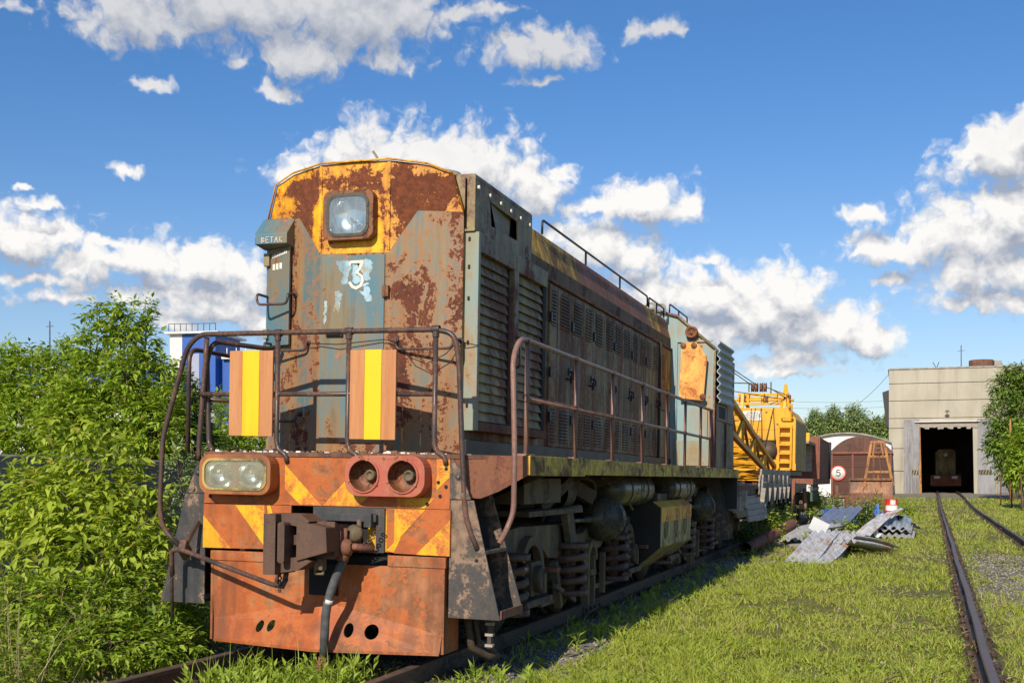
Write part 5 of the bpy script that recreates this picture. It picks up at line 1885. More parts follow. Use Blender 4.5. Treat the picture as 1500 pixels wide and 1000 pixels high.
# ================================================================== OVERHEAD WIRES
def wire(a, b, sag, r, label):
    a, b = Vector(a), Vector(b)
    pts = []
    for k_ in range(25):
        t_ = k_ / 24
        p = a.lerp(b, t_)
        p.z -= sag * 4 * t_ * (1 - t_)
        pts.append(p)
    org = a.lerp(b, .5)
    o = MB().tube(pts, r, 5).build('overhead_wire', M['grimy'], None, org)
    o.location = org
    return tag(o, label, 'wire', 'overhead wires')


wire(at(1302, 548, 104), at(1190, 612, 120), 1.2, .018, 'black wire slanting down from the shed corner over the trees')
wire(at(1040, 577, 150), at(1310, 586, 150), .6, .016, 'topmost of the two level wires above the background trees')
wire(at(1040, 589, 150), at(1310, 595, 150), .5, .016, 'lower of the two level wires above the background trees')

# ================================================================== WAGONS ON THE LEFT TRACK
def trk(name, y, label, cat):
    t = thing(name, (XC, y, 0), label, cat)
    t.rotation_euler = (0, TILT, 0)
    return t


def wheelset(mb, y, r=.475):
    for s in (1, -1):
        mb.lathe([(.03, -.06), (r, -.055), (r + .005, .03), (r - .05, .05), (.28, .04), (.12, .08), (.02, .08)], (s * .765, y, r), (s, 0, 0), 28, 0)
    mb.cyl((-1.0, y, r), (1.0, y, r), .07, 10, 0)


def wagon_bogie(t, y):
    for dy in (-.92, .92):
        mb = MB()
        wheelset(mb, y + dy)
        mb.build('wheelset', M['grimy'], t)
    mb = MB()
    for s in (1, -1):
        mb.prism([(y - 1.35, .62), (y - 1.1, .72), (y - .4, .70), (y - .25, .86), (y + .25, .86), (y + .4, .70), (y + 1.1, .72), (y + 1.35, .62), (y + 1.1, .42), (y + .7, .42), (y + .45, .30), (y - .45, .30), (y - .7, .42), (y - 1.1, .42)], 'x', *sorted((s * .95, s * 1.10)))
        for dy in (-.92, .92):
            mb.lathe([(.13, 0), (.13, .08), (.0, .09)], (s * 1.1, y + dy, .5), (s, 0, 0), 12)
        for dx in (-.14, .14):
            mb.helix((s * 1.03, y + dx), .08, .34, .62, 4, .02, 6)
    mb.box(-1.0, 1.0, y - .2, y + .2, .6, .9)
    mb.build('bogie', M['grimylight'], t, bevel=.01)


flat = trk('flat_wagon', 26.5, 'low flat wagon with pale hanging side boards behind the locomotive', 'wagon')
mb = MB()
mb.box(-1.48, 1.48, -5.6, 5.4, 1.22, 1.30, 0)
mb.box(-1.44, 1.44, -5.5, 5.3, 1.12, 1.22, 1)
rr = random.Random(11)
for k_ in range(90):
    x, y, s = rr.uniform(-1.4, 1.45), rr.uniform(-5.5, -1), rr.uniform(.02, .07)
    mb.box(x - s, x + s, y - s, y + s, 1.30, 1.30 + s, rr.choice((0, 1, 2)))
mb.build('deck', [M['plankbrown'], M['grimy'], M['plankgrey']], flat)
mb = MB()
for s in (1, -1):
    mb.prism([(-5.5, 1.2), (5.3, 1.2), (5.3, .95), (3.6, .90), (2.2, .60), (-2.2, .60), (-3.6, .90), (-5.5, .95)], 'x', *sorted((s * .95, s * 1.02)))
mb.build('side_beam', M['blackpaint'], flat)
for y in (-4.0, 3.9):
    wagon_bogie(flat, y)


def boardwall(name, y0, y1, z0, z1, x, tilt, mats, par, stakes=True, ragged_=True, seed=1):
    rr = random.Random(seed)
    mb = MB()
    n = 4
    h = (z1 - z0) / n
    for k_ in range(n):
        y = y0
        while y < y1 - .05:
            L_ = min(rr.uniform(.8, 2.2), y1 - y)
            dx = rr.uniform(-.008, .008)
            zb = z0 + k_ * h + (rr.uniform(-.02, .05) if ragged_ and k_ == 0 else 0)
            xa, xb = x + tilt * (k_ / n), x + tilt * ((k_ + 1) / n)
            mb.add([(xa + dx, y, zb), (xa + dx, y + L_ - .01, zb), (xb + dx, y + L_ - .01, z0 + (k_ + 1) * h - .008), (xb + dx, y, z0 + (k_ + 1) * h - .008),
                    (xa + dx - .035, y, zb), (xa + dx - .035, y + L_ - .01, zb), (xb + dx - .035, y + L_ - .01, z0 + (k_ + 1) * h - .008), (xb + dx - .035, y, z0 + (k_ + 1) * h - .008)],
                   [(0, 1, 2, 3), (7, 6, 5, 4), (0, 4, 5, 1), (3, 2, 6, 7), (0, 3, 7, 4), (1, 5, 6, 2)], 0)
            y += L_
    if stakes:
        k_ = y0 + .05
        while k_ < y1:
            mb.bar((x + .03, k_, z0 - .22), (x + tilt + .02, k_, z1 - .12), .07, .03, 1, (1, 0, 0))
            mb.bar((x + .07, k_, z0 - .12), (x + .10, k_, z0 + .16), .10, .07, 2, (1, 0, 0))
            k_ += 1.08
    return mb.build(name, mats, par)


boardwall('side_board', -2.6, 3.9, 1.08, 1.63, 1.50, .05, [M['plankgrey'], M['plankgrey'], M['plankgrey']], flat)
boardwall('side_board', -4.9, -1.75, .63, 1.06, 1.60, -.08, [M['plankgrey'], M['plankgrey'], M['plankgrey']], flat, False, True, 3)
mb = MB()
mb.box(-1.45, -1.40, -5.4, 5.3, 1.3, 1.62)
mb.build('side_board', M['plankgrey'], flat)
mb = MB()
mb.box(1.44, 1.58, -5.3, -5.15, .9, 1.2)
mb.box(1.30, 1.5, -5.5, -3.2, .85, 1.1)
mb.build('stake_pocket', M['plankgrey'], flat)

crane = trk('rail_crane', 36.0, 'yellow rail crane with lattice boom and pulley frame on its roof', 'crane')
yF = -4.0
mb = MB()
mb.prism([(-1.50, 1.66), (-1.50, 3.05), (-1.30, 3.32), (1.30, 3.32), (1.52, 3.03), (1.52, 1.66)], 'y', yF, yF + 3.6, 0)
mb.prism([(-1.45, 1.70), (-1.45, 3.03), (-1.27, 3.28), (1.27, 3.28), (1.47, 3.0), (1.47, 1.70)], 'y', yF + 3.6, yF + 3.65, 1)
for y in (yF + .9, yF + 1.8, yF + 2.7):
    mb.box(1.52, 1.535, y - .015, y + .015, 1.66, 3.02, 1)
mb.box(1.515, 1.53, yF + .02, yF + 3.58, 1.68, 3.0, 1)
mb.box(1.525, 1.54, yF, yF + 3.6, 2.12, 2.16, 1)
for (x, z) in ((.62, 2.98), (.88, 3.06), (.32, 2.55), (1.05, 2.88), (.75, 3.2), (1.38, 1.95), (1.42, 2.3)):
    mb.lathe([(.03, 0), (.02, .006), (0, .007)], (x, yF, z), (0, -1, 0), 8, 2)
crb = mb.build('crane_body', [M['craney'], M['craneside'], M['ironred']], crane, bevel=.02)
mb = MB()
mb.box(-1.52, 1.54, yF - .012, yF + .01, 1.66, 1.84, 0)
mb.box(-1.5, 1.5, yF - .015, yF + .0, 2.74, 2.755, 0)
mb.build('body_trim', M['craney'], crb)
mb = MB()
mb.box(.46, 1.02, yF - .02, yF + .0, 1.95, 2.46, 0)
mb.box(.44, .52, yF - .05, yF, 1.93, 2.47, 1)
mb.lathe([(.24, 0), (.26, .03), (.0, .03)], (.80, yF - .03, 2.18), (0, -1, 0), 20, 2)
mb.build('winch_opening', [M['dark'], M['plankgrey'], M['grimy']], crb)
mb = MB()
mb.box(.13, .64, yF - .022, yF + .0, 2.985, 3.235, 0)
for k_, (a, b_) in enumerate(((.24, .54), (.18, .60), (.16, .61), (.24, .53))):
    z = 3.19 - k_ * .052
    x = a
    rr = random.Random(k_)
    while x < b_:
        w_ = rr.uniform(.02, .055)
        mb.box(x, min(b_, x + w_), yF - .0255, yF - .021, z - .010, z + .010, 1)
        x += w_ + .012
mb.build('notice_board', [M['white'], M['res']], crb)
mb = MB()
for x in (1.10, 1.42):
    mb.bar((x, yF - .16, 1.70), (x, yF - .16, 2.86), .05, .05)
    for z in (1.72, 2.84):
        mb.bar((x, yF - .16, z), (x, yF, z), .04, .04)
for k_ in range(5):
    z = 1.86 + k_ * .235
    mb.box(1.10, 1.42, yF - .20, yF - .06, z - .02, z + .02)
for z in (3.04,):
    mb.tube(fillet([(1.16, yF, z - .02), (1.16, yF - .14, z), (1.45, yF - .14, z), (1.45, yF, z - .02)], .05, 3), .02, 6)
mb.tube(fillet([(1.42, yF - .1, 3.05), (1.42, yF - .1, 3.45), (1.36, yF - .1, 3.30)], .05, 3), .025, 6)
mb.build('ladder', M['craney'], crane)
mb = MB()
mb.lathe([(.06, 0), (.08, .05), (.05, .09), (.0, .10)], (.55, yF - .02, 2.52), (0, -1, 0), 12)
mb.box(.50, .60, yF - .08, yF, 2.40, 2.47)
mb.build('work_lamp', M['chrome'], crane)
# A-frame with pulleys on the roof
mb = MB()
for x in (.05, 1.18):
    mb.bar((x, yF + .4, 3.32), (x, yF + .5, 3.9 if x > 1 else 3.75), .09, .09)
    mb.bar((x, yF + 2.2, 3.32), (x, yF + .6, 3.72), .08, .08)
mb.bar((1.10, yF + .35, 3.32), (1.2, yF + .5, 3.98), .06, .06)
mb.bar((1.3, yF + .35, 3.32), (1.2, yF + .5, 3.98), .06, .06)
for z in (3.46, 3.62, 3.73):
    mb.bar((-.1, yF + .45 + (z - 3.46), z), (1.28, yF + .45 + (z - 3.46), z), .08, .07)
for x in (.2, .6, .95):
    mb.box(x - .03, x + .03, yF + .4, yF + .7, 3.44, 3.74)
mb.tube([(-.25, yF + .5, 3.56), (1.42, yF + .5, 3.56)], .04, 8)
mb.build('roof_frame', M['craney'], crane, bevel=.008)
for (x, z, y) in ((.05, 3.56, .55), (.65, 3.55, .5), (1.25, 3.58, .5), (.50, 3.82, -.6), (.72, 3.82, -.6), (-.15, 3.78, -.9)):
    mb = MB()
    for k_ in range(2):
        mb.lathe([(.04, -.03), (.13, -.035), (.10, 0), (.13, .035), (.04, .03)], (x - .05 + k_ * .10, yF + y, z), (1, 0, 0), 18)
    mb.build('pulley', M['brownrust'], crane)
mb = MB()
mb.bar((.35, yF - .6, 3.70), (.35, yF - .6, 3.92), .03, .06)
mb.bar((.92, yF - .6, 3.66), (.92, yF - .6, 3.96), .03, .06)
mb.bar((-.3, yF - .9, 3.93), (.4, yF - .6, 3.93), .03, .03)
mb.box(-.25, -.05, yF - .95, yF - .85, 3.86, 3.98)
mb.build('pulley_block', M['grimylight'], crane)
mb = MB()
for (a, b_) in (((-.55, yF - 9.5, 4.62), (.45, yF - .7, 3.86)), ((-.45, yF - 9.5, 4.56), (.6, yF - .7, 3.85)), ((.75, yF - .5, 3.85), (1.3, yF + .4, 3.66)), ((.9, yF - .5, 3.80), (1.2, yF + .4, 3.62)),
                ((-.2, yF - .8, 3.74), (1.1, yF + .4, 3.58)), ((.35, yF - .01, 3.30), (.36, yF - .15, 2.0)), ((.62, yF - .01, 3.30), (.66, yF - .15, 2.3)), ((.05, yF - .01, 3.3), (.28, yF - .12, 2.5)),
                ((.93, yF - .01, 3.3), (.68, yF - .15, 2.0)), ((.93, yF - .02, 3.3), (1.0, yF - .10, 2.4))):
    mb.tube([a, b_], .012, 5)
mb.build('crane_rope', M['grimy'], crane)
# lattice boom lying low over the flat wagon
mb = MB()
P0 = [Vector((1.02, yF - .3, 1.40)), Vector((-.7, yF - .3, 1.40)), Vector((1.02, yF - .3, 1.74)), Vector((-.7, yF - .3, 1.74))]
P1 = [Vector((.85, yF - 11.2, 2.75)), Vector((-.55, yF - 11.2, 2.75)), Vector((.85, yF - 11.2, 3.52)), Vector((-.55, yF - 11.2, 3.52))]
for a, b_ in zip(P0, P1):
    mb.bar(a, b_, .10, .10)
nb = 11
for k_ in range(nb):
    t0, t1 = k_ / nb, (k_ + 1) / nb
    q0 = [a.lerp(b_, t0) for a, b_ in zip(P0, P1)]
    q1 = [a.lerp(b_, t1) for a, b_ in zip(P0, P1)]
    for (i, j) in ((0, 2), (1, 3)):
        mb.bar(q0[i], q1[j] if k_ % 2 else q0[j], .055, .055)
        mb.bar(q0[j] if k_ % 2 == 0 else q0[i], q1[i] if k_ % 2 == 0 else q1[j], .055, .055)
    for (i, j) in ((0, 1), (2, 3)):
        mb.bar(q0[i], q1[j] if k_ % 2 else q0[j], .06, .06)
        mb.bar(q0[j], q1[i], .05, .05)
mb.build('lattice_boom', M['craney'], crane)
mb = MB()
for k_ in range(7):
    mb.tube([(-1.0, yF - 1.0 - k_ * .5, 1.36 + .1 * k_), (.75, yF - .6 - k_ * .5, 1.44 + .09 * k_)], .03, 6)
mb.build('boom_brace', M['craney'], crane)
mb = MB()
mb.box(-1.45, 1.45, yF - .6, yF + 5.2, 1.05, 1.30)
mb.lathe([(1.1, 0), (1.1, .3), (.95, .36)], (0, yF + 2.0, 1.30), (0, 0, 1), 28)
mb.box(-1.4, 1.4, yF - .2, yF + 3.9, 1.52, 1.66)
mb.box(1.3, 1.5, yF - .65, yF - .45, .55, 1.45)
mb.box(1.05, 1.25, yF + .2, yF + .6, .5, 1.3)
mb.build('crane_chassis', M['blackpaint'], crane, bevel=.01)
mb = MB()
mb.box(1.42, 1.58, yF - .62, yF - .48, .62, 1.40)
mb.build('buffer_stake', M['gusset'], crane)
for y in (yF + .9, yF + 4.0):
    wagon_bogie(crane, y)
mb = MB()
mb.lathe([(.20, -.04), (.24, 0), (.20, .04), (.16, 0), (.20, -.04)], (1.55, yF + 3.0, .95), (1, 0, 0), 18)
for a in range(4):
    mb.bar((1.55, yF + 3.0, .95), (1.55, yF + 3 + .2 * math.cos(a * 1.57), .95 + .2 * math.sin(a * 1.57)), .03, .03)
mb.build('hand_wheel', M['ironred'], crane)

gw = trk('goods_wagon', 46.0, 'red-brown goods wagon with a white end panel beyond the crane', 'wagon')
M['green'] = paint('old_green_paint', (.045, .13, .09), (.04, .10, .07), rust=(.12, .06, .04), halo=(.1, .1, .06), amount=.35, scale=2, seed=60)
mb = MB()
mb.box(-1.45, 1.45, -6, 4, 1.25, 1.45, 0)
mb.box(-1.4, 1.4, -3.0, 4, 1.45, 2.95, 1)
mb.box(1.4, 1.46, -3.02, -2.6, 1.45, 2.96, 1)
mb.box(1.40, 1.47, 3.6, 4.02, 1.45, 2.96, 2)
mb.build('wagon_body', [M['ironred'], M['ironred'], M['blackpaint']], gw, bevel=.01)
mb = MB()
mb.box(.2, 1.2, -3.06, -3.0, 1.7, 2.75)
mb.build('white_panel', M['plankgrey'], gw)
mb = MB()
mb.box(-1.2, 1.3, -6.1, -3.05, 2.62, 2.70, 0)
mb.box(.9, 1.25, -5.2, -4.9, 2.70, 3.0, 1)
mb.build('yellow_lifting_beam', [M['plankgrey'], M['craney']], gw)
mb = MB()
for k_ in range(7):
    mb.bar((1.40, -5.9 + k_ * .45, .7), (1.40, -5.9 + k_ * .45, 1.4), .07, .07)
mb.box(1.36, 1.44, -6, -3, 1.05, 1.15)
mb.build('green_stake', M['green'], gw)
for y in (-4.0, 2.5):
    wagon_bogie(gw, y)

# ================================================================== GROUNDED WAGON BODY WITH SIGN
bx0, bx1, by = -3.06, -.37, 56.6
bw = thing('wagon_body_shed', (bx0, by, 0), 'grounded brown boarded wagon body with a curved rusty roof', 'wagon body')
W_ = bx1 - bx0
mb = MB()
for k_ in range(18):
    z = .62 + k_ * .115
    mb.box(0, W_, .012 * ((k_ * 7) % 3), .05, z, z + .106, 0)
    mb.box(W_ - .03, W_ + .004 * (k_ % 2), .05, 6.5, z, z + .110, 0)
mb.box(.03, W_ - .03, .06, 6.5, .6, 2.65, 0)
mb.build('plank_wall', M['plankbrown'], bw)
mb = MB()
arc = [(W_ / 2 - (W_ / 2 + .06) * math.cos(a), 2.66 + .74 * math.sin(a)) for a in np.linspace(0, math.pi, 22)]
arc = [(x, 2.66 + .74 * max(0, 1 - abs((x - W_ / 2) / (W_ / 2 + .06)) ** 2.4)) for x in np.linspace(-.06, W_ + .06, 24)]
mb.prism(arc, 'y', -.06, 6.6, 0)
mb.box(-.05, W_ + .05, -.09, -.02, 2.60, 2.70, 1)
mb.build('curved_roof', [M['wagroof'], M['ironred']], bw)
mb = MB()
for x in (0.0, .93, 1.85, W_ - .09):
    mb.box(x, x + .09, -.05, .0, .62, 2.62)
mb.box(0, W_, -.05, 0, .58, .68)
mb.box(W_, W_ + .03, -.04, 6.4, .58, .70)
mb.build('corner_post', M['ironred'], bw)
mb = MB()
for k_ in range(4):
    mb.box(-.05 + k_ * .72, .60 + k_ * .72, .05, .5, -.2, .575)
mb.build('block_footing', M['plankgrey'], bw)
mb = MB()
mb.lathe([(.0, 0), (.345, 0), (.345, .012), (.0, .012)], (0, 0, 0), (0, -1, 0), 40, 0)
mb.plate(circ(0, 0, .345, 40), [circ(0, 0, .295, 40)], 'y', -.016, -.0125, 1)


def digit5(mb, cx, cz, h, y, mi):
    s = h
    pts = [(.30, .5), (-.18, .5), (-.24, .03), (-.10, .10), (.08, .12), (.26, .02), (.32, -.18), (.24, -.38), (.04, -.48), (-.16, -.45), (-.32, -.34)]
    for i in range(len(pts) - 1):
        a = Vector((cx + pts[i][0] * s, y, cz + pts[i][1] * s))
        b_ = Vector((cx + pts[i + 1][0] * s, y, cz + pts[i + 1][1] * s))
        d = (b_ - a).normalized() * .015
        mb.bar(a - d * .6, b_ + d * .6, s * .15, .004 + .0006 * (i % 2), mi, (0, 1, 0))


digit5(mb, 0, 0, .29, -.0165, 2)
sg = mb.build('speed_sign', [M['white'], M['barrelred'], M['blackpaint']])
sg.location = (bx0 + .33, by - .055, 1.72)
tag(sg, 'round white speed sign with a 5 on the brown wagon body', 'sign')

# ================================================================== DOZER BLADE WITH A-FRAME
bd = 45.5
p = at(1276, 745, bd)
bl = thing('plough_blade', (p.x, p.y, -.12), 'rusty dozer blade carrying an orange A-shaped frame', 'blade')
mb = MB()
prof = [(-.10 + .22 * (1 - math.sin(t_ * math.pi)) - .0, .02 + 1.48 * t_) for t_ in np.linspace(0, 1, 12)]
A = [(-.80, y, z) for y, z in prof]
B = [(.80, y, z) for y, z in prof]
A2 = [(-.80, y + .04, z) for y, z in prof]
B2 = [(.80, y + .04, z) for y, z in prof]
mb.strip(A, B, 0, True).strip(A2, B2, 0, True).strip(A, A2).strip(B, B2).strip([A[0], B[0]], [A2[0], B2[0]]).strip([A[-1], B[-1]], [A2[-1], B2[-1]])
mb.box(-.82, .82, .0, .06, 1.49, 1.58, 0)
mb.box(-.82, -.78, -.1, .3, .02, 1.58, 0)
mb.box(.78, .82, -.1, .3, .02, 1.58, 0)
mb.build('blade', M['blade'], bl)
mb = MB()
mb.bar((-0.25, .1, 1.30), (0.01, .15, 3.02), .10, .07)
mb.bar((0.81, .1, 1.30), (0.47, .15, 3.02), .10, .07)
mb.bar((-0.17, .1, 1.82), (0.71, .1, 1.82), .07, .09)
mb.bar((-0.08, .12, 2.42), (0.59, .12, 2.42), .07, .09)
mb.bar((-0.05, .14, 2.98), (0.53, .14, 2.98), .07, .10)
mb.bar((0.05, .12, 2.42), (0.13, .14, 2.98), .05, .05)
mb.bar((0.45, .12, 2.42), (0.35, .14, 2.98), .05, .05)
mb.bar((0.25, .12, 1.82), (0.29, .3, 1.3), .05, .05)
mb.build('lifting_frame', M['aframe'], bl, bevel=.006)
mb = MB()
for z in (2.55, 2.72, 2.88):
    mb.lathe([(.05, -.05), (.09, -.05), (.06, 0), (.09, .05), (.05, .05)], (.27, .05, z), (1, 0, 0), 12)
mb.tube([(.27, .03, 2.55), (.35, .0, 1.9), (.37, -.05, 1.25)], .014, 5)
mb.build('winch_pulley', M['brownrust'], bl)

# ================================================================== SCRAP ON THE GRASS
def corr(label, px, py, d, length, width, rz, pitch=0.0, roll=0.0, waves=7, amp=.028, mat='galv', z=None, name='corrugated_sheet', cat='metal sheet', group='scrap roofing sheets'):
    mb = MB()
    n = waves * 8
    m_ = 8
    rr = random.Random(label)
    ph = rr.uniform(0, 6)
    top, bot = [], []
    for j in range(m_ + 1):
        row, rb = [], []
        for i in range(n + 1):
            u = (i / n - .5) * width
            v_ = (j / m_ - .5) * length + (rr.uniform(-.01, .01))
            zz_ = amp * math.sin(i / n * waves * 2 * math.pi) + .03 * math.sin(v_ * 1.7 + ph) * (1 + u) + .012 * math.sin(u * 6)
            row.append((u, v_, zz_))
            rb.append((u, v_, zz_ - .006))
        top.append(row)
        bot.append(rb)
    for j in range(m_):
        mb.strip(top[j], top[j + 1], 0, True)
        mb.strip(bot[j], bot[j + 1], 0, True)
    mb.strip(top[0], bot[0]).strip(top[-1], bot[-1])
    mb.strip([r[0] for r in top], [r[0] for r in bot]).strip([r[-1] for r in top], [r[-1] for r in bot])
    o = mb.build(name, M[mat], recalc=False)
    q = at(px, py, d)
    o.location = q if z is None else (q.x, q.y, z)
    o.rotation_euler = (pitch, roll, rz)
    return tag(o, label, cat, group)


def corr2(label, A, B, width, waves, amp, mat='galv', tilt=0.0):
    A, B = at(*A), at(*B)
    v = B - A
    rz = math.atan2(-v.x, v.y)
    pitch = math.atan2(v.z, math.hypot(v.x, v.y))
    o = corr(label, 0, 0, 1, v.length, width, 0, 0, 0, waves, amp, mat)
    o.location = (A + B) / 2
    o.rotation_euler = (Matrix.Rotation(rz, 3, 'Z') @ Matrix.Rotation(pitch, 3, 'X') @ Matrix.Rotation(tilt, 3, 'Y')).to_euler()
    return o


corr2('long pale zinc sheet nearest the open end of the rusty pipe', (1160, 831, 20.2), (1212, 779, 22.9), .55, 4, .036)
corr2('rust-blotched zinc sheet lying close against the long pale one', (1188, 829, 20.3), (1238, 781, 22.7), .52, 4, .036, tilt=.05)
corr2('narrow zinc strip folded over the rust-blotched sheet', (1222, 815, 21.2), (1244, 783, 22.4), .22, 2, .03, tilt=.2)
corr2('grey zinc sheet fanned out from under the narrow strip', (1234, 791, 21.9), (1292, 806, 23.0), .55, 4, .042)
corr2('zinc sheet half hidden behind the fanned grey one', (1228, 783, 22.6), (1302, 800, 24.2), .5, 4, .03)
corr2('pale grey sheet lying flat beyond the rusty pipe', (1152, 789, 25.5), (1212, 766, 28.6), .8, 5, .035, 'slate')
corr2('tilted dull sheet leaning on the stack of wavy sheets', (1256, 786, 30.4), (1308, 748, 32.2), .75, 4, .025, tilt=-.25)
corr2('dark wavy sheet, topmost of the stack of wavy sheets', (1306, 771, 30.9), (1309, 757, 32.6), .95, 4, .05, 'corrug', .08)
corr2('zinc wavy sheet directly under the dark wavy one', (1305, 776, 30.8), (1309, 764, 32.6), 1.05, 5, .04, 'galv', .04)
corr2('brownish cement sheet, lowest of the stack of wavy sheets', (1303, 785, 30.3), (1309, 772, 32.8), 1.2, 7, .035, 'slate', .03)
corr2('faded blue sheet spread beyond the white board', (1205, 772, 29.5), (1243, 744, 32.0), .85, 4, .045, 'bluegreysheet')
corr2('bright blue sheet standing tilted behind the faded blue one', (1230, 768, 33.2), (1233, 745, 34.2), 1.0, 4, .04, 'bluetarp')


def crumple(label, px, py, d, sx_, sy_, h, mat, seed, name, cat, z0=0.0):
    mb = MB()
    n = 22
    rows = []
    for j in range(n + 1):
        row = []
        for i in range(n + 1):
            u, v_ = (i / n - .5), (j / n - .5)
            r_ = max(abs(u), abs(v_)) * 2
            hh = h * max(0, 1 - r_ ** 2) * (.55 + .9 * mnoise.fractal(Vector((u * 3 + seed, v_ * 3, seed)), 1, 2, 4)) + .05 * mnoise.noise(Vector((u * 9, v_ * 9, seed)))
            row.append((u * sx_ * (1 + .15 * mnoise.noise(Vector((v_ * 4, seed, 0)))), v_ * sy_ * (1 + .2 * mnoise.noise(Vector((u * 4, seed, 5)))), max(hh, -.02)))
        rows.append(row)
    for j in range(n):
        mb.strip(rows[j], rows[j + 1], 0, False)
    o = mb.build(name, M[mat])
    q = at(px, py, d)
    o.location = (q.x, q.y, z0)
    return tag(o, label, cat)


crumple('crumpled black plastic film between the stacked sheets and the barrel', 1310, 760, 32.2, 1.3, .8, .34, 'blacktarp', 3, 'plastic_film', 'plastic film', .08)
crumple('dark crumpled film rising behind the tilted dull sheet', 1274, 752, 33.5, .9, .8, .75, 'blacktarp', 8, 'plastic_film', 'plastic film', -.1)
crumple('blue plastic bag beside the dark film on the scrap', 1287, 750, 33.8, .55, .45, .75, 'bluetarp', 12, 'plastic_bag', 'bag', -.05)
crumple('white crumpled bag at the corner of the wavy sheet stack', 1281, 786, 30.8, .42, .4, .22, 'whitesheet', 15, 'plastic_bag', 'bag', -.12)
mb = MB()
q4 = [at(1184, 773, 24.6), at(1192, 756, 25.0), at(1216, 768, 24.8), at(1206, 785, 24.4)]
q0 = q4[0]
mb.add([v - q0 for v in q4] + [v - q0 + Vector((.0, .012, -.008)) for v in q4], [(0, 1, 2, 3), (7, 6, 5, 4), (0, 4, 5, 1), (1, 5, 6, 2), (2, 6, 7, 3), (3, 7, 4, 0)])
o = mb.build('white_board', M['whitesheet'])
o.location = q0
tag(o, 'smooth white board propped up on the zinc sheets', 'board')
pp = [at(1093, 803, 22.6), at(1118, 790, 23.4), at(1142, 778, 24.2), at(1160, 768, 25.0)]
q0 = pp[0]
pp = [v - q0 for v in pp]
mb = MB()
mb.tube(pp, .115, 16, 0, cap=False)
mb.tube(pp, .10, 16, 1, cap=False)
for k_ in (1, 2):
    mb.tube([pp[k_] - (pp[3] - pp[0]).normalized() * .03, pp[k_] + (pp[3] - pp[0]).normalized() * .03], .125, 16, 0)
o = mb.build('rusty_pipe', [M['ironred'], M['dark']], recalc=False)
o.location = q0
tag(o, 'thick rusty pipe lying in the grass by the scrap heap', 'pipe')
planks = [('dark plank beside the far end of the rusty pipe', 1125, 782, 26.5, 2.2, .9), ('pale plank under the rusty pipe', 1140, 786, 25.7, 1.6, -.5), ('thin brown lath in front of the rusty pipe', 1160, 793, 24.6, 1.9, -1.0),
          ('grey beam crossing the zinc sheets below the white board', 1228, 784, 24.6, 1.3, .9), ('weathered post leaning beside the white board', 1218, 778, 24.9, 1.1, -.6)]
for i, (lb, px, py, d, L_, rz) in enumerate(planks):
    mb = MB()
    mb.box(-.07, .07, -L_ / 2, L_ / 2, -.03, .03)
    o = mb.build('plank', M['plankgrey'] if i != 0 else M['sleeper'], bevel=.006)
    q = at(px, py, d)
    o.location = (q.x, q.y, .0 + (.14 if i > 2 else 0))
    o.rotation_euler = (.25 if i == 4 else .02, .1, rz)
    tag(o, lb, 'plank', 'loose planks in the scrap')
q = at(1306, 748, 45)
br = thing('steel_barrel', (q.x, q.y, -.12), 'red and white steel barrel standing behind the scrap stack', 'barrel')
mb = MB()
mb.lathe([(.0, .0), (.225, 0), (.23, .02), (.225, .06), (.225, .14)], (0, 0, .20), (0, 0, 1), 28, 0)
mb.lathe([(.225, .14), (.232, .16), (.225, .18), (.225, .34)], (0, 0, .20), (0, 0, 1), 28, 1)
mb.lathe([(.225, .34), (.232, .36), (.225, .38), (.225, .56), (.232, .575), (.22, .585), (.21, .575), (0, .57)], (0, 0, .20), (0, 0, 1), 28, 0)
mb.lathe([(.0, .0), (.225, 0), (.225, .2)], (0, 0, 0), (0, 0, 1), 28, 1)
mb.build('barrel_shell', [M['barrelred'], M['barrelwhite']], br)
mb = MB()
A = [(.2275 * math.cos(a), .2275 * math.sin(a), .57) for a in np.linspace(-1.75, -.9, 8)]
mb.strip(A, [(p_[0], p_[1], .74) for p_ in A])
mb.build('paper_label', M['whitesheet'], br)
q = at(1252, 748, 40)
rb = thing('steel_cabinet', (q.x, q.y, -.12), 'red oxide steel cabinet before the brown wagon body', 'cabinet')
mb = MB()
mb.box(-.32, .32, -.2, .25, 0, .92)
mb.box(-.34, .34, -.22, .27, .92, .95)
mb.build('cabinet_shell', M['ironred'], rb, bevel=.006)
mb = MB()
mb.box(-.28, .28, -.215, -.20, .06, .86)
mb.build('cabinet_door', M['ironred'], rb, bevel=.004)
mb = MB()
mb.add([(-.55, 0, -.25), (.55, 0.05, -.22), (.57, .12, .25), (-.5, .1, .27)], [(0, 1, 2, 3)]).add([(-.55, .02, -.25), (.55, 0.07, -.22), (.57, .14, .25), (-.5, .12, .27)], [(3, 2, 1, 0)])
o = mb.build('steel_plate', M['brownrust'], recalc=False)
o.location = at(1267, 733, 39.5)
o.location.z = .68
tag(o, 'dark rusty steel plate propped beside the red cabinet', 'plate')
mb = MB()
mb.box(-.06, .06, -.06, .06, 0, 1.3)
o = mb.build('rusty_post', M['brownrust'], bevel=.01)
q = at(1226, 745, 45)
o.location = (q.x, q.y, -.12)
tag(o, 'short rusty post below the round speed sign', 'post')

# ================================================================== CONCRETE WALL AT LEFT
cw = thing('concrete_wall', (-9.0, 20, 0), 'low weathered concrete block wall among the bushes', 'wall')
mb = MB()
rr = random.Random(2)
y = -16.0
while y < 22:
    L_ = 2.4
    mb.box(-.14, .14, y + .012, y + L_ - .012, -.2, 1.02, 0)
    mb.box(-.14 + rr.uniform(-.01, .01), .14, y + .012, y + L_ - .012, 1.03, 1.62 + rr.uniform(-.02, .02), 0)
    y += L_
mb.build('block_course', M['concrete'], cw, bevel=.02)


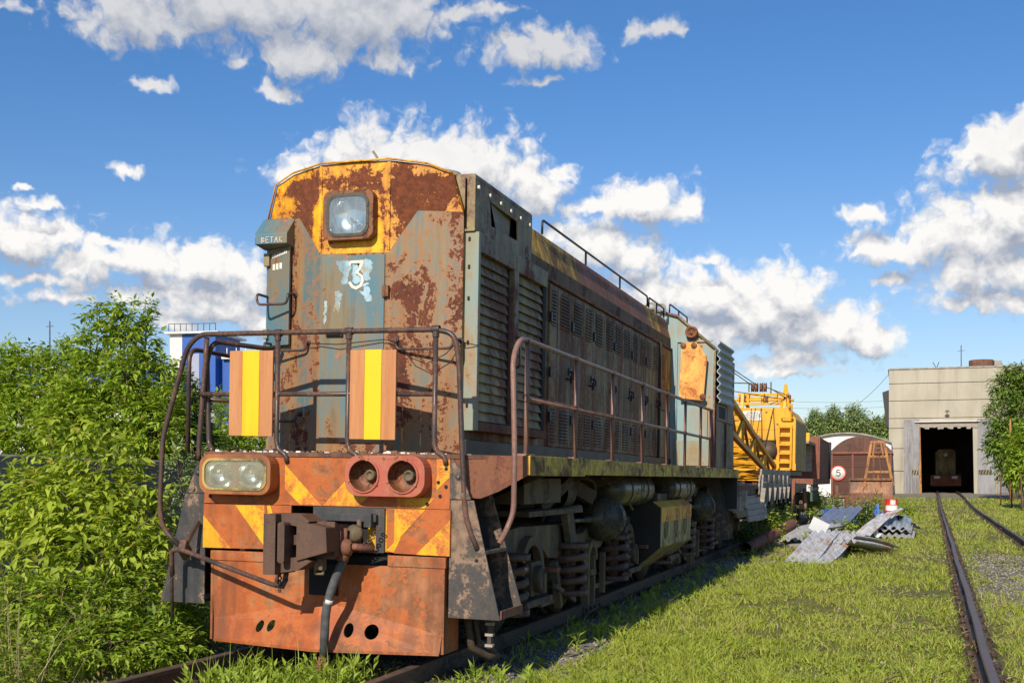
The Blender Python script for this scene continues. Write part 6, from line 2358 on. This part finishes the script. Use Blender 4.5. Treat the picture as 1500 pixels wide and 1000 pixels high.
# ================================================================== VEGETATION
LEAF5 = np.array([(0, 0, 0), (.38, .5, .10), (1, 0, -.14), (.38, -.5, .10), (.46, 0, .0)], float)
LF5 = np.array([(0, 4, 1), (1, 4, 2), (0, 3, 4), (3, 2, 4)])


def frames(D, spin, rg):
    D = D / np.linalg.norm(D, axis=1, keepdims=True)
    up = np.tile([0, 0, 1.0], (len(D), 1)) + rg.normal(0, spin, (len(D), 3))
    S = np.cross(up, D)
    S /= np.linalg.norm(S, axis=1, keepdims=True) + 1e-9
    U = np.cross(D, S)
    return D, S, U


def leaves(name, P, D, L, W, mat, parent, rg, spin=.35, dark=.15):
    D, S, U = frames(D, spin, rg)
    n = len(P)
    T = LEAF5
    V = (P[:, None, :] + D[:, None, :] * (T[None, :, 0:1] * L[:, None, None]) + S[:, None, :] * (T[None, :, 1:2] * W[:, None, None]) + U[:, None, :] * (T[None, :, 2:3] * L[:, None, None]))
    F = (LF5[None] + (np.arange(n) * 5)[:, None, None]).reshape(-1, 3)
    tint = np.zeros((n, 5, 3))
    tint[:, :, 0] = rg.random(n)[:, None]
    tint[:, :, 1] = ((rg.random(n) < dark) * rg.uniform(.4, 1, n))[:, None]
    tint[:, :, 2] = ((rg.random(n) < .025) * rg.uniform(.4, 1, n))[:, None]
    return np_mesh(name, V.reshape(-1, 3), F, mat, tint.reshape(-1, 3), parent)


def crown_points(clumps, n, rg, inner=.45):
    """clumps: (centre, (rx, ry, rz)); points biased to the outer shell, broken up by noise"""
    w = np.array([(r[0] * r[1] * r[2]) ** .62 for _, r in clumps])
    idx = rg.choice(len(clumps), n, p=w / w.sum())
    c = np.array([list(q) for q, _ in clumps])[idx]
    r = np.array([list(q) for _, q in clumps])[idx]
    d = rg.normal(size=(n, 3))
    d /= np.linalg.norm(d, axis=1, keepdims=True)
    rad = inner + (1.02 - inner) * rg.random(n) ** .7
    rad *= 1 + .16 * np.sin(d[:, 0] * 6 + idx * 2.1) * np.sin(d[:, 2] * 7 + idx) + .10 * np.sin(d[:, 1] * 11 + idx)
    return c + d * r * rad[:, None], d


def px_clumps(lst):
    out = []
    for (px, py, d, rx, ry) in lst:
        s = d / FPX
        out.append((at(px, py, d), (rx * s, rx * s * .9, ry * s)))
    return out


def plant(name, label, cat, clumps, n, leaf, k, mat, seed, group=None, base=None, stems=5, droop=.25, spikes=(), bark='bark', stem_r=.02, dark=.22, inner=.45, ratio=.36):
    """n twigs with k leaflets each; a stem runs to every clump"""
    rg = np.random.default_rng(seed)
    cs = np.array([list(c) for c, _ in clumps])
    if base is None:
        base = Vector((cs[:, 0].mean(), cs[:, 1].mean(), float(ground_z(cs[:, 0].mean(), cs[:, 1].mean()))))
    base = Vector(base)
    t = thing(name, base, label, cat, group)
    loc = [(Vector(c) - base, r) for c, r in clumps]
    P, dn = crown_points(loc, n, rg, inner)
    for (sp, sl, cnt) in spikes:       # free-standing shoots above the crown
        b0 = Vector(sp) - base
        h = rg.random(cnt) * sl
        P = np.vstack([P, np.stack([b0.x + rg.normal(0, .04, cnt) + rg.normal(0, .16 * sl, cnt) * (1 - h / sl) * .5, b0.y + rg.normal(0, .1, cnt), b0.z + h], 1)])
        dd = rg.normal(size=(cnt, 3))
        dn = np.vstack([dn, dd / np.linalg.norm(dd, axis=1, keepdims=True)])
    P[:, 2] = np.maximum(P[:, 2], .03)
    D = dn * .8 + rg.normal(0, .55, dn.shape) + np.array([0, 0, .15])
    D /= np.linalg.norm(D, axis=1, keepdims=True)
    rach = leaf * (.9 + .4 * k / 5)
    AP, AD = [], []
    Sd = np.cross(D, np.array([0, 0, 1.0]))
    Sd /= np.linalg.norm(Sd, axis=1, keepdims=True) + 1e-9
    for j in range(k):
        f = (j // 2 + .6) / (k / 2 + .3)
        side = 0 if j == k - 1 else (1 if j % 2 else -1)
        AP.append(P + D * (rach * f))
        AD.append(D * (.55 if side else 1.0) + Sd * side * .9 + np.array([0, 0, -droop]) + rg.normal(0, .22, D.shape))
    AP, AD = np.vstack(AP), np.vstack(AD)
    m_ = len(AP)
    L = leaf * rg.uniform(.45, 1.3, m_)
    leaves('foliage', AP, AD, L, L * ratio * rg.uniform(.8, 1.25, m_), M[mat], t, rg, dark=dark)
    mb = MB()
    for i, (c, r) in enumerate(loc):
        if i >= stems * 3:
            break
        st = Vector((rg.normal(0, .12), rg.normal(0, .12), -.05))
        mid = st.lerp(c, .5) + Vector((rg.normal(0, .12), rg.normal(0, .12), .1))
        tip = c + Vector((rg.normal(0, .3) * r[0], 0, r[2] * .7))
        mb.tube([st, st.lerp(mid, .5), mid, c, tip], stem_r, 6, radii=[stem_r * 1.3, stem_r * 1.1, stem_r * .8, stem_r * .5, stem_r * .2])
        for q in range(4):
            a = mid.lerp(c, rg.random())
            e = c + Vector((rg.normal(0, .6) * r[0], rg.normal(0, .6) * r[1], rg.normal(0, .6) * r[2]))
            mb.tube([a, a.lerp(e, .5) + Vector((0, 0, .05)), e], stem_r * .3, 4, radii=[stem_r * .45, stem_r * .3, stem_r * .12])
    for q in range(6 * min(stems, 4)):
        c, r = loc[int(rg.integers(len(loc)))]
        d_ = Vector(rg.normal(size=3)).normalized()
        e = c + Vector((d_.x * r[0], d_.y * r[1], d_.z * r[2])) * rg.uniform(.9, 1.12)
        mb.tube([c, c.lerp(e, .6) + Vector((0, 0, .03)), e], stem_r * .2, 4, radii=[stem_r * .3, stem_r * .2, stem_r * .08])
    for (sp, sl, cnt) in spikes:
        b0 = Vector(sp) - base
        mb.tube([b0 - Vector((0, 0, .6)), b0 + Vector((0, 0, sl))], stem_r * .4, 5, radii=[stem_r * .5, stem_r * .15])
    mb.build('branch' if stems > 1 else 'stem', M[bark], t)
    return t


SH = 'bushes along the concrete wall'
plant('box_elder_tree', 'tallest light green box elder rising behind the concrete wall', 'tree',
      px_clumps([(132, 510, 15.5, 18, 32), (182, 505, 15.5, 20, 38), (212, 505, 15.6, 14, 30), (140, 560, 15.5, 44, 34), (185, 550, 15.2, 26, 36), (220, 560, 15.8, 30, 40), (165, 615, 15.6, 72, 46), (110, 610, 15.4, 50, 50), (230, 620, 15.2, 45, 55), (180, 665, 15.6, 80, 35)]),
      3600, .105, 5, 'leaf', 21, SH, spikes=[(at(142, 480, 15.5), .30, 50), (at(176, 472, 15.5), .26, 50), (at(213, 478, 15.6), .30, 46), (at(163, 505, 15.5), .3, 40), (at(197, 500, 15.5), .25, 30), (at(112, 530, 15.5), .2, 24), (at(240, 545, 15.5), .18, 24)])
plant('box_elder_tree', 'light green box elder with two thin tops, farthest from the locomotive', 'tree',
      px_clumps([(30, 560, 16.5, 46, 42), (92, 540, 16.3, 26, 32), (70, 565, 16.5, 40, 42), (0, 555, 16.8, 34, 40), (-30, 600, 16.5, 60, 60), (40, 620, 16.2, 70, 48), (90, 640, 16.0, 45, 40), (20, 660, 16.2, 70, 30)]),
      2900, .105, 5, 'leaf', 22, SH, spikes=[(at(97, 520, 16.3), .2, 30), (at(32, 530, 16.5), .2, 30), (at(70, 535, 16.5), .25, 30), (at(8, 530, 16.5), .25, 30), (at(-15, 560, 16.5), .2, 20)])
plant('dark_bush', 'darker green bush between the box elder and the locomotive', 'bush',
      px_clumps([(262, 580, 17.5, 26, 40), (255, 640, 16.8, 42, 45), (285, 600, 18, 22, 36), (290, 660, 17, 30, 30)]), 1300, .10, 5, 'leafdark', 23, SH)
plant('box_elder_tree', 'low bright green bush seen under the hood handrail boards', 'bush',
      px_clumps([(322, 620, 24, 28, 42), (352, 622, 24.5, 40, 36), (385, 632, 25, 40, 32), (330, 655, 24, 50, 24), (300, 640, 23, 30, 30), (430, 640, 26, 40, 30)]), 1500, .12, 5, 'leaf', 24, SH)
plant('box_elder_shrub', 'broad-leaved bright shrub nearest to the black step plates', 'bush',
      px_clumps([(70, 700, 10.6, 46, 36), (150, 690, 10.4, 60, 48), (30, 740, 10.3, 60, 44), (110, 745, 10.0, 80, 50), (195, 745, 10.2, 50, 46), (150, 810, 9.8, 85, 52), (215, 810, 9.9, 34, 52), (70, 810, 9.9, 70, 46)]),
      1300, .108, 5, 'leafbright', 25, SH, droop=.5, spikes=[(at(72, 655, 10.6), .26, 18), (at(140, 650, 10.4), .22, 16)], stem_r=.016, inner=.3, ratio=.42, dark=.28)
plant('dark_bush', 'low small-leaved shrub growing under the broad-leaved bright shrub', 'bush',
      px_clumps([(200, 880, 9.6, 70, 52), (110, 890, 9.4, 80, 50), (250, 890, 9.6, 34, 55), (30, 890, 9.4, 70, 50), (285, 925, 9.8, 26, 30), (150, 940, 9.1, 110, 34), (230, 945, 9.3, 60, 30)]), 1600, .085, 5, 'leaf', 26, SH, stem_r=.012, dark=.35, inner=.3)
plant('grey_weed', 'dusty grey-green tall weed beside the long bent grab rail', 'weed',
      px_clumps([(262, 700, 11.8, 20, 60), (275, 750, 11.6, 20, 50), (290, 690, 12.2, 14, 40)]), 420, .06, 3, 'leaffar', 27, None, stem_r=.008)

# trees beyond the yard
TR = 'trees behind the storage hall'
for i, (px, py, rx, ry, lb) in enumerate([(1196, 622, 20, 24, 'round tree over the hall roof end nearest the yellow crane'), (1222, 618, 19, 26, 'second tree from the yellow crane above the hall roof'), (1254, 616, 30, 26, 'widest and tallest tree above the white hall roof'),
                                          (1288, 632, 18, 22, 'small low tree between the widest tree and the shed'), (1306, 622, 16, 22, 'tree half hidden behind the shed corner')]):
    cl = px_clumps([(px, py, 128, rx * .7, ry * .7), (px - rx * .5, py + 8, 128, rx * .6, ry * .6), (px + rx * .5, py + 9, 128, rx * .6, ry * .55), (px + rx * .1, py + 26, 128, rx * .9, ry * .8), (px - rx * .1, py - ry * .5, 128, rx * .35, ry * .4)])
    plant('poplar_tree', lb, 'tree', cl, 1900, .36, 3, 'leaffar', 40 + i, TR, stem_r=.16, inner=.2)
plant('ash_tree', 'big green tree covering one side of the shed front', 'tree',
      px_clumps([(1478, 568, 76, 26, 24), (1505, 570, 76, 34, 28), (1472, 610, 75, 26, 28), (1500, 620, 75, 34, 34), (1470, 655, 75, 24, 26), (1462, 640, 75, 16, 22), (1500, 665, 75, 34, 34), (1480, 690, 75, 20, 18), (1530, 600, 76, 34, 60), (1455, 652, 75.5, 10, 10), (1535, 545, 76, 30, 26), (1486, 545, 76, 14, 12)]),
      3800, .30, 5, 'leafdark', 50, None, stem_r=.12, droop=.5, inner=.25, dark=.3, base=(at(1485, 715, 75).x, at(1485, 715, 75).y, .1))
plant('ash_tree', 'bright yellow-green young tree by the wire fence', 'tree',
      px_clumps([(1496, 660, 60, 20, 26), (1506, 690, 60, 22, 26), (1490, 690, 60, 12, 16), (1510, 640, 60, 18, 22)]), 1000, .28, 5, 'leaf', 51, None, stem_r=.06)

# fence and pole at the right edge
fx = at(1470, 715, 66)
fn = thing('wire_fence', (fx.x, fx.y, .0), 'rusty wire fence with thin posts below the big tree', 'fence')
for i, (px, d) in enumerate([(1466, 66), (1482, 62), (1496, 58), (1515, 54)]):
    q = at(px, 715, d) - Vector(fn.location)
    mb = MB().tube([(q.x, q.y, -.1), (q.x, q.y, 1.7)], .035, 6)
    mb.build('post', M['brownrust'], fn)
q0, q1 = at(1466, 715, 66) - Vector(fn.location), at(1515, 715, 54) - Vector(fn.location)
mb = MB()
for z in np.linspace(.15, 1.6, 9):
    mb.tube([(q0.x, q0.y, z), (q1.x, q1.y, z)], .008, 4)
mb.build('wire_strand', M['brownrust'], fn)
q = at(1480, 715, 70)
o = MB().tube([(0, 0, -.1), (0, 0, 4.9)], .06, 8).lathe([(.075, 0), (.08, .03), (.0, .06)], (0, 0, 4.88), (0, 0, 1), 8).build('rusty_pole', M['aframe'])
o.location = (q.x, q.y, .1)
tag(o, 'tall thin rusty pole in front of the big tree by the shed', 'pole')

# weeds round the scrap
WD = 'leafy weeds round the scrap heap'
for i, (px, py, d, rx, ry, n, lb) in enumerate([
        (1257, 752, 33, 22, 24, 420, 'dense dark weed between the blue sheet and the tilted dull sheet'), (1190, 792, 25.5, 20, 12, 240, 'low weed growing between the white board and the rusty pipe'),
        (1133, 772, 24, 14, 22, 150, 'pale upright weed by the hanging wagon boards'), (1157, 768, 27.5, 8, 34, 130, 'tall narrow climber in front of the buffer stake'),
        (1100, 814, 21.8, 7, 7, 50, 'small weed at the near end of the rusty pipe'), (1205, 735, 42, 36, 14, 420, 'wide weed clump between the crane and the brown wagon body'),
        (1281, 738, 38, 12, 16, 160, 'weed growing in front of the dozer blade'), (1236, 770, 30, 16, 8, 130, 'low weed at the lower end of the faded blue sheet'),
        (1240, 800, 23.2, 22, 5, 150, 'creeping weed on the edge of the fanned zinc sheet'), (1189, 752, 33, 7, 8, 60, 'small yellow tuft behind the flat pale sheet'),
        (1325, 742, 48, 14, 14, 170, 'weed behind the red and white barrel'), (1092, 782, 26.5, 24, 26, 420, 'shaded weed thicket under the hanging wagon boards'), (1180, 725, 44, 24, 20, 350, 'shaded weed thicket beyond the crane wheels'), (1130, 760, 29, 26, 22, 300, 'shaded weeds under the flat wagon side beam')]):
    c = at(px, py, d)
    s = d / FPX
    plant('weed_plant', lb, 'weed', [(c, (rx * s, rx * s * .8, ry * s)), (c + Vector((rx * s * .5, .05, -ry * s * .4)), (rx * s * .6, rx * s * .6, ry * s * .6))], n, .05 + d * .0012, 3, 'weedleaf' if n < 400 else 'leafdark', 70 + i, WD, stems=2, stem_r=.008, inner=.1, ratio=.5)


# ---- grass --------------------------------------------------------------------------
def blades(name, P, H, W, lean, mat, rg, droop=.5, dry=.12, kind='stuff', bend=None):
    n = len(P)
    a = rg.random(n) * 2 * math.pi
    sd = np.stack([np.cos(a), np.sin(a), np.zeros(n)], 1)
    b = rg.random(n) * 2 * math.pi
    ld = np.stack([np.cos(b), np.sin(b), np.zeros(n)], 1) * (lean * rg.random(n) * H)[:, None]
    up = np.array([0, 0, 1.0])
    p0 = P - sd * (W / 2)[:, None]
    p1 = P + sd * (W / 2)[:, None]
    m_ = P + up * (H * .6)[:, None] + ld * .4
    p2 = m_ - sd * (W * .36)[:, None]
    p3 = m_ + sd * (W * .36)[:, None]
    p4 = P + up * (H * (1 - droop * .3))[:, None] + ld
    V = np.stack([p0, p1, p2, p3, p4], 1).reshape(-1, 3)
    f = np.array([(0, 1, 3), (0, 3, 2), (2, 3, 4)])
    F = (f[None] + (np.arange(n) * 5)[:, None, None]).reshape(-1, 3)
    tint = np.zeros((n, 5, 3))
    tint[:, :, 0] = rg.random(n)[:, None]
    tint[:, :, 1] = ((rg.random(n) < dry) * rg.uniform(.3, 1, n))[:, None]
    return np_mesh(name, V, F, M[mat], tint.reshape(-1, 3))


def field_points(n, d0, d1, px0, px1, rg, power=-.5):
    u = rg.random(n)
    e = power + 1
    d = (d0 ** e + u * (d1 ** e - d0 ** e)) ** (1 / e)
    px = rg.uniform(px0, px1, n)
    a = (px - 750) / FPX
    X = d * (-math.sin(YAW) + a * math.cos(YAW))
    Y = d * (math.cos(YAW) + a * math.sin(YAW))
    return X, Y, d


def vnoise(X, Y, s, seed=0.0):
    return np.array([mnoise.noise(Vector((x * s + seed, y * s, seed))) for x, y in zip(X, Y)])


rg = np.random.default_rng(99)
X, Y, d = field_points(330000, 7.6, 80, 520, 1720, rg, -.75)
rel = X - track_x(Y)
nz = np.sin(X * 1.9 + np.sin(Y * .7) * 2) * np.cos(Y * 1.3 + X * .6)
nb = vnoise(X, Y, .55, 3.1)
nb2 = vnoise(X, Y, 2.1, 8.0)
nb3 = vnoise(X, Y, .23, 14.0)
dens = np.clip(.62 + 1.1 * nb + 1.0 * nb2 + .7 * nb3, .02, 1)
onl = np.abs(X - XC) < 1.75 + .3 * nz
dens = np.where(onl, np.clip(.03 + .34 * nb2 + .22 * nb, 0, .32), dens)
rails = np.minimum(np.abs(rel - .795), np.abs(rel + .795))
dens = np.where(rails < .16, dens * .10, dens)
dens = np.where(rails < .055, 0, dens)
dens = np.where(np.abs(np.abs(X - XC) - .795) < .09, 0, dens)
dens = np.where(np.abs(rel) < 1.7, dens * .72, dens)
gr = (rel > -.5 + .5 * nb2) & (rel < 2.1) & (Y > 14.5 + 2 * nb2) & (Y < 24 + 3 * nb)
dens = np.where(gr, dens * .08, dens)
dens = np.where((Y > 84) | (X < -6.2), 0, dens)
keep = rg.random(len(X)) < dens
X, Y, d, nz, nb, nb2, nb3 = X[keep], Y[keep], d[keep], nz[keep], nb[keep], nb2[keep], nb3[keep]
H = (.025 + .035 * rg.random(len(X)) + .06 * np.clip(nb2 + .15, 0, 1) + .05 * np.clip(nb3, 0, 1) * rg.random(len(X)) + .09 * (rg.random(len(X)) < .012)) * (1 + .10 * (d / 10 - 1))
edge = np.exp(-((X + 2.75) / .35) ** 2)
H *= 1 + .9 * edge * (nb2 > 0)
H *= 1 + .5 * np.exp(-((X + 2.9) / .6) ** 2 - ((Y - 22) / 4) ** 2)
W = (.006 + .004 * rg.random(len(X))) * (1 + .055 * (d - 8))
dry_ = np.clip(.24 - .95 * nb3 + .35 * nb2, .03, .85)
# taller tufts, thicker towards the old track
tx, ty, td = field_points(520, 8, 40, 560, 1620, rg, -.6)
okt = (tx > XC + 1.75) & (np.abs(np.abs(tx - track_x(ty)) - .795) > .2) & ((rg.random(520) < .45) | (tx < -1.9))
tx, ty = tx[okt], ty[okt]
kt = 30
TX = (tx[:, None] + rg.normal(0, .045, (len(tx), kt))).ravel()
TY = (ty[:, None] + rg.normal(0, .06, (len(tx), kt))).ravel()
X, Y = np.concatenate([X, TX]), np.concatenate([Y, TY])
H = np.concatenate([H * 1.15, np.repeat(rg.uniform(.07, .20, len(tx)), kt) * rg.uniform(.5, 1.1, len(TX))])
W = np.concatenate([W, (.006 + .003 * rg.random(len(TX))) * (1 + .04 * (TY - 8))])
dry_ = np.concatenate([dry_, np.repeat(np.where(rg.random(len(tx)) < .25, .7, .05), kt)])
g_ = blades('lawn_grass', np.stack([X, Y, ground_z(X, Y) - .004], 1), H, W, 2.0, 'grassblade', rg, dry=dry_)
tag(g_, kind='stuff')

# cut and dried stems lying in the lawn
rg = np.random.default_rng(31)
X, Y, d = field_points(9000, 7.8, 45, 540, 1680, rg, -.7)
rel = X - track_x(Y)
ok = (X > -3.2) & (np.abs(np.abs(rel) - .795) > .1) & (rg.random(len(X)) < np.clip(.35 + 1.2 * vnoise(X, Y, .6, 41), 0, 1))
X, Y = X[ok], Y[ok]
a = rg.random(len(X)) * 6.283
L = rg.uniform(.04, .16, len(X))
o = leaves('straw_litter', np.stack([X, Y, ground_z(X, Y) + .012 + .03 * rg.random(len(X))], 1), np.stack([np.cos(a), np.sin(a), rg.normal(.05, .2, len(X))], 1), L, .006 + .0004 * Y, M['straw'], None, rg, dark=0)
tag(o, kind='stuff')

# small broad leaves in the lawn
rg = np.random.default_rng(5)
X, Y, d = field_points(26000, 7.6, 34, 540, 1650, rg, -.6)
nb = vnoise(X, Y, 1.3, 20)
rel = X - track_x(Y)
ok = (nb > .05) & (np.abs(np.abs(rel) - .795) > .14) & (np.abs(np.abs(X - XC) - .795) > .12) & (X > -5.9)
ok &= ~((np.abs(X - XC) < 1.7) & (rg.random(len(X)) < .6))
X, Y = X[ok], Y[ok]
P = np.stack([X, Y, ground_z(X, Y) + .015 + .035 * rg.random(len(X))], 1)
a = rg.random(len(X)) * 6.283
D = np.stack([np.cos(a), np.sin(a), .35 + .5 * rg.random(len(X))], 1)
L = rg.uniform(.022, .055, len(X)) * (1 + .02 * np.clip(Y - 10, 0, 30))
o = leaves('lawn_weeds', P, D, L, L * .5, M['weedleaf'], None, rg)
tag(o, kind='stuff')

# tall weeds between the rails in front of the plough and along the shaded side
rg = np.random.default_rng(6)
pts = []
for (x0, x1, y0, y1, n) in ((XC - .45, XC + .62, 6.7, 7.75, 290), (XC + 1.1, XC + 1.7, 7.3, 8.6, 30), (XC + 1.0, XC + 1.9, 9.0, 20, 90)):
    pts.append(np.stack([rg.uniform(x0, x1, n), rg.uniform(y0, y1, n)], 1))
Q = np.vstack(pts)
n = len(Q)
hh = rg.uniform(.08, .26, n) * np.where(Q[:, 0] > XC + .85, .55, 1)
AP, AD = [], []
for j in range(9):
    f = (j + .5) / 9
    a = rg.random(n) * 6.283
    AP.append(np.stack([Q[:, 0] + .012 * np.cos(a), Q[:, 1] + .012 * np.sin(a), ground_z(Q[:, 0], Q[:, 1]) + hh * f], 1))
    AD.append(np.stack([np.cos(a), np.sin(a), .5 + .9 * f + rg.normal(0, .2, n)], 1))
AP, AD = np.vstack(AP), np.vstack(AD)
L = rg.uniform(.05, .105, len(AP))
o = leaves('track_weeds', AP, AD, L, L * .30, M['weedleaf'], None, rg, dark=.2)
tag(o, kind='stuff')
mb_P = np.stack([Q[:, 0], Q[:, 1], ground_z(Q[:, 0], Q[:, 1])], 1)
o = blades('weed_stalks', mb_P, hh * rg.uniform(1.0, 2.2, n), np.full(n, .007), .35, 'weedleaf', rg)
tag(o, kind='stuff')

# dry grass and undergrowth at the left
rg = np.random.default_rng(8)
X, Y, d = field_points(30000, 7.6, 24, -160, 420, rg, -.6)
ok = (X < -5.2) & (X > -20)
X, Y = X[ok], Y[ok]
H = (.05 + .20 * rg.random(len(X)) ** 2) * np.where(X > -5.9, .35, 1)
o = blades('undergrowth_grass', np.stack([X, Y, ground_z(X, Y)], 1), H, .006 + .004 * rg.random(len(X)), 1.3, 'grassblade', rg, dry=.4)
tag(o, kind='stuff')
X, Y, d = field_points(1000, 8.0, 10.5, -120, 330, rg, -.4)
ok = (X < -5.75)
X, Y = X[ok], Y[ok]
H = .2 + 1.0 * rg.random(len(X)) ** 2.4
o = blades('dry_stalks', np.stack([X, Y, ground_z(X, Y)], 1), H, .004 + .003 * rg.random(len(X)), 1.25, 'straw', rg, droop=.2, dry=0)
tag(o, kind='stuff')
X, Y, d = field_points(16000, 7.8, 13, -140, 340, rg, -.5)
ok = (X < -5.8)
X, Y = X[ok], Y[ok]
a = rg.random(len(X)) * 6.283
L = rg.uniform(.04, .08, len(X))
o = leaves('ground_ivy', np.stack([X, Y, ground_z(X, Y) + .03 + .34 * rg.random(len(X)) ** 2], 1), np.stack([np.cos(a), np.sin(a), .2 + .4 * rg.random(len(X))], 1), L, L * .6, M['leaf'], None, rg, dark=.35)
tag(o, kind='stuff')

# gravel
rg = np.random.default_rng(12)
X1, Y1 = XC + rg.uniform(-2.1, 2.1, 15000), 6.5 + 20 * rg.random(15000) ** 1.4
Y2 = rg.uniform(13.5, 26, 5000)
X2 = track_x(Y2) + rg.uniform(-.6, 2.2, 5000)
X3, Y3, _d = field_points(2500, 8, 30, 560, 1600, rg, -.3)
X, Y = np.concatenate([X1, X2, X3]), np.concatenate([Y1, Y2, Y3])
rel = X - track_x(Y)
ok = (np.abs(np.abs(X - XC) - .795) > .06) & (np.abs(np.abs(rel) - .795) > .05)
X, Y = X[ok], Y[ok]
n = len(X)
O = np.array([(1, 0, 0), (-1, 0, 0), (0, 1, 0), (0, -1, 0), (0, 0, .7), (0, 0, -.5)], float)
OF = np.array([(0, 2, 4), (2, 1, 4), (1, 3, 4), (3, 0, 4), (2, 0, 5), (1, 2, 5), (3, 1, 5), (0, 3, 5)])
S = rg.uniform(.008, .026, n) * (1 + .03 * np.clip(Y - 10, 0, 20))
V = O[None] * S[:, None, None] * rg.uniform(.6, 1.3, (n, 6, 1))
a = rg.random(n) * 6.283
ca, sa = np.cos(a)[:, None], np.sin(a)[:, None]
V = np.stack([V[:, :, 0] * ca - V[:, :, 1] * sa, V[:, :, 0] * sa + V[:, :, 1] * ca, V[:, :, 2]], 2)
V += np.stack([X, Y, ground_z(X, Y) + S * .2], 1)[:, None, :]
F = (OF[None] + (np.arange(n) * 6)[:, None, None]).reshape(-1, 3)
tint = np.repeat(rg.random(n)[:, None], 6, 1)[:, :, None] * np.ones((1, 1, 3))


def gravelmat():
    m, t, b = new_mat('crushed_stone')
    a_ = t.node('ShaderNodeAttribute', attribute_name='tint')
    s_ = t.sep(a_.outputs['Vector'])
    t.put(b.inputs['Base Color'], t.mix(s_[0], (.095, .08, .066), (.36, .32, .26)))
    b.inputs['Roughness'].default_value = .9
    return m


o = np_mesh('gravel', V.reshape(-1, 3), F, gravelmat(), tint.reshape(-1, 3))
tag(o, kind='stuff')
